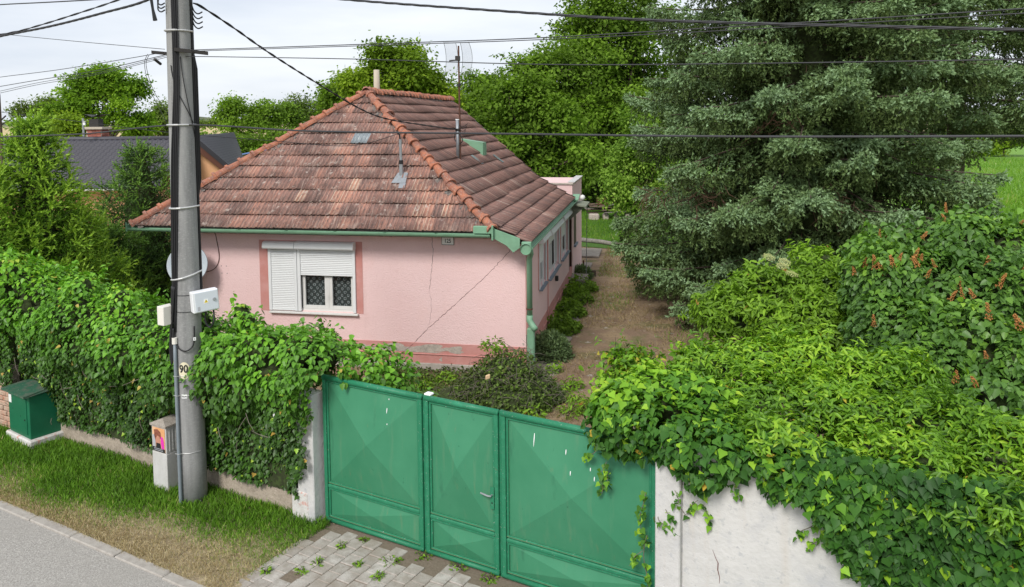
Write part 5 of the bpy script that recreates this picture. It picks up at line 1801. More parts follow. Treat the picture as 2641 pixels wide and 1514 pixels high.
# wing slope with tile waves
rows = 16
Tn = []
ts = np.linspace(0, 1, 110)
for r_ in range(rows):
    for (f, lift) in ((0.0, .035), (.96, .004)):
        t = (r_ + f) / rows
        lo_ = Ew + (Bw - Ew) * ts[:, None]
        hi_ = Aw + (Aw2 - Aw) * ts[:, None]
        P = lo_ + (hi_ - lo_) * t
        P[:, 2] += lift + .02 * np.maximum(np.sin(ts * 6.3 / .215 * 2 * math.pi), -.35)
        Tn.append(P)
Tn = np.array(Tn)
i = np.arange(len(Tn) * 110).reshape(len(Tn), 110)
Fq = np.stack([i[:-1, :-1], i[:-1, 1:], i[1:, 1:], i[1:, :-1]], -1).reshape(-1, 4)
link('wing_slope', poly_mesh('wing_slope', Tn.reshape(-1, 3) - nb, 4, Fq, M['n_roof']), nroof)
dn = nrm(Ew - Aw)
b = MB(nb)
b.prism([Aw + (0, -.02, .05), Ew + (0, -.02, .05), Ew + (0, -.02, -.20), Aw + (0, -.02, -.20)], (0, .06, 0)).build('barge_board', M['n_trim'], nroof)
b = MB(nb)
b.prism([Aw + (0, .05, -.16), Ew + (0, .05, -.18), Ew + (-.2, .05, -.30), Aw + (-.15, .05, -.42)], (0, .42, 0)).build('soffit', M['n_soffit'], nroof)
# brick chimney, metal cowl
ch = atY(252, 340, 34.6)
chz0, chz1 = zr_ - .5, float(atY(252, 334, 34.6)[2])
chn = MB(nb).box((ch[0], 34.6, (chz0 + chz1) / 2), (.66, .66, chz1 - chz0)).build('chimney', M['cream_stone'], nh)
br = []
for q in range(4):
    b_ = MB()
    b_.box((0, 0, 0), (.20, .03, .062))
    br.append(b_.mesh('brick', M['brick'], tint=q / 3))
for k in range(12):
    z = chz0 + .05 + k * .078
    if z > chz1 - .04:
        break
    for i in range(3):
        for (fx_, an) in ((0, 0), (1, math.pi / 2)):
            o = link('brick', random.choice(br), chn)
            u = -.215 + i * .215 + (.0 if k % 2 else .05)
            u = max(-.225, min(.225, u))
            o.location = (ch[0] + u - nb[0], 34.6 - .335 - nb[1], z - nb[2]) if fx_ == 0 else (ch[0] + .335 - nb[0], 34.6 + u - nb[1], z - nb[2])
            o.rotation_euler = (0, 0, an)
MB(nb).box((ch[0], 34.6, chz1 + .06), (.86, .86, .11)).build('chimney_cap', M['cream_stone'], chn, bevel=.01)
MB(nb).box((ch[0] - .05, 34.6, chz1 + .29), (.42, .42, .36)).build('flue', M['dkmetal'], chn)
cw = MB(nb)
cwz = float(atY(248, 299, 34.6)[2])
pts = []
for i in range(9):
    u = i / 8
    pts.append((ch[0] - .42 + .84 * u, cwz + .05 * math.cos(u * math.pi * 2.2)))
cw.add([(x, y, z + (.0 if s_ else .015)) for s_ in (0, 1) for (x, z) in pts for y in (34.3, 34.95)], [(2 * i, 2 * i + 1, 2 * i + 3, 2 * i + 2) for i in range(8)] + [(18 + 2 * i, 18 + 2 * i + 2, 18 + 2 * i + 3, 18 + 2 * i + 1) for i in range(8)])
cw.build('cowl', M['dkmetal'], chn)
for s_ in (-.18, .12):
    MB(nb).tube([(ch[0] + s_, 34.6, chz1 + .1), (ch[0] + s_, 34.6, cwz + .03)], .012, 5).build('cowl_leg', M['dkmetal'], chn)
nm = atY(216, 352, 33.4)
nmast = thing('cable_mast', 'thin grey cable mast on the neighbour roof left of the brick chimney', 'mast', nm)
MB(loc3(nmast)).tube([nm, (nm[0], 33.4, float(atY(213, 305, 33.4)[2]))], .045, 8).build('tube', M['zinc'], nmast)
MB(loc3(nmast)).box((nm[0] + .08, 33.35, float(atY(213, 318, 33.4)[2])), (.08, .08, .16)).build('insulator', M['plate_white'], nmast)
# blue shed roof beyond
p = atY(690, 388, 46)
shed = thing('shed', 'small shed with a blue roof half hidden behind the tiled hip', 'shed', (p[0], 46, 0))
MB(loc3(shed)).box((p[0], 47, p[2] / 2 - .15), (3.2, 2, p[2] - .3)).build('wall', M['plaster'], shed)
MB(loc3(shed)).prism([(p[0] - 1.8, 45.8, p[2] - .3), (p[0] + 1.2, 45.8, p[2] + .25), (p[0] + 1.2, 45.8, p[2] + .32), (p[0] - 1.8, 45.8, p[2] - .23)], (0, 2.4, 0)).build('roof', M['blue_roof'], shed)

# far wooden pole at the left edge
p0 = atY(4, 400, 30)
fp = thing('wooden_pole', 'dark wooden line pole at the left edge beyond the young spruce', 'utility pole', (p0[0], 30, 0))
fpz = float(atY(2, 243, 30)[2])
MB(loc3(fp)).tube([(p0[0], 30, 0), (p0[0], 30, fpz)], [.10, .07], 8).build('shaft', M['bark'], fp)
for (dx, dz) in ((.25, -.95), (.45, -1.1)):
    MB(loc3(fp)).tube([(p0[0], 30, fpz + dz - .1), (p0[0] + dx, 30, fpz + dz + .12)], .03, 5).build('insulator_arm', M['dkmetal'], fp)

# ================================================================== CAR beside the house
cp = gnd(424, 772)
car = thing('parked_car', 'black car with silver wheels parked in the dark behind the dish', 'car', (cp[0] - .9, 24.4, 0))
c0 = loc3(car)
cxm = cp[0] - 1.35
YC = 24.0
prof = [(2.05, .35), (2.12, .55), (2.05, .78), (1.2, .95), (.55, 1.40), (-.7, 1.46), (-1.6, 1.05), (-2.1, .98), (-2.15, .45), (-2.0, .30)]
b = MB(c0)
b.prism([(cxm + x, YC, z) for x, z in prof], (0, 1.7, 0))
b.build('body', M['car'], car, bevel=.06)
for (poly) in ([(.45, 1.34), (1.0, .98), (.05, .98), (-.05, 1.38)], [(-.15, 1.38), (-.05, .98), (-1.35, 1.0), (-.75, 1.38)]):
    MB(c0).add([(cxm + x, YC - .012, z) for x, z in poly], [(0, 1, 2, 3)]).build('side_window', M['glass_tile'], car)
for xw in (1.35, -1.3):
    for yy in (YC - .03, YC + 1.53):
        wv = MB(c0)
        wv.lathe((cxm + xw, yy, .33), [(.05, .0), (.24, -.005), (.31, .0), (.335, .04), (.335, .16), (.30, .2), (.05, .2)], 24, (1, 0, 0), (0, 0, 1), (0, 1, 0))
        wo = wv.build('wheel', M['tyre'], car, smooth=True)
        rim = MB(c0)
        for k in range(8):
            a = k * math.pi / 4
            dxy = np.array([math.cos(a), 0, math.sin(a)])
            tn = np.array([-math.sin(a), 0, math.cos(a)])
            cen = np.array([cxm + xw, yy - .012, .33])
            rim.add([cen + dxy * .03 - tn * .02, cen + dxy * .225 - tn * .045, cen + dxy * .225 + tn * .045, cen + dxy * .03 + tn * .02], [(0, 1, 2, 3)])
        rim.lathe((cxm + xw, yy - .010, .33), [(.205, 0), (.24, 0), (.24, .01), (.205, .01)], 24, (1, 0, 0), (0, 0, 1), (0, 1, 0))
        rim.build('rim', M['alloy'], wo)
MB(c0).box((cxm + 2.02, YC + .15, .68), (.16, .34, .14)).build('headlight', M['lens'], car, bevel=.03)
MB(c0).box((cxm + 2.02, YC + 1.55, .68), (.16, .34, .14)).build('headlight', M['lens'], car, bevel=.03)

# ================================================================== YARD THINGS
p = gnd(1535, 660)
slabs = thing('stone_slab', 'square grey paving slab on the bare earth beyond the side door', 'slab', gnd(1512, 655))
MB(loc3(slabs)).box(gnd(1512, 655) + (0, 0, .04), (1.15, 1.9, .1), hx, hy).build('slab', M['slab'], slabs, bevel=.02)
slab2 = thing('stone_slab', 'long worn concrete slab in front of the brown side door', 'slab', gnd(1492, 690))
MB(loc3(slab2)).box(gnd(1490, 688) + (0, 0, .03), (1.0, 1.2, .07), hx, hy).build('slab', M['slab'], slab2, bevel=.02)
path = MB()
vs = []
for i, y in enumerate(np.linspace(-.3, 8.6, 26)):
    vs += [HW(.05, y, .012 + .003), HW(.62 + .06 * math.sin(y * 3) + .04 * math.sin(y * 7), y, .014)]
tag(path.add(vs, [(2 * i, 2 * i + 1, 2 * i + 3, 2 * i + 2) for i in range(25)]).build('path', M['slab'], recalc=False), kind='structure')
a, c_ = gnd(1497, 621), gnd(1640, 645)
lg = thing('log', 'long pale grey trunk lying across the edge of the rear lawn', 'log', (a + c_) / 2)
MB(loc3(lg)).tube([a + (-.6, .1, .1), a * .6 + c_ * .4 + (0, 0, .11), c_ + (0, 0, .09)], [.11, .10, .08], 8).build('trunk', M['log'], lg, smooth=True)
MB(loc3(lg)).tube([a + (-.3, .28, .07), c_ * .8 + a * .2 + (0, .26, .06)], [.06, .05], 7).build('second_pole', M['bark'], lg, smooth=True)
wp = gnd(1590, 566)
pile = thing('wood_pile', 'stack of old brown boards on stones at the back of the lawn', 'wood pile', wp)
w0 = loc3(pile)
gg = random.Random(4)
for k in range(7):
    MB(w0).box(wp + (-1.2 + k * .62 + gg.uniform(-.1, .1), gg.uniform(-.1, .1), .17), (.55, .6, .38), (math.cos(k), math.sin(k) * .1, 0)).build('foundation_stone', M['plaster'], pile, bevel=.06)
for k in range(16):
    ln = gg.uniform(1.2, 2.6)
    cz_ = .42 + (k // 4) * .14 + gg.uniform(0, .05)
    an = gg.uniform(-.14, .14)
    ti = gg.uniform(-.08, .08)
    MB(w0).box(wp + (-.5 + gg.uniform(-.6, .8), (k % 4) * .22 - .3, cz_), (ln, .2, .05), nrm(np.array([math.cos(an), math.sin(an), ti]))).build('board', M['wood_old'] if k % 3 else M['log'], pile)
MB(w0).box(wp + (-.1, .3, 1.02), (1.9, .5, .38), nrm(np.array([1, .03, .02]))).build('crate', M['n_soffit'], pile)
stub = thing('post_stub', 'short dark iron stake by the slabs at the house corner', 'stake', gnd(1505, 695))
MB(loc3(stub)).tube([gnd(1505, 695) + (0, 0, -.05), gnd(1505, 695) + (0, 0, .34)], .03, 7).build('stake', M['rust'], stub)
stub = thing('post_stub', 'short square wooden stub at the end of the plant strip', 'stake', gnd(1531, 713))
MB(loc3(stub)).box(gnd(1531, 713) + (0, 0, .1), (.16, .14, .24)).build('stub', M['bark'], stub, bevel=.02)

# ================================================================== VEGETATION
def _shoot(nn, nl, bw, seed=1):
    g = np.random.default_rng(seed)
    V, F = [], []
    for k in range(nn):
        a = 2.4 * k
        t = (k + .5) / nn * .85
        rad = np.array([math.cos(a), 0, math.sin(a)])
        tan = np.array([-math.sin(a), 0, math.cos(a)])
        basep = np.array([0, t, 0])
        tip = basep + rad * nl + np.array([0, nl * 1.1, 0])
        V += [basep - tan * bw - np.array([0, bw, 0]), basep + tan * bw + np.array([0, bw, 0]), tip]
        F.append((3 * k, 3 * k + 1, 3 * k + 2))
    V += [np.array([-.03, -.1, 0]), np.array([.03, -.1, 0]), np.array([0, 1.12, 0])]
    F.append((3 * nn, 3 * nn + 1, 3 * nn + 2))
    return np.array(V), np.array(F)


SHAPES['shoot'] = _shoot(5, .25, .125)
SHAPES['shoot_thin'] = _shoot(9, .12, .048)
SHAPES['blade'] = (np.array([(-.035, 0, 0), (.035, 0, 0), (.012, .6, .10), (0, 1, .30)]), np.array([(0, 1, 2), (0, 2, 3)]))


def spruce(name, label, base, Ht, Rr, whorls, per, zmin, shape, slen, mt, seed, droop=.25, up=.18, lift0=.0, pw=.8, hang=.5, dens=1.0, top_cut=None, lshoots=0, tbase=.25, az=None, bl_k=.34, core=.0):
    g = np.random.default_rng(seed)
    base = np.asarray(base, float)
    t = thing(name, label, 'spruce', base)
    limbs, PP_, DD, TT_ = [], [], [], []
    zcut = top_cut or Ht
    for w in range(whorls):
        z = zmin + (Ht - zmin) * (w + g.uniform(-.2, .2)) / whorls
        z = max(z, zmin)
        if z > zcut:
            continue
        Lm = Rr * max(.04, 1 - z / Ht) ** pw
        n = max(4, int(per * (0.6 + .4 * (1 - z / Ht))) + int(g.integers(-1, 2)))
        a0 = g.uniform(0, 6.28)
        for k in range(n):
            a = a0 + 2 * math.pi * k / n + g.uniform(-.25, .25)
            if az is not None and not az(a):
                continue
            L_ = Lm * g.uniform(.66, 1.14)
            out = np.array([math.cos(a), math.sin(a), 0])
            side = np.array([-math.sin(a), math.cos(a), 0])
            btint = g.normal() * .07
            dr, u_, l0 = droop * g.uniform(.7, 1.3), up * g.uniform(.6, 1.4), lift0 + g.uniform(-.06, .06)
            path = lambda q: base + np.array([0, 0, z]) + out * (L_ * q)[:, None] + np.array([0, 0, 1.0]) * (L_ * (l0 * q - dr * q ** 2 + u_ * q ** 3))[:, None]
            qs = np.linspace(0, 1, 6)
            limbs.append((list(path(qs)), list(np.linspace(max(.018, .016 * L_), .006, 6))))
            nb_ = max(4, int(L_ * 5.2 * dens))
            q = np.sort(g.uniform(.16, 1.0, nb_))
            b0 = path(q)
            bl = L_ * bl_k * (1.15 - q * .85) * g.uniform(.7, 1.25, nb_) + .12
            sg_ = np.where(np.arange(nb_) % 2 == 0, 1, -1)
            ba = np.radians(g.uniform(25, 62, nb_)) * sg_
            bd = out * np.cos(ba)[:, None] + side * np.sin(ba)[:, None]
            ns = np.maximum(3, (bl / (slen * .52) * dens).astype(int))
            for j in range(nb_):
                m_ = ns[j]
                v = (np.arange(m_) + g.uniform(0, 1, m_)) / m_
                p = b0[j] + bd[j] * (bl[j] * v)[:, None] + np.array([0, 0, -1.0]) * (hang * bl[j] * v ** 1.5)[:, None]
                p = p + g.normal(size=(m_, 3)) * (slen * .20) * np.array([1, 1, .8])
                d = bd[j] * .9 + np.array([0, 0, -.25 * hang]) + g.normal(size=(m_, 3)) * (.34 if hang > .3 else .30) + np.array([0, 0, .12 if hang > .3 else .40])
                PP_.append(p)
                DD.append(d)
                TT_.append(np.clip(tbase + btint + .30 * q[j] + .28 * v + g.normal(size=m_) * .13, 0, 1))
            # shoots along the branch axis itself
            m_ = max(4, int(L_ / slen * 1.3))
            q = g.uniform(.2, 1.02, m_)
            PP_.append(path(q) + g.normal(size=(m_, 3)) * slen * .25)
            DD.append(out * .8 + g.normal(size=(m_, 3)) * .45 + np.array([0, 0, .25]))
            TT_.append(np.clip(tbase + .45 * q + g.normal(size=m_) * .13, 0, 1))
            if lshoots and g.random() < .9:
                m_ = lshoots
                q = np.full(m_, 1.0)
                PP_.append(path(q))
                DD.append((out * .6 + g.normal(size=(m_, 3)) * .38 + np.array([0, 0, .75])))
                TT_.append(np.full(m_, .95))
    if lshoots:
        # leading shoots at the top
        m_ = 26
        zt = g.uniform(Ht * .9, Ht, m_)
        PP_.append(base + np.stack([g.normal(size=m_) * .03, g.normal(size=m_) * .03, zt], 1))
        DD.append(g.normal(size=(m_, 3)) * .55 + np.array([0, 0, .9]))
        TT_.append(np.full(m_, .9))
    P, D, T = np.concatenate(PP_), np.concatenate(DD), np.concatenate(TT_)
    ok = P[:, 2] > .06
    P, D, T = P[ok], D[ok], T[ok]
    Mx = frames(g.normal(size=P.shape), nrm(D)) * (slen * g.uniform(.75, 1.25, len(P)) * np.where(T >= .895, 1.35, 1.0))[:, None, None]
    leaf_stuff('needles', shape, Mx, P, T, mt, t)
    MB(base).tube([base + (0, 0, -.1), base + (0, 0, Ht * .5), base + (0, 0, Ht)], [Rr * .055 + .04, Rr * .03 + .02, .012], 8).build('trunk', M['bark'], t, smooth=True)
    tubes_mesh('limbs', limbs, M['bark'], t, 3)
    if core:
        # solid dark cone added round the trunk to block light and view
        b = MB(base)
        zs = np.linspace(zmin + .3, min(zcut, Ht * .93), 9)
        vs = []
        for z in zs:
            for a in np.arange(14) * math.pi / 7:
                q = core * Rr * max(.03, 1 - z / Ht) ** pw * g.uniform(.75, 1.1)
                vs.append(base + np.array([math.cos(a) * q, math.sin(a) * q, z + g.uniform(-.2, .2)]))
        b.add(vs, [(i * 14 + k, i * 14 + (k + 1) % 14, (i + 1) * 14 + (k + 1) % 14, (i + 1) * 14 + k) for i in range(8) for k in range(14)])
        b.build('dark_core', M['twigs'], t, recalc=False)
    return t, len(P)


def bough_spruce(name, label, base, Ht, Rr, z0, z1, step, per, slen, mt, seed, az=None, pw=.5, dens=1.0, core=.4, droop=.34, fringe=.5, wid=.62):
    """old spruce: separate drooping tongues of dense shoots with dark gaps between"""
    g = np.random.default_rng(seed)
    base = np.asarray(base, float)
    t = thing(name, label, 'spruce', base)
    PP_, DD, TT_, limbs = [], [], [], []
    z = z0
    up = np.array([0, 0, 1.0])
    while z < z1:
        Lm = Rr * max(.05, 1 - z / Ht) ** pw
        n = max(5, int(per * (.55 + .45 * Lm / Rr)))
        a0 = g.uniform(0, 6.28)
        for k in range(n):
            a = a0 + 2 * math.pi * (k + g.uniform(-.3, .3)) / n
            if az is not None and not az(a):
                continue
            L_ = Lm * g.uniform(.70, 1.16)
            zz_ = z + g.uniform(-.45, .45) * step
            out = np.array([math.cos(a), math.sin(a), 0])
            side = np.array([-math.sin(a), math.cos(a), 0])
            dr, upt = droop * g.uniform(.75, 1.3), .20 * g.uniform(.6, 1.4)
            path = lambda q: base + up * zz_ + out * (L_ * q)[:, None] + up * (L_ * (.06 * q - dr * q ** 2 + upt * q ** 3))[:, None]
            limbs.append((list(path(np.linspace(0, 1, 6))), list(np.linspace(.05, .012, 6))))
            bt = g.normal() * .06
            W_ = wid * g.uniform(.8, 1.25) * (L_ / 4.5) ** .5
            m_ = int(330 * dens * (L_ / 4.5) * W_ / .62)
            q = 1 - (1 - .30) * g.uniform(0, 1, m_) ** 1.25
            w = g.uniform(-1, 1, m_)
            Wq = W_ * np.clip(np.sin(np.pi * np.clip((q - .18) / .86, 0, 1)) ** .7, .12, 1) * (1 + .25 * np.sin(q * 23 + k))
            p = path(q) + side * (w * Wq)[:, None] - up * (.42 * Wq * np.abs(w) ** 1.7)[:, None]
            p += up * (g.uniform(-.16, .03, m_) + .05 * np.sin(q * 17 + w * 6))[:, None]
            d = out * .75 + side * (w * .75)[:, None] - up * (.10 + .35 * np.abs(w))[:, None] + g.normal(size=(m_, 3)) * .26 + up * .12
            PP_.append(p)
            DD.append(d)
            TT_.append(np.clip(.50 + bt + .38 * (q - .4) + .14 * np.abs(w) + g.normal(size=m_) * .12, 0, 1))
            # hanging fringe below the rim
            mf = int(m_ * fringe)
            q = g.uniform(.30, .97, mf)
            w = np.where(g.random(mf) < .5, -1, 1) * g.uniform(.55, 1.0, mf)
            Wq = W_ * np.clip(np.sin(np.pi * np.clip((q - .18) / .86, 0, 1)) ** .7, .12, 1)
            h = g.uniform(.05, .50, mf)
            p = path(q) + side * (w * Wq * .9)[:, None] - up * (.42 * Wq * np.abs(w) ** 1.7 + h)[:, None] + g.normal(size=(mf, 3)) * .03
            PP_.append(p)
            DD.append(-up * .9 + side * (w * .25)[:, None] + out * .2 + g.normal(size=(mf, 3)) * .22)
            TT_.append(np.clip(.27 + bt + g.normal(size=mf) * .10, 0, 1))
        z += step
    P, D, T = np.concatenate(PP_), np.concatenate(DD), np.concatenate(TT_)
    ok = P[:, 2] > .05
    P, D, T = P[ok], D[ok], T[ok]
    Mx = frames(g.normal(size=P.shape), nrm(D)) * (slen * g.uniform(.7, 1.25, len(P)))[:, None, None]
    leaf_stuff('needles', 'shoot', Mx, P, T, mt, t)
    MB(base).tube([base - (0, 0, .1), base + (0, 0, Ht * .5), base + (0, 0, Ht)], [.34, .2, .03], 8).build('trunk', M['bark'], t, smooth=True)
    tubes_mesh('limbs', limbs, M['bark'], t, 4)
    if core:
        tw = []
        for k in range(620):
            z = g.uniform(z0, z1)
            a = g.uniform(0, 6.28)
            q = core * Rr * max(.05, 1 - z / Ht) ** pw
            p0 = base + np.array([math.cos(a) * .2, math.sin(a) * .2, z])
            p1 = base + np.array([math.cos(a + .2) * q * 1.2, math.sin(a + .2) * q * 1.2, z - g.uniform(-.1, .7)])
            tw.append(([p0, p0 * .5 + p1 * .5 + (0, 0, .05), p1], [.02, .014, .006]))
        tubes_mesh('dead_inner_twigs', tw, M['twig_dead'], t, 3)
        b = MB(base)  # solid dark cone added to block light behind the boughs
        zs = np.linspace(z0 + .3, z1, 9)
        vs = []
        for z in zs:
            for a in np.arange(14) * math.pi / 7:
                q = core * Rr * max(.03, 1 - z / Ht) ** pw * g.uniform(.6, 1.0)
                vs.append(base + np.array([math.cos(a) * q, math.sin(a) * q, z + g.uniform(-.2, .2)]))
        b.add(vs, [(i * 14 + k, i * 14 + (k + 1) % 14, (i + 1) * 14 + (k + 1) % 14, (i + 1) * 14 + k) for i in range(8) for k in range(14)])
        b.build('dark_core', M['twigs'], t, recalc=False)
    return t, len(P)


def tree(name, label, cat, lobes, leaf, nleaf, mt, seed, shape='tri2', spread=.55, base=None, trunk_r=.18, bark='bark', cl=28, grp=None, limb_vis=1.0, gap=.0, part_leaves=0, sprig=0, shrink=.80):
    """lobes: world ellipsoids; leaves in clusters through the outer volume of each lobe"""
    g = np.random.default_rng(seed)
    lob = np.array(lobes, float)
    lob[:, 3:] *= shrink
    c = lob[:, :3].mean(0)
    if base is None:
        base = np.array([c[0], c[1], 0.0])
    t = thing(name, label, cat, base, group=grp)
    base = np.asarray(base, float)
    # boughs: smaller rounded masses on each lobe, leaf clusters on the boughs
    sub = []
    for q in lob:
        k = 11
        dd = nrm(g.normal(size=(k, 3)) + np.array([0, 0, .25]))
        rs = g.uniform(.26, .46, k)
        for j in range(k):
            sub.append(np.concatenate([q[:3] + dd[j] * q[3:] * g.uniform(.62, .98), q[3:] * rs[j], dd[j]]))
    sub = np.array(sub)
    vol = sub[:, 3] * sub[:, 5]
    nc = max(8, nleaf // cl)
    idx = g.choice(len(sub), nc, p=vol / vol.sum())
    d = nrm(g.normal(size=(nc, 3)) + sub[idx, 6:9] * .5 + np.array([0, 0, .2]))
    r_ = g.uniform(.35, 1.0, nc) ** .5
    C = sub[idx, :3] + d * sub[idx, 3:6] * r_[:, None]
    if sprig:
        # loose twigs beyond the outline
        k = int(nc * sprig)
        C[:k] = sub[idx[:k], :3] + d[:k] * sub[idx[:k], 3:6] * g.uniform(1.05, 2.1, k)[:, None]
    C[:, 2] = np.maximum(C[:, 2], .25)
    stint = g.normal(size=len(sub)) * .24
    ctint = .48 + stint[idx] + g.normal(size=nc) * .09 + .10 * vnoise(C, .5, seed)
    n = nc * cl
    ci = np.repeat(np.arange(nc), cl)
    sp = spread * g.uniform(.6, 1.3, nc)
    P = C[ci] + g.normal(size=(n, 3)) * sp[ci][:, None] * np.array([1, 1, .55])
    P[:, 2] = np.maximum(P[:, 2], .05)
    N = nrm(d[ci] * .5 + g.normal(size=(n, 3)) * .6 + np.array([0, 0, .7]))
    tp = d[ci] * .6 + g.normal(size=(n, 3)) * .7 + np.array([0, 0, -.45])
    Mx = frames(N, tp) * (leaf * g.uniform(.65, 1.3, n))[:, None, None]
    T = np.clip(ctint[ci] + g.normal(size=n) * .10, 0, 1)
    if part_leaves:
        leaf_parts('leaf', shape, Mx, P, T, mt, t, part_leaves)
    else:
        o = leaf_stuff('crown', shape, Mx, P, T, mt, t)
    limbs = []
    top = c.copy()
    fork = base + (c - base) * np.array([.6, .6, .45])
    limbs.append(([base - (0, 0, .1), base * .5 + fork * .5 + g.normal(size=3) * .08 * np.array([1, 1, 0]), fork], [trunk_r, trunk_r * .8, trunk_r * .65]))
    for q in np.concatenate([lob[:, :6], sub[::2, :6]]):
        mid = fork * .5 + q[:3] * .5 + g.normal(size=3) * .15
        limbs.append(([fork, mid, q[:3]], [trunk_r * .4, trunk_r * .25, trunk_r * .1]))
    for k in g.choice(nc, min(nc, int(110 * limb_vis)), replace=False):
        q = sub[idx[k], :3]
        mid = q * .5 + C[k] * .5 + g.normal(size=3) * .12
        limbs.append(([q, mid, C[k]], [trunk_r * .18, trunk_r * .10, trunk_r * .03]))
    tubes_mesh('trunk', limbs, M[bark], t, 4)
    return t


def lobe(px, py, rpx, Y, ry=None, sy=1.0):
    p = atY(px, py, Y)
    r_ = rpx * Y / 2000.0
    return (p[0], p[1], p[2], r_, ry or r_ * .9, r_ * sy)


# ---- far trees
tree('locust_tree', 'loose bright green tree left of the utility pole behind the chimney', 'tree',
     [lobe(245, 255, 75, 55), lobe(165, 300, 48, 54), lobe(330, 305, 55, 55), lobe(270, 205, 50, 56), lobe(340, 245, 40, 56), lobe(195, 235, 42, 55)], .23, 30000, M['tree_a'], 31, spread=.34, trunk_r=.2, bark='bark_grey', cl=24, sprig=.2)
tree('far_tree', 'dull green tree at the far left behind the locust tree', 'tree', [lobe(80, 300, 42, 75), lobe(125, 285, 38, 76)], .24, 7000, M['tree_d'], 32, spread=.45)
tree('far_tree', 'dull green tree peeping out right behind the utility pole', 'tree', [lobe(420, 305, 45, 75), lobe(400, 325, 40, 74), lobe(445, 330, 30, 75)], .24, 6000, M['tree_d'], 33, spread=.45)
tree('low_tree', 'bright low tree crown right above the neighbour chimney', 'tree', [lobe(170, 335, 40, 48), lobe(215, 342, 30, 48)], .2, 4000, M['tree_c'], 34, spread=.4)
tree('round_tree', 'round dense green tree standing in the wheat field', 'tree', [lobe(625, 305, 58, 90), lobe(690, 300, 48, 90), lobe(580, 320, 32, 90), lobe(740, 315, 40, 92)], .32, 14000, M['tree_b'], 35, spread=.55)
for k, (px, py, r_, lab) in enumerate([(560, 388, 44, 'leftmost green shrub behind the dark gable roof'), (640, 384, 54, 'middle green shrub behind the dark gable roof'), (735, 376, 48, 'right green shrub against the tiled hip'), (525, 366, 22, 'small green shrub right beside the utility pole'), (700, 408, 44, 'shrub by the blue shed roof')]):
    tree('shrub', lab, 'shrub', [lobe(px, py, r_, 58 + k), lobe(px + r_ * .6, py + 8, r_ * .7, 58 + k), lobe(px - r_ * .5, py + 14, r_ * .7, 59 + k)], .22, 7000, M['tree_b'], 40 + k, spread=.4, grp='shrubs behind the neighbour house')
for k, (px, py, r_, lab) in enumerate([(755, 280, 26, 'thin sparse tree, left one on the field edge'), (795, 285, 24, 'thin sparse tree, middle one on the field edge'), (830, 275, 24, 'thin sparse tree next to the roof apex')]):
    tree('sparse_tree', lab, 'tree', [lobe(px, py, r_, 120, sy=1.5), lobe(px + 8, py + 20, r_ * .8, 121)], .34, 2200, M['tree_d'], 50 + k, spread=.55, bark='bark_grey', grp='sparse trees on the field edge')
tree('field_hedge', 'distant hedge line on the horizon left of the roof', 'hedge', [lobe(500 + k * 26, 318 + (k % 3), 12, 330, sy=.6) for k in range(9)], .9, 5000, M['tree_d'], 57, spread=1.2)
# ---- trees behind the roof
tree('broad_tree', 'broad bright green tree rising directly behind the roof apex', 'tree',
     [lobe(1005, 190, 82, 42), lobe(940, 235, 66, 42), lobe(1080, 215, 70, 43), lobe(1000, 260, 80, 42), lobe(1120, 255, 60, 43), lobe(1050, 155, 42, 43)], .21, 34000, M['tree_c'], 61, spread=.36, sprig=.16)
tree('dark_tree', 'darker green tree left behind the roof apex', 'tree', [lobe(880, 235, 48, 46), lobe(905, 280, 48, 46), lobe(860, 280, 36, 46)], .22, 9000, M['tree_b'], 62, spread=.4)
tree('rear_tree', 'dark green tree right of the antenna pole', 'tree', [lobe(1215, 255, 62, 50), lobe(1170, 270, 55, 49), lobe(1245, 320, 80, 49), lobe(1200, 350, 70, 48), lobe(1290, 400, 80, 48), lobe(1270, 230, 40, 50)], .24, 19000, M['tree_b'], 63, spread=.45, shrink=.92)
tree('walnut_tree', 'tall leafy walnut tree left of the big spruce', 'tree',
     [lobe(1400, 250, 110, 47), lobe(1330, 330, 110, 46), lobe(1450, 370, 120, 46), lobe(1330, 430, 110, 46), lobe(1380, 195, 62, 48), lobe(1300, 250, 50, 47), lobe(1390, 330, 90, 47), lobe(1260, 370, 70, 47), lobe(1480, 300, 80, 48)], .25, 52000, M['tree_b'], 64, spread=.42, trunk_r=.26, sprig=.16, shrink=.9)
tree('walnut_tree', 'tallest walnut tree whose crown leaves the top of the picture', 'tree',
     [lobe(1560, 130, 130, 50), lobe(1640, 220, 130, 50), lobe(1530, 260, 120, 50), lobe(1480, 110, 62, 51), lobe(1600, 20, 95, 51), lobe(1690, 90, 90, 51), lobe(1510, 50, 60, 51), lobe(1440, 165, 45, 51), lobe(1600, 330, 110, 51), lobe(1700, 330, 100, 51), lobe(1540, 400, 90, 51), lobe(1720, 180, 90, 52)], .26, 58000, M['tree_b'], 65, spread=.42, trunk_r=.28, sprig=.22, shrink=.9)
tree('pear_tree', 'pale yellowish green small tree beside the spruce at the lawn', 'tree',
     [lobe(1640, 350, 66, 38), lobe(1610, 430, 60, 38), lobe(1660, 470, 62, 38), lobe(1600, 500, 40, 37), lobe(1680, 400, 60, 38), lobe(1650, 530, 36, 37)], .17, 19000, M['tree_e'], 66, spread=.30, sprig=.1)
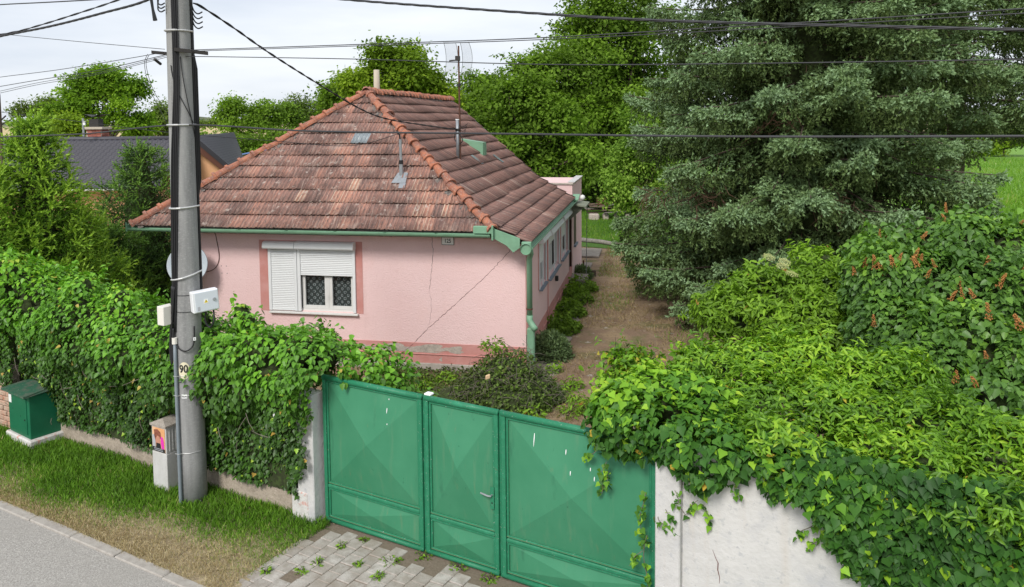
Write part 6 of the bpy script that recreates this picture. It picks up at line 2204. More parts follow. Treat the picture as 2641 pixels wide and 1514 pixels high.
for k, (px, py, r_, Y, lab) in enumerate([(1440, 455, 62, 49, 'dark bush behind the flat annexe parapet'), (1520, 460, 66, 50, 'dark bush above the old wood pile'), (1620, 470, 70, 51, 'dark bush behind the pale small tree'), (1500, 400, 60, 50, 'dark undergrowth below the walnut trees')]):
    tree('dark_bush', lab, 'bush', [lobe(px, py, r_, Y), lobe(px + 30, py + 25, r_ * .7, Y), lobe(px - 35, py + 20, r_ * .7, Y), lobe(px, 515, 40, Y), lobe(px + 45, 520, 36, Y)], .22, 9500, M['tree_d'], 70 + k, spread=.4, shrink=.95, grp='undergrowth at the back of the garden')
for k, (px, py, r_, lab) in enumerate([(2480, 352, 50, 'bright tree beyond the meadow, left one'), (2590, 345, 60, 'bright tree beyond the meadow, right one'), (2400, 375, 30, 'bright bush at the near edge of the meadow trees')]):
    tree('meadow_tree', lab, 'tree', [lobe(px, py, r_, 100 + 4 * k), lobe(px + 40, py + 22, r_ * .7, 100 + 4 * k), lobe(px - 40, py + 24, r_ * .7, 101 + 4 * k)], .36, 7000, M['tree_c'], 80 + k, spread=.5, grp='trees beyond the meadow')

# ---- big spruces
sb = gnd(2075, 800)
toward = math.atan2(-sb[1], -sb[0])


def front_side(a):
    return math.cos(a - toward) > -.45


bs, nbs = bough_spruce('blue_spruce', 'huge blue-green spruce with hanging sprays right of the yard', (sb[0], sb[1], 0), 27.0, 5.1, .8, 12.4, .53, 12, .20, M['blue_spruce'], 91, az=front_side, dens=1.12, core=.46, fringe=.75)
s2 = gnd(2560, 660)
s2 = np.array([14.9, 26.0, 0])
bough_spruce('blue_spruce', 'second spruce at the right edge with bare hanging lower branches', s2, 26.0, 5.8, 5.5, 12.8, .70, 10, .21, M['blue_spruce'], 92, dens=.72, core=0, droop=.24, fringe=1.1, wid=.55)
# dead brown sprays in the spruces
g = np.random.default_rng(5)
dead = []
for (px, py, Y) in ((1700, 500, 20.6), (1790, 480, 20.2), (1830, 520, 20.0), (2150, 520, 18.8), (2230, 400, 19.5), (2440, 100, 22), (2420, 150, 22), (2000, 300, 19.5), (2380, 60, 22)):
    c_ = atY(px, py, Y)
    for k in range(34):
        p0 = c_ + g.normal(size=3) * .25
        d = nrm(g.normal(size=3) * np.array([1, .6, .5]) + np.array([0, 0, -.8])) * g.uniform(.25, .75)
        dead.append(([p0, p0 + d * .5 + g.normal(size=3) * .05, p0 + d], [.012, .008, .004]))
tubes_mesh('dead_sprays', dead, M['twig_dead'], bs, 3)

# ---- young spruces on the left
l1 = atY(95, 560, 16.2)
spruce('young_spruce', 'light green young spruce at the left edge above the hedge', (l1[0], 16.2, 0), 5.6, 1.75, 20, 11, .5, 'shoot_thin', 0.280, M['spruce_lt'], 93, droop=-.05, up=.05, lift0=0.40, pw=.75, hang=.10, dens=1.93, lshoots=7, tbase=0.30, core=.42)
l2 = atY(-60, 560, 15.2)
spruce('young_spruce', 'yellowish young spruce cut by the left edge', (l2[0], 15.2, 0), 4.9, 2.0, 15, 10, .5, 'shoot_thin', 0.280, M['spruce_lt'], 94, droop=-.05, up=.05, lift0=0.42, pw=.75, hang=.1, dens=1.68, lshoots=6, tbase=0.40, core=.42)
l3 = atY(368, 560, 20.5)
spruce('young_spruce', 'dark green young spruce just left of the utility pole', (l3[0], 20.5, 0), 4.95, 1.95, 20, 10, .45, 'shoot_thin', 0.252, M['spruce_dk'], 95, droop=-.03, up=.05, lift0=0.38, pw=.7, hang=.12, dens=1.75, lshoots=6, tbase=.14, core=.42)
l4 = atY(270, 600, 18.6)
spruce('young_spruce', 'low dark spruce between the two young spruces', (l4[0], 18.6, 0), 3.0, 1.5, 15, 10, .45, 'shoot_thin', 0.252, M['spruce_dk'], 96, droop=-.02, up=.05, lift0=0.38, pw=.7, hang=.12, dens=1.46, lshoots=5, tbase=0.38, core=.42)
l5 = atY(190, 600, 16.8)
spruce('young_spruce', 'light green spruce behind the hedge beside the dark one', (l5[0], 16.8, 0), 3.7, 1.5, 15, 10, .45, 'shoot_thin', 0.263, M['spruce_lt'], 97, droop=-.03, up=.05, lift0=0.38, pw=.75, hang=.12, dens=1.68, lshoots=5, tbase=0.30, core=.42)

# ---- ivy hedge on the left fence
hedge = thing('ivy_hedge', 'thick ivy hedge along the fence left of the gate', 'hedge', FL(-4, 0))
g = np.random.default_rng(21)
topz = lambda s_: np.interp(s_, [-9.5, -8.5, -7.0, -6.0, -4.6, -3.4, -2.3, -1.3, -.3, .15, .55], [3.1, 3.12, 3.12, 2.86, 2.78, 2.62, 2.60, 2.74, 2.78, 2.62, 2.36])
lob = []
for s_ in np.arange(-9.4, .62, .42):
    tz = float(topz(s_)) - .1
    o_ = .02 + g.uniform(-.08, .08)
    r_ = g.uniform(.42, .56) * (1.0 if s_ < 0 else .62)
    lob.append((*FL(s_, o_, tz - r_ * .9), r_, r_, r_ * g.uniform(.85, 1.05)))
    if s_ < .1:
        lob.append((*FL(s_ + .2, .22 + g.uniform(-.04, .06), tz - r_ * 1.6), r_ * .85, r_ * .8, r_ * .9))
    lob.append((*FL(s_ + .1, -.55 + g.uniform(-.1, .1), tz - r_ * 1.25), r_ * .9, r_ * .9, r_))
for (s_, o_, z_, r_) in ((-.15, .12, 2.1, .34), (.15, .10, 2.25, .24), (.75, -.55, 1.85, .36), (1.05, -.75, 1.5, .36), (.5, -.4, 2.05, .3), (1.3, -1.0, 1.1, .34), (-1.55, 0, 2.72, .22), (-1.38, .05, 2.66, .2), (-2.3, .1, 2.55, .26), (-8.2, .2, 3.0, .5), (-7.2, .3, 2.85, .45), (-5.2, .1, 2.75, .3), (-4.3, .05, 2.65, .28)):
    lob.append((*FL(s_, o_, z_), r_, r_, r_))
P1, N1 = shell(lob, 38000, 3, .15, 3.2)
rel = P1 - G0
sc_, oc_, zc__ = rel @ gd, rel @ gn, P1[:, 2]
ok = ~((sc_ > -.10) & (oc_ > -.04) & (zc__ < 1.95 + .25 * np.sin(sc_ * 7)))
P1, N1 = P1[ok], N1[ok]
QS, NS = sprigs(P1, N1, 150, .24, g)
P1, N1 = np.concatenate([P1, QS]), np.concatenate([N1, NS])
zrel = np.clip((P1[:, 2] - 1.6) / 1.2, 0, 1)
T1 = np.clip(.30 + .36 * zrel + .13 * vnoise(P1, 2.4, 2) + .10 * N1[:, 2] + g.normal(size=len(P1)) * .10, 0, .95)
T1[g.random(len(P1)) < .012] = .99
M1 = rand_frames(N1, .5, .65, .28, .8, .45, g) * (.078 * g.uniform(.5, 1.35, len(P1)))[:, None, None]
# hanging curtain of older, smaller leaves
n = 17000
s_ = g.uniform(-9.4, .16, n)
z_ = .34 + (g.uniform(0, 1, n) ** .9) * 1.75
low = .30 + .07 * np.sin(s_ * 2.1) + .05 * np.sin(s_ * 6.3) + np.where((s_ > -7.3) & (s_ < -5.95), .55, 0) * 0
keep = (z_ > low) & (s_ < np.interp(z_, [.3, .6, .9, 1.3, 1.7, 2.0], [-.36, -.27, -.12, -.10, .0, .12]) + .05 * np.sin(z_ * 9))
keep &= ~((s_ < -7.0) & (z_ < .95 + .1 * np.sin(s_ * 9)))
s_, z_ = s_[keep], z_[keep]
o_ = .19 + np.where(s_ < -6.95, .17, 0) + .22 * ((z_ - .3) / 1.7) ** 1.4 + .05 * np.sin(s_ * 3.3 + z_ * 2) + .04 * np.sin(s_ * 7.1 - z_ * 5) - np.abs(g.normal(size=len(s_))) * .045
P2 = G0 + gd * s_[:, None] + gn * o_[:, None] + np.array([0, 0, 1.0]) * z_[:, None]
N2 = np.tile(gn, (len(P2), 1)) + np.array([0, 0, .25])
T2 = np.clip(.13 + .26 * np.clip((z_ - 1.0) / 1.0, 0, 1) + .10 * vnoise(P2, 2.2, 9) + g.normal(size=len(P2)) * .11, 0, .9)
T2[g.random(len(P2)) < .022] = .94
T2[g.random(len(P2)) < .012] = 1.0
M2 = rand_frames(N2, .35, .7, .30, .9, .25, g) * (.057 * g.uniform(.5, 1.4, len(P2)))[:, None, None]
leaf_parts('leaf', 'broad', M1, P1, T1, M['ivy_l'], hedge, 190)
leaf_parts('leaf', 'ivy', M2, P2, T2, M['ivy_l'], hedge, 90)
hull('dark_core', [q for q in lob if (np.array(q[:3]) - G0) @ gd < -.25], .55, M['twigs'], hedge)
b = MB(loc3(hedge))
b.box(FL(-4.85, .06, 1.2), (9.0, .16, 1.7), gd, -gn).build('dark_backing', M['twigs'], hedge)  # solid dark box added inside the hedge so leaf gaps stay closed
tw = []
for k in range(26):
    s0 = g.uniform(-8, -.5)
    z0 = g.uniform(.4, 1.6)
    p0 = FL(s0, .27 + .1 * z0, z0)
    d = nrm(gd * g.normal() + np.array([0, 0, g.normal()]) + gn * .15) * g.uniform(.1, .35)
    MB(loc3(hedge)).tube([p0, p0 + d * .5 + gn * .02, p0 + d], [.006, .005, .003], 4).build('bare_stem', M['bark_grey'], hedge)

# ---- ivy on the right wall
ivy = thing('wall_ivy', 'glossy dark ivy hanging over the white garden wall', 'ivy', FL(6, 0))
g = np.random.default_rng(22)
lob = []
for s_ in np.arange(4.35, 9.6, .33):
    r_ = g.uniform(.38, .5)
    z_ = np.interp(s_, [4.3, 4.8, 5.4, 6.2, 7.2, 8.5], [2.28, 2.26, 2.08, 2.02, 1.95, 1.85])
    r_ *= .9 if s_ > 5 else 1
    lob.append((*FL(s_, .0 + g.uniform(-.05, .08), z_), r_, r_ * .8, r_))
    if s_ < 5.1:
        lob.append((*FL(s_ + .1, -.35, z_ + .12), r_, r_, r_))
    if s_ > 6.3:
        lob.append((*FL(s_, .14, z_ - .35), r_ * .9, r_ * .55, r_))
    if s_ > 6.7:
        lob.append((*FL(s_, .10, z_ - .75), r_ * .9, r_ * .5, r_))
        lob.append((*FL(s_ + .1, .10, z_ - 1.1), r_ * .9, r_ * .45, r_))
P1, N1 = shell(lob, 19000, 5, .13, 3.6)
rel = P1 - G0
sc_, oc_, zc__ = rel @ gd, rel @ gn, P1[:, 2]
lowb = np.interp(sc_, [4.0, 4.3, 4.55, 4.8, 5.0, 5.3, 5.75, 6.3, 6.45, 6.6, 6.85, 7.1, 7.4, 8.0, 9.0], [1.85, 1.62, 1.84, 1.90, 1.86, 1.72, 1.82, 1.82, 1.66, 1.48, 1.24, 1.02, .85, .75, .7]) + .06 * np.sin(sc_ * 9.3) + .05 * np.sin(sc_ * 17.7 + 1)
ok = (zc__ > lowb) | (oc_ < -.12)
P1, N1 = P1[ok], N1[ok]
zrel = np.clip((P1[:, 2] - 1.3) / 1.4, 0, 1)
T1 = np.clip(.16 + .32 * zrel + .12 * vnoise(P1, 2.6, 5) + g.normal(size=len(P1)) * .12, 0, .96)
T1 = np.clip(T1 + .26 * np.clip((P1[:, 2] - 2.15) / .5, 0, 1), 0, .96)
T1[g.random(len(P1)) < .06] = .86
T1[g.random(len(P1)) < .006] = 1.0
M1 = rand_frames(N1, .5, .65, .36, .8, .35, g) * (.086 * g.uniform(.45, 1.35, len(P1)))[:, None, None]
n = 5200
s_ = g.uniform(6.2, 9.4, n)
z_ = g.uniform(.6, 2.4, n)
lw = np.interp(s_, [6.2, 6.45, 6.6, 6.85, 7.1, 7.4, 8.0, 9.4], [1.82, 1.66, 1.46, 1.22, 1.0, .84, .75, .7]) + .06 * np.sin(s_ * 9.3)
kp = z_ > lw
s_, z_ = s_[kp], z_[kp]
PC = G0 + gd * s_[:, None] + gn * (.17 + .14 * g.random(len(s_)) + .05 * np.sin(s_ * 5 + z_ * 4))[:, None] + np.array([0, 0, 1.0]) * z_[:, None]
MC = rand_frames(np.tile(gn, (len(PC), 1)), .4, .7, .38, .85, .25, g) * (.095 * g.uniform(.5, 1.25, len(PC)))[:, None, None]
TC = np.clip(.22 + .12 * vnoise(PC, 2.6, 5) + g.normal(size=len(PC)) * .12, 0, .9)
TC[g.random(len(PC)) < .05] = .86
P1, M1, T1 = np.concatenate([P1, PC]), np.concatenate([M1, MC]), np.concatenate([T1, TC])
# dangling runners with small fresh leaves
PS, DS = [], []
runners = []
for (px, py, L_, lean) in ((1545, 1150, .30, -.6), (1560, 1190, .42, -.15), (1575, 1215, .30, -.3), (1660, 1270, .62, -.05), (1668, 1380, .75, -.02), (1655, 1420, .30, -.5), (1740, 1260, .30, .3), (1800, 1290, .28, -.5), (1720, 1310, .3, .4), (1820, 1300, .25, .2), (2110, 1330, .34, -.5), (2130, 1370, .34, -.5), (2160, 1360, .3, -.3), (2250, 1480, .3, -.3), (1900, 1245, .2, .1), (2000, 1250, .2, -.1), (1700, 1330, .2, .5), (2240, 1440, .35, -.5), (2290, 1490, .3, -.1)):
    p0 = fencep(px, py, .16)
    pts = []
    for f in np.linspace(0, 1, 12):
        p = p0 + gd * (lean * L_ * f + .02 * math.sin(f * 7 + px)) + np.array([0, 0, -L_ * f * (1 - abs(lean) * .5)]) + gn * (.03 * math.sin(f * 5))
        pts.append(p)
    runners.append((pts, [.004] * 12))
    m_ = int(L_ * 46)
    f = g.uniform(0, 1, m_)
    A = np.array(pts)
    q = np.stack([np.interp(f, np.linspace(0, 1, 12), A[:, a]) for a in range(3)], 1) + g.normal(size=(m_, 3)) * .02
    PS.append(q)
PS = np.concatenate(PS)
MS = rand_frames(np.tile(gn, (len(PS), 1)), .45, .7, .4, .8, .3, g) * (.058 * g.uniform(.6, 1.4, len(PS)))[:, None, None]
TS = np.clip(g.normal(size=len(PS)) * .2 + .55, .1, .95)
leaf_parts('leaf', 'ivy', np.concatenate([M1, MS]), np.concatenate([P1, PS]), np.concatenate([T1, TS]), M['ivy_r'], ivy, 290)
hl = [q for q in lob]
hull('dark_core', [q for q in lob if (np.array(q[:3]) - G0) @ gn < -.05], .6, M['twigs'], ivy)
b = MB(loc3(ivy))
b.box(FL(8.35, .115, 1.35), (2.6, .02, 1.1), gd, -gn).build('dark_backing', M['twigs'], ivy)  # dark sheet added behind the hanging leaves
for q in runners:
    MB(loc3(ivy)).tube(q[0], q[1], 4).build('runner', M['bark_grey'], ivy)

# ---- rosette-leaved climber behind the wall
def rosette_bush(name, label, cat, lobes, nsh, per, leaf, mt, seed, parts, hullk=.46, shape='lance', cut=None, tb=.35, upb=.6):
    t = thing(name, label, cat, (np.mean([q[0] for q in lobes]), np.mean([q[1] for q in lobes]), 0))
    g = np.random.default_rng(seed)
    P, N = shell(lobes, nsh, seed, .24, 3.6)
    P = P + N * (np.where(g.random(len(P)) < .12, g.uniform(0, .22, len(P)), 0))[:, None]
    if cut is not None:
        ok = cut(P)
        P, N = P[ok], N[ok]
    n = len(P)
    ax = nrm(N * .7 + np.array([0, 0, upb]) + g.normal(size=(n, 3)) * .35)
    ref = nrm(g.normal(size=(n, 3)))
    e1 = nrm(np.cross(ax, ref))
    e2 = np.cross(ax, e1)
    ct = tb + .22 * vnoise(P, 1.7, seed) + .12 * np.clip(N[:, 2], -1, 1) + g.normal(size=n) * .17
    PP2, MM2, TT2 = [], [], []
    for k in range(per):
        a = 2 * math.pi * k / per * 1.0 + g.uniform(-.35, .35, n)
        el = g.uniform(-.35, .75, n)
        tip = (e1 * np.cos(a)[:, None] + e2 * np.sin(a)[:, None]) * np.cos(el)[:, None] + ax * np.sin(el)[:, None]
        tip = nrm(tip + np.array([0, 0, -.28]))
        nv = ax * .9 + g.normal(size=(n, 3)) * .25
        MM2.append(frames(nv, tip) * (leaf * g.uniform(.65, 1.25, n))[:, None, None])
        PP2.append(P + ax * (g.uniform(-.08, .05, n))[:, None] + g.normal(size=(n, 3)) * .012)
        TT2.append(np.clip(ct + .34 * el - .04 + g.normal(size=n) * .08, 0, .88))
    PP2, MM2, TT2 = np.concatenate(PP2), np.concatenate(MM2), np.concatenate(TT2)
    TT2[g.random(len(TT2)) < .003] = 1.0
    leaf_parts('leaf', shape, MM2, PP2, TT2, mt, t, parts)
    hull('dark_core', lobes, hullk, M['twigs'], t)
    return t


lob = []
g = np.random.default_rng(24)
for (px, py, r_, Y) in ((1660, 1000, 70, 9.6), (1740, 1000, 80, 9.3), (1850, 960, 90, 9.2), (1960, 930, 95, 9.2), (2080, 930, 100, 9.2), (2200, 960, 100, 9.0), (2300, 990, 100, 8.8), (1800, 1060, 90, 8.8), (1950, 1040, 110, 8.6), (2100, 1050, 110, 8.4), (2250, 1080, 110, 8.2), (2380, 1110, 100, 8.0), (2480, 1150, 110, 7.7), (2080, 1150, 90, 7.9), (2230, 1180, 100, 7.6), (2380, 1220, 100, 7.3), (2560, 1230, 120, 7.2), (2620, 1130, 110, 7.4), (1640, 950, 45, 9.6), (1700, 1090, 60, 8.8), (1790, 1130, 70, 8.1), (1900, 1130, 75, 7.8), (2000, 1140, 80, 7.5), (2300, 1270, 70, 6.9), (2450, 1310, 75, 6.6), (2600, 1340, 80, 6.3)):
    lob.append(lobe(px, py, r_, Y, sy=.85))
rosette_bush('climber_bush', 'bright green bush with narrow pointed leaves spilling over the right wall', 'bush', lob, 7200, 6, .088, M['lance'], 25, 280, tb=.52)
tree('wall_shoots', 'tall leafy shoots at the left end of the right-hand bush', 'shrub', [lobe(1600, 960, 34, 9.6), lobe(1640, 925, 26, 9.7), lobe(1585, 1000, 26, 9.5), lobe(1770, 925, 30, 9.6), lobe(1590, 925, 10, 9.7, sy=2.2)], .085, 1300, M['lance'], 26, shape='ovate', spread=.11, trunk_r=.02, base=FL(4.2, -.9, 0), cl=10, part_leaves=120)

# ---- lilac with brown seed heads, elder with cream umbels
LL = [(2290, 660, 85, 11.6), (2400, 635, 85, 11.4), (2510, 650, 100, 11.0), (2610, 660, 95, 10.8), (2240, 740, 85, 11.2), (2350, 740, 120, 10.8), (2480, 780, 125, 10.4), (2610, 790, 120, 10.0), (2390, 880, 120, 10.0), (2530, 920, 130, 9.5), (2640, 950, 120, 9.0), (2330, 950, 90, 9.8), (2450, 1010, 100, 9.2), (2590, 1050, 110, 8.6), (2200, 700, 45, 11.6), (2570, 590, 42, 11.2), (2440, 575, 38, 11.6), (2300, 840, 90, 10.4)]
ll = [lobe(px, py, r_, Y) for px, py, r_, Y in LL]
lil = thing('lilac_bush', 'large lilac bush with heart-shaped leaves and brown seed heads', 'bush', (np.mean([q[0] for q in ll]), np.mean([q[1] for q in ll]), 0))
g = np.random.default_rng(27)
P, N = shell(ll, 20500, 27, .24, 2.8)
QS, NS = sprigs(P, N, 170, .30, g)
P, N = np.concatenate([P, QS]), np.concatenate([N, NS])
T = np.clip(.38 + .17 * vnoise(P, 1.5, 4) + .2 * N[:, 2] + g.normal(size=len(P)) * .13, 0, 1)
Mx = rand_frames(N, .5, .65, .42, .75, .45, g) * (.092 * g.uniform(.5, 1.35, len(P)))[:, None, None]
leaf_parts('leaf', 'broad', Mx, P, T, M['lilac'], lil, 290)
hull('dark_core', ll, .56, M['twigs'], lil)
tubes_mesh('stems', [([np.array([np.mean([q[0] for q in ll]) + g.normal() * .3, np.mean([q[1] for q in ll]) + g.normal() * .3, 0]), np.array(q[:3])], [.05, .02]) for q in ll], M['bark'], lil, 5)


def seed_head(seed, L_, r_):
    g = np.random.default_rng(seed)
    V, F = [], []
    n = 70
    o8 = np.array([(1, 0, 0), (-1, 0, 0), (0, 1, 0), (0, -1, 0), (0, 0, 1), (0, 0, -1)], float)
    f8 = np.array([(0, 2, 4), (2, 1, 4), (1, 3, 4), (3, 0, 4), (2, 0, 5), (1, 2, 5), (3, 1, 5), (0, 3, 5)])
    for k in range(n):
        t = g.uniform(0, 1)
        a = g.uniform(0, 6.28)
        rr_ = r_ * (1 - t * .75) * g.uniform(.4, 1)
        c_ = np.array([math.cos(a) * rr_, math.sin(a) * rr_, t * L_])
        V.append(c_ + o8 * np.array([.011, .011, .015]) * g.uniform(.7, 1.3))
        F.append(f8 + k * 6)
    V = np.concatenate(V)
    return poly_mesh('seed_head', V, 3, np.concatenate(F), M['seed'], np.clip(g.uniform(0, 1, len(V)), 0, 1))


heads = [seed_head(k, .17 + .03 * (k % 3), .045 + .006 * k) for k in range(4)]
hp = [(2440, 572), (2268, 612), (2285, 625), (2632, 575), (2205, 708), (2230, 690), (2258, 695), (2305, 688), (2318, 670), (2283, 707), (2355, 673), (2366, 690), (2375, 670), (2390, 715), (2412, 690), (2380, 617), (2545, 690), (2450, 775), (2484, 770), (2510, 770), (2472, 745), (2576, 740), (2553, 825), (2545, 925), (2465, 985), (2520, 1002), (2255, 842), (2635, 850), (2640, 700), (2440, 550)]
lobsA = np.array(ll)
for k, (px, py) in enumerate(hp):
    d = ray(px, py)
    d = d / np.linalg.norm(d)
    best = None
    for q in lobsA:
        oc = (_C - q[:3]) / q[3:]
        dd = d / q[3:]
        A_, B_, C_ = dd @ dd, 2 * dd @ oc, oc @ oc - 1
        D_ = B_ * B_ - 4 * A_ * C_
        if D_ > 0:
            tt = (-B_ - math.sqrt(D_)) / (2 * A_)
            best = tt if best is None else min(best, tt)
    if best is None:
        best = 10.6
    o = link('seed_head', heads[k % 4], lil)
    o.location = _C + d * (best + random.uniform(-.10, .03)) - loc3(lil)
    o.rotation_euler = (random.gauss(.15, .25), random.gauss(0, .3), random.uniform(0, 6))
    s_ = random.uniform(.55, 1.05) * (.7 if k % 5 == 3 else 1)
    o.scale = (s_, s_, s_)

EL = [(1960, 770, 90, 13.0), (2060, 790, 100, 12.8), (2160, 770, 95, 12.8), (1890, 830, 80, 12.6), (2000, 850, 95, 12.2), (2120, 860, 100, 12.0), (2210, 830, 80, 12.0), (1840, 800, 55, 13.0), (2100, 700, 55, 13.2), (2000, 720, 50, 13.2), (1985, 690, 26, 13.2), (2130, 670, 30, 13.2)]
el = [lobe(*q) for q in EL]
eld = rosette_bush('elder_bush', 'yellow-green elder bush with cream flower umbels below the spruce', 'bush', el, 3000, 6, .12, M['elder'], 28, 200, tb=.42, upb=.3)
g = np.random.default_rng(29)
V, T = [], []
n = 260
a, r_ = g.uniform(0, 6.28, n), np.sqrt(g.uniform(0, 1, n)) * .13
Pu = np.stack([np.cos(a) * r_, np.sin(a) * r_, .03 - r_ ** 2 * 1.5 + g.normal(size=n) * .008], 1)
Mu = frames(np.tile((0, 0, 1.0), (n, 1)) + g.normal(size=(n, 3)) * .4, g.normal(size=(n, 3))) * .022
bv, bf = SHAPES['tri2']
Vu = np.einsum('nij,kj->nki', Mu, bv) + Pu[:, None, :]
ume = poly_mesh('flower_umbel', Vu.reshape(-1, 3), 4, (bf[None] + (np.arange(n) * 4)[:, None, None]).reshape(-1, 3), M['umbel'], g.uniform(0, 1, n * 4))
for (px, py, Y) in ((1983, 664, 12.6), (2023, 676, 12.6), (2018, 687, 12.5), (2042, 707, 12.4)):
    o = link('flower_umbel', ume, eld)
    o.location = atY(px, py, Y) - loc3(eld)
    o.rotation_euler = (random.uniform(.2, .5), random.uniform(-.2, .2), 0)
    o.scale = (.8, .8, .8)

# ---- yard plants
mc = gnd(1310, 1040)
ml = [(mc[0] - .02, mc[1] + .40, .10, .80, .8, .84), (mc[0] + .30, mc[1] + .15, .05, .78, .7, .58), (mc[0] - .48, mc[1] + .2, .02, .75, .65, .50), (mc[0] + .05, mc[1] - .25, .02, .85, .55, .46), (mc[0] - .9, mc[1] + .3, .0, .7, .6, .28), (mc[0] + .75, mc[1] + .2, .0, .5, .5, .30)]
mound = thing('ivy_mound', 'heap of cut ivy and twigs at the house corner', 'heap', (mc[0], mc[1], 0))
g = np.random.default_rng(41)
P, N = shell(ml, 9500, 41, .07, 3)
T = np.clip(.30 + .3 * np.clip((P[:, 2] - .5) / .5, 0, 1) + .15 * vnoise(P, 2.3, 1) + g.normal(size=len(P)) * .2, 0, 1)
leaf_stuff('leaves', 'ivy', rand_frames(N, .6, .5, .6, .4, .4, g) * (.055 * g.uniform(.5, 1.3, len(P)))[:, None, None], P, T, M['heap'], mound)
hull('dark_core', ml, .82, M['twigs'], mound)
tw = []
for k in range(420):
    i = g.integers(len(P))
    d = nrm(np.cross(N[i], g.normal(size=3)) + N[i] * .2) * g.uniform(.12, .4)
    p0 = P[i] + N[i] * .02
    tw.append(([p0, p0 + d * .5 + N[i] * .04, p0 + d], [.0045, .004, .002]))
tubes_mesh('cut_stems', tw, M['bark_grey'], mound, 4)
ch_ = MB((mc[0], mc[1], 0))
p = plane_pt(1259, 961, (mc[0], mc[1] - .12, 0), np.array([0, 1.0, 0]))
ch_.box(p + (0, -.25, .0), (.09, .05, .08), nrm(np.array([1, .2, .3])), None).build('pale_chip', M['straw'], mound, bevel=.01)


def tuft(name, label, cat, c, r_, h, n, leaf, mt, seed, shape='tri2', grp=None, tb=.5):
    g = np.random.default_rng(seed)
    t = thing(name, label, cat, c, group=grp)
    a = g.uniform(0, 6.28, n)
    q = np.sqrt(g.uniform(0, 1, n))
    hh = h * np.sqrt(np.maximum(0, 1 - q ** 2 * .85)) * g.uniform(.05, 1, n) * (1 + .35 * np.sin(a * 3 + q * 5))
    P = np.asarray(c) + np.stack([np.cos(a) * q * r_, np.sin(a) * q * r_, hh], 1)
    out = np.stack([np.cos(a), np.sin(a), np.zeros(n)], 1)
    nv = np.array([0, 0, .8]) + out * .4 + g.normal(size=(n, 3)) * .45
    tp = out * .9 + g.normal(size=(n, 3)) * .5 + np.array([0, 0, .15])
    T = np.clip(tb + .3 * (hh / h - .5) + g.normal(size=n) * .15, 0, 1)
    leaf_stuff('foliage', shape, frames(nv, tp) * (leaf * g.uniform(.6, 1.3, n))[:, None, None], P, T, mt, t)
    tubes_mesh('stems', [([np.asarray(c) + (0, 0, -.02), P[i]], [.005, .003]) for i in range(0, n, max(1, n // 14))], M['bark'], t, 3)
    return t


def shrub_blades(name, label, c, r_, h, n, seed, mt, cat='shrub'):
    """upright narrow-leaved dome"""
    g = np.random.default_rng(seed)
    t = thing(name, label, cat, c)
    d = nrm(g.normal(size=(n, 3)) * np.array([1, 1, .8]) + np.array([0, 0, .7]))
    d[:, 2] = np.abs(d[:, 2])
    P = np.asarray(c) + d * np.array([r_, r_, h]) * g.uniform(.6, 1, n)[:, None]
    nv = g.normal(size=(n, 3))
    leaf_stuff('foliage', 'lance', frames(nv, d + g.normal(size=(n, 3)) * .35) * (.085 * g.uniform(.6, 1.3, n))[:, None, None], P, np.clip(.45 + .3 * d[:, 2] - .1 + g.normal(size=n) * .2, 0, 1), mt, t)
    tubes_mesh('stems', [([np.asarray(c), P[i]], [.008, .003]) for i in range(0, n, n // 30)], M['bark_grey'], t, 3)
    return t


shrub_blades('lavender_bush', 'rounded grey-green lavender bush at the foot of the downpipe', gnd(1420, 930) + (0, .2, 0), .52, .62, 3600, 44, M['lavender'])
shrub_blades('lavender_bush', 'small grey-green lavender bush near the door slabs', gnd(1500, 722) + (0, .2, 0), .42, .5, 1500, 45, M['lavender'])
for k, (px, py, r_, h, lab) in enumerate([(1440, 855, .55, .42, 'low green plant next to the lavender by the wall'), (1462, 812, .55, .38, 'second low green plant up the wall strip'), (1478, 778, .6, .48, 'third and bushiest low plant up the wall strip'), (1492, 750, .62, .45, 'fourth low green plant up the wall strip'), (1470, 845, .30, .16, 'small ground plant outside the wall strip')]):
    tuft('strip_plant', lab, 'plant', gnd(px, py), r_, h, 1500, .085, M['tree_b'], 100 + k, 'ovate', 'plants along the house wall', .45)
for k, (px, py, lab) in enumerate([(1095, 1005, 'ragged weed left of the ivy heap'), (1150, 985, 'weed with cut leaves against the pink wall foot'), (1190, 1030, 'weed just behind the wicket door'), (1055, 935, 'tall grey-green weed by the wall crack'), (1400, 1040, 'weed right of the ivy heap'), (1440, 1010, 'weed at the edge of the bare yard'), (1480, 1000, 'small weed in the dry yard grass'), (1490, 1040, 'lone weed in the dry grass near the gate'), (1475, 1070, 'lowest weed in the dry grass, left'), (1510, 1065, 'lowest weed in the dry grass, right'), (1375, 1080, 'weed behind the right gate rail'), (1268, 893, 'broad weed growing on top of the ivy heap'), (1430, 960, 'weed below the lavender bush')]):
    c = gnd(px, py)
    if 'on top' in lab:
        c = np.array([mc[0] - .3, mc[1] + .35, .98])
    tuft('weed', lab, 'weed', c, .17 + .04 * (k % 3), .22 if 'tall' not in lab else .7, 130, .10, M['elder'], 120 + k, 'lance', 'weeds in the yard', .55)
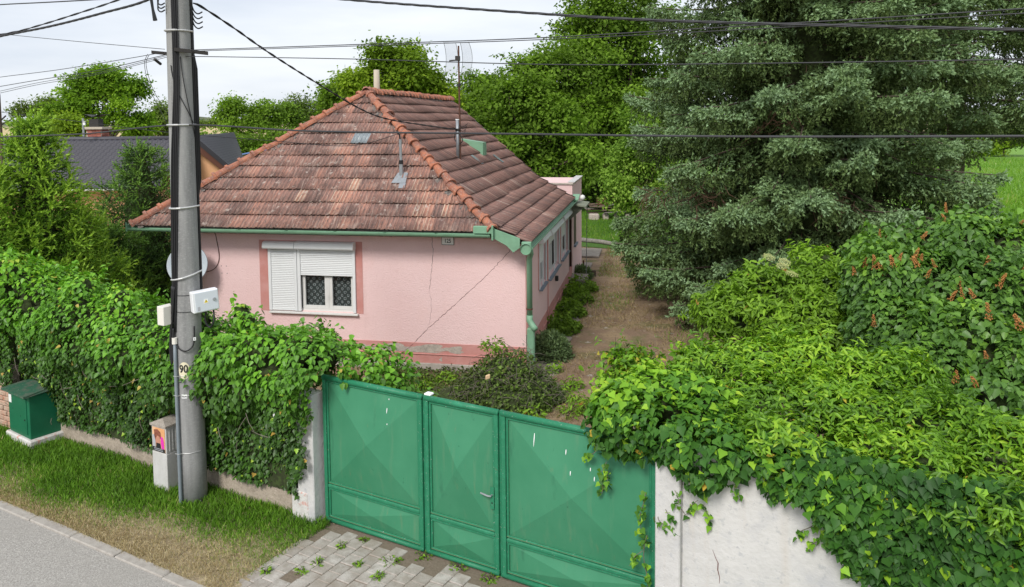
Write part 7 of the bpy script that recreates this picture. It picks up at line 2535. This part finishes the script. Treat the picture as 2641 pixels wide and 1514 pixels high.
for k, (px, py, lab) in enumerate([(880, 1411, 'dandelion weed in the paving nearest the gate post'), (1008, 1448, 'largest weed rosette in the paving'), (922, 1458, 'middle weed rosette in the paving'), (776, 1474, 'weed in the paving joint left of the middle rosette'), (686, 1474, 'leftmost small weed in the paving'), (820, 1455, 'small weed in the paving between two rosettes'), (1090, 1434, 'green weeds under the gate meeting post'), (1180, 1462, 'green weeds under the wicket door'), (1262, 1492, 'green weeds under the lock post'), (975, 1490, 'thin weed at the bottom of the paving'), (940, 1395, 'small weed at the foot of the left gate leaf')]):
    c = gnd(px, py, .02)
    tuft('paving_weed', lab, 'weed', c, .05 + .02 * (k % 2) + (.05 if 'largest' in lab or 'under' in lab else 0), .05, 34, .055, M['elder'], 150 + k, 'lance', 'weeds in the paving', .5)

# ground cover of ivy and weeds along the wall foot
g = np.random.default_rng(61)
n = 5500
u, v = g.uniform(0, 1, n), g.uniform(0, 1, n)
px = 955 + 470 * u
py_ = np.interp(px, [955, 1100, 1200, 1425], [935, 950, 960, 985]) + v * np.interp(px, [955, 1050, 1200, 1300, 1425], [30, 75, 110, 120, 80])
P = np.stack([gnd(a, c_) for a, c_ in zip(px, py_)])
P[:, 2] = np.abs(g.normal(size=n)) * .035 + .015 + .05 * np.clip(vnoise(P, 2.5, 3), 0, 1)
T = np.clip(.35 + .25 * vnoise(P, 1.8, 2) + g.normal(size=n) * .2, 0, 1)
gc = leaf_stuff('ground_ivy', 'ivy', frames(np.array([0, 0, .9]) + g.normal(size=(n, 3)) * .5, g.normal(size=(n, 3))) * (.055 * g.uniform(.5, 1.4, n))[:, None, None], P, T, M['heap'], None)
tag(gc, 'ground ivy and weeds creeping along the foot of the pink wall', 'ground cover')

# ---- grass
def grass(name, label, P, L_, T, mt, lean, seed, wid=1.0):
    g = np.random.default_rng(seed)
    n = len(P)
    d = nrm(np.array([0, 0, 1.0]) + g.normal(size=(n, 3)) * lean)
    d[:, 2] = np.abs(d[:, 2]) * 1.0 + .02
    F_ = frames(g.normal(size=(n, 3)) * np.array([1, 1, .2]), d)
    F_ = F_ * L_[:, None, None]
    F_[:, :, 0] *= wid
    o = leaf_stuff(name, 'blade', F_, P, np.clip(T, 0, 1), mt, None)
    return tag(o, label, 'grass')


g = np.random.default_rng(71)
n = 90000
s_, o_ = g.uniform(-9.5, .12, n), g.uniform(.05, 1.86, n)
P = G0 + gd * s_[:, None] + gn * o_[:, None]
lush = np.clip(1.98 - o_ * 1.05 + .35 * vnoise(P, 1.5, 7) - .62 * np.clip((s_ + 2.8) / 2.4, 0, 1) + .25 * np.clip((-s_ - 4) / 3, 0, 1), 0, 1)
keep = g.random(n) < (.10 + .9 * lush)
P, lush = P[keep], lush[keep]
P[:, 2] = .004
n = len(P)
grass('verge_grass', 'lush green grass on the verge between the kerb and the hedge', P, (.03 + .055 * lush) * g.uniform(.4, 1.8, n), .84 - .50 * lush + g.normal(size=n) * .17 + .16 * vnoise(P, 3, 1), M['grass'], .6, 72, 1.0)
n = 26000
s_ = g.uniform(-9.5, .1, n)
o_ = 1.87 - np.abs(g.normal(size=n)) * (.20 + .28 * np.clip((s_ + 4) / 4, 0, 1))
P = G0 + gd * s_[:, None] + gn * o_[:, None]
keep = (o_ > .3) & (vnoise(P, 2.2, 3) > -.62 + .3 * (1.8 - o_))
P = P[keep]
P[:, 2] = .012
n = len(P)
grass('dry_verge_grass', 'straw-coloured dry grass along the kerb', P, g.uniform(.025, .075, n), g.uniform(.25, 1, n), M['straw_g'], 2.6, 73, .9)
# yard: dry flattened stalks with green patches
n = 52000
yy = 10.6 + (g.uniform(0, 1, n) ** 1.5) * 22
xx = -1.5 + g.uniform(0, 1, n) * (9.5 + .1 * yy)
P = np.stack([xx, yy, np.full(n, .012)], 1)
rel = P - G0
keep = (rel @ gn < -.1)
hl_ = P - HC
keep &= ~((hl_ @ hx < .75) & (hl_ @ hy > -.1))
keep &= vnoise(P, .9, 5) > -.55
P = P[keep]
n = len(P)
grass('dry_yard_grass', 'flattened dry grass over the bare yard', P, g.uniform(.05, .13, n) * (1 + (P[:, 1] - 11) * .03), g.uniform(.0, .62, n), M['straw_g'], 2.4, 74, 1.0)
n = 44000
yy = 12 + g.uniform(0, 1, n) * 23
xx = -1 + g.uniform(0, 1, n) * (9 + .12 * yy)
P = np.stack([xx, yy, np.full(n, .01)], 1)
keep = (vnoise(P, .8, 11) + .05 * (yy - 20) + .10 * (xx - 3.0) > .10)
hl_ = P - HC
keep &= ~((hl_ @ hx < .75) & (hl_ @ hy > -.1)) & ((P - G0) @ gn < -.1)
P = P[keep]
n = len(P)
grass('yard_grass', 'thin green grass patches in the yard', P, g.uniform(.05, .13, n), .45 + g.normal(size=n) * .2, M['grass'], .7, 75, 1.5)
n = 26000
yy = 34.5 + g.uniform(0, 1, n) ** 1.2 * 12
xx = 1.5 + g.uniform(0, 1, n) * 9
P = np.stack([xx, yy, np.full(n, .025)], 1)
hl_ = P - HC
P = P[(hl_ @ hx > .3) | (hl_ @ hy > 13)]
n = len(P)
grass('lawn_grass', 'green lawn grass behind the lying log', P, g.uniform(.06, .16, n), .42 + .2 * vnoise(P, 1, 1) + g.normal(size=n) * .15, M['grass'], .5, 76, 1.9)
n = 22000
yy = 38 + g.uniform(0, 1, n) ** 1.4 * 60
xx = yy * (.50 + .22 * g.uniform(0, 1, n))
P = np.stack([xx, yy, np.full(n, .03)], 1)
grass('meadow_grass', 'tall bright meadow grass at the right beyond the spruces', P, g.uniform(.15, .4, n), .5 + .2 * vnoise(P, .25, 1) + g.normal(size=n) * .12, M['grass'], .4, 77, 2.4)
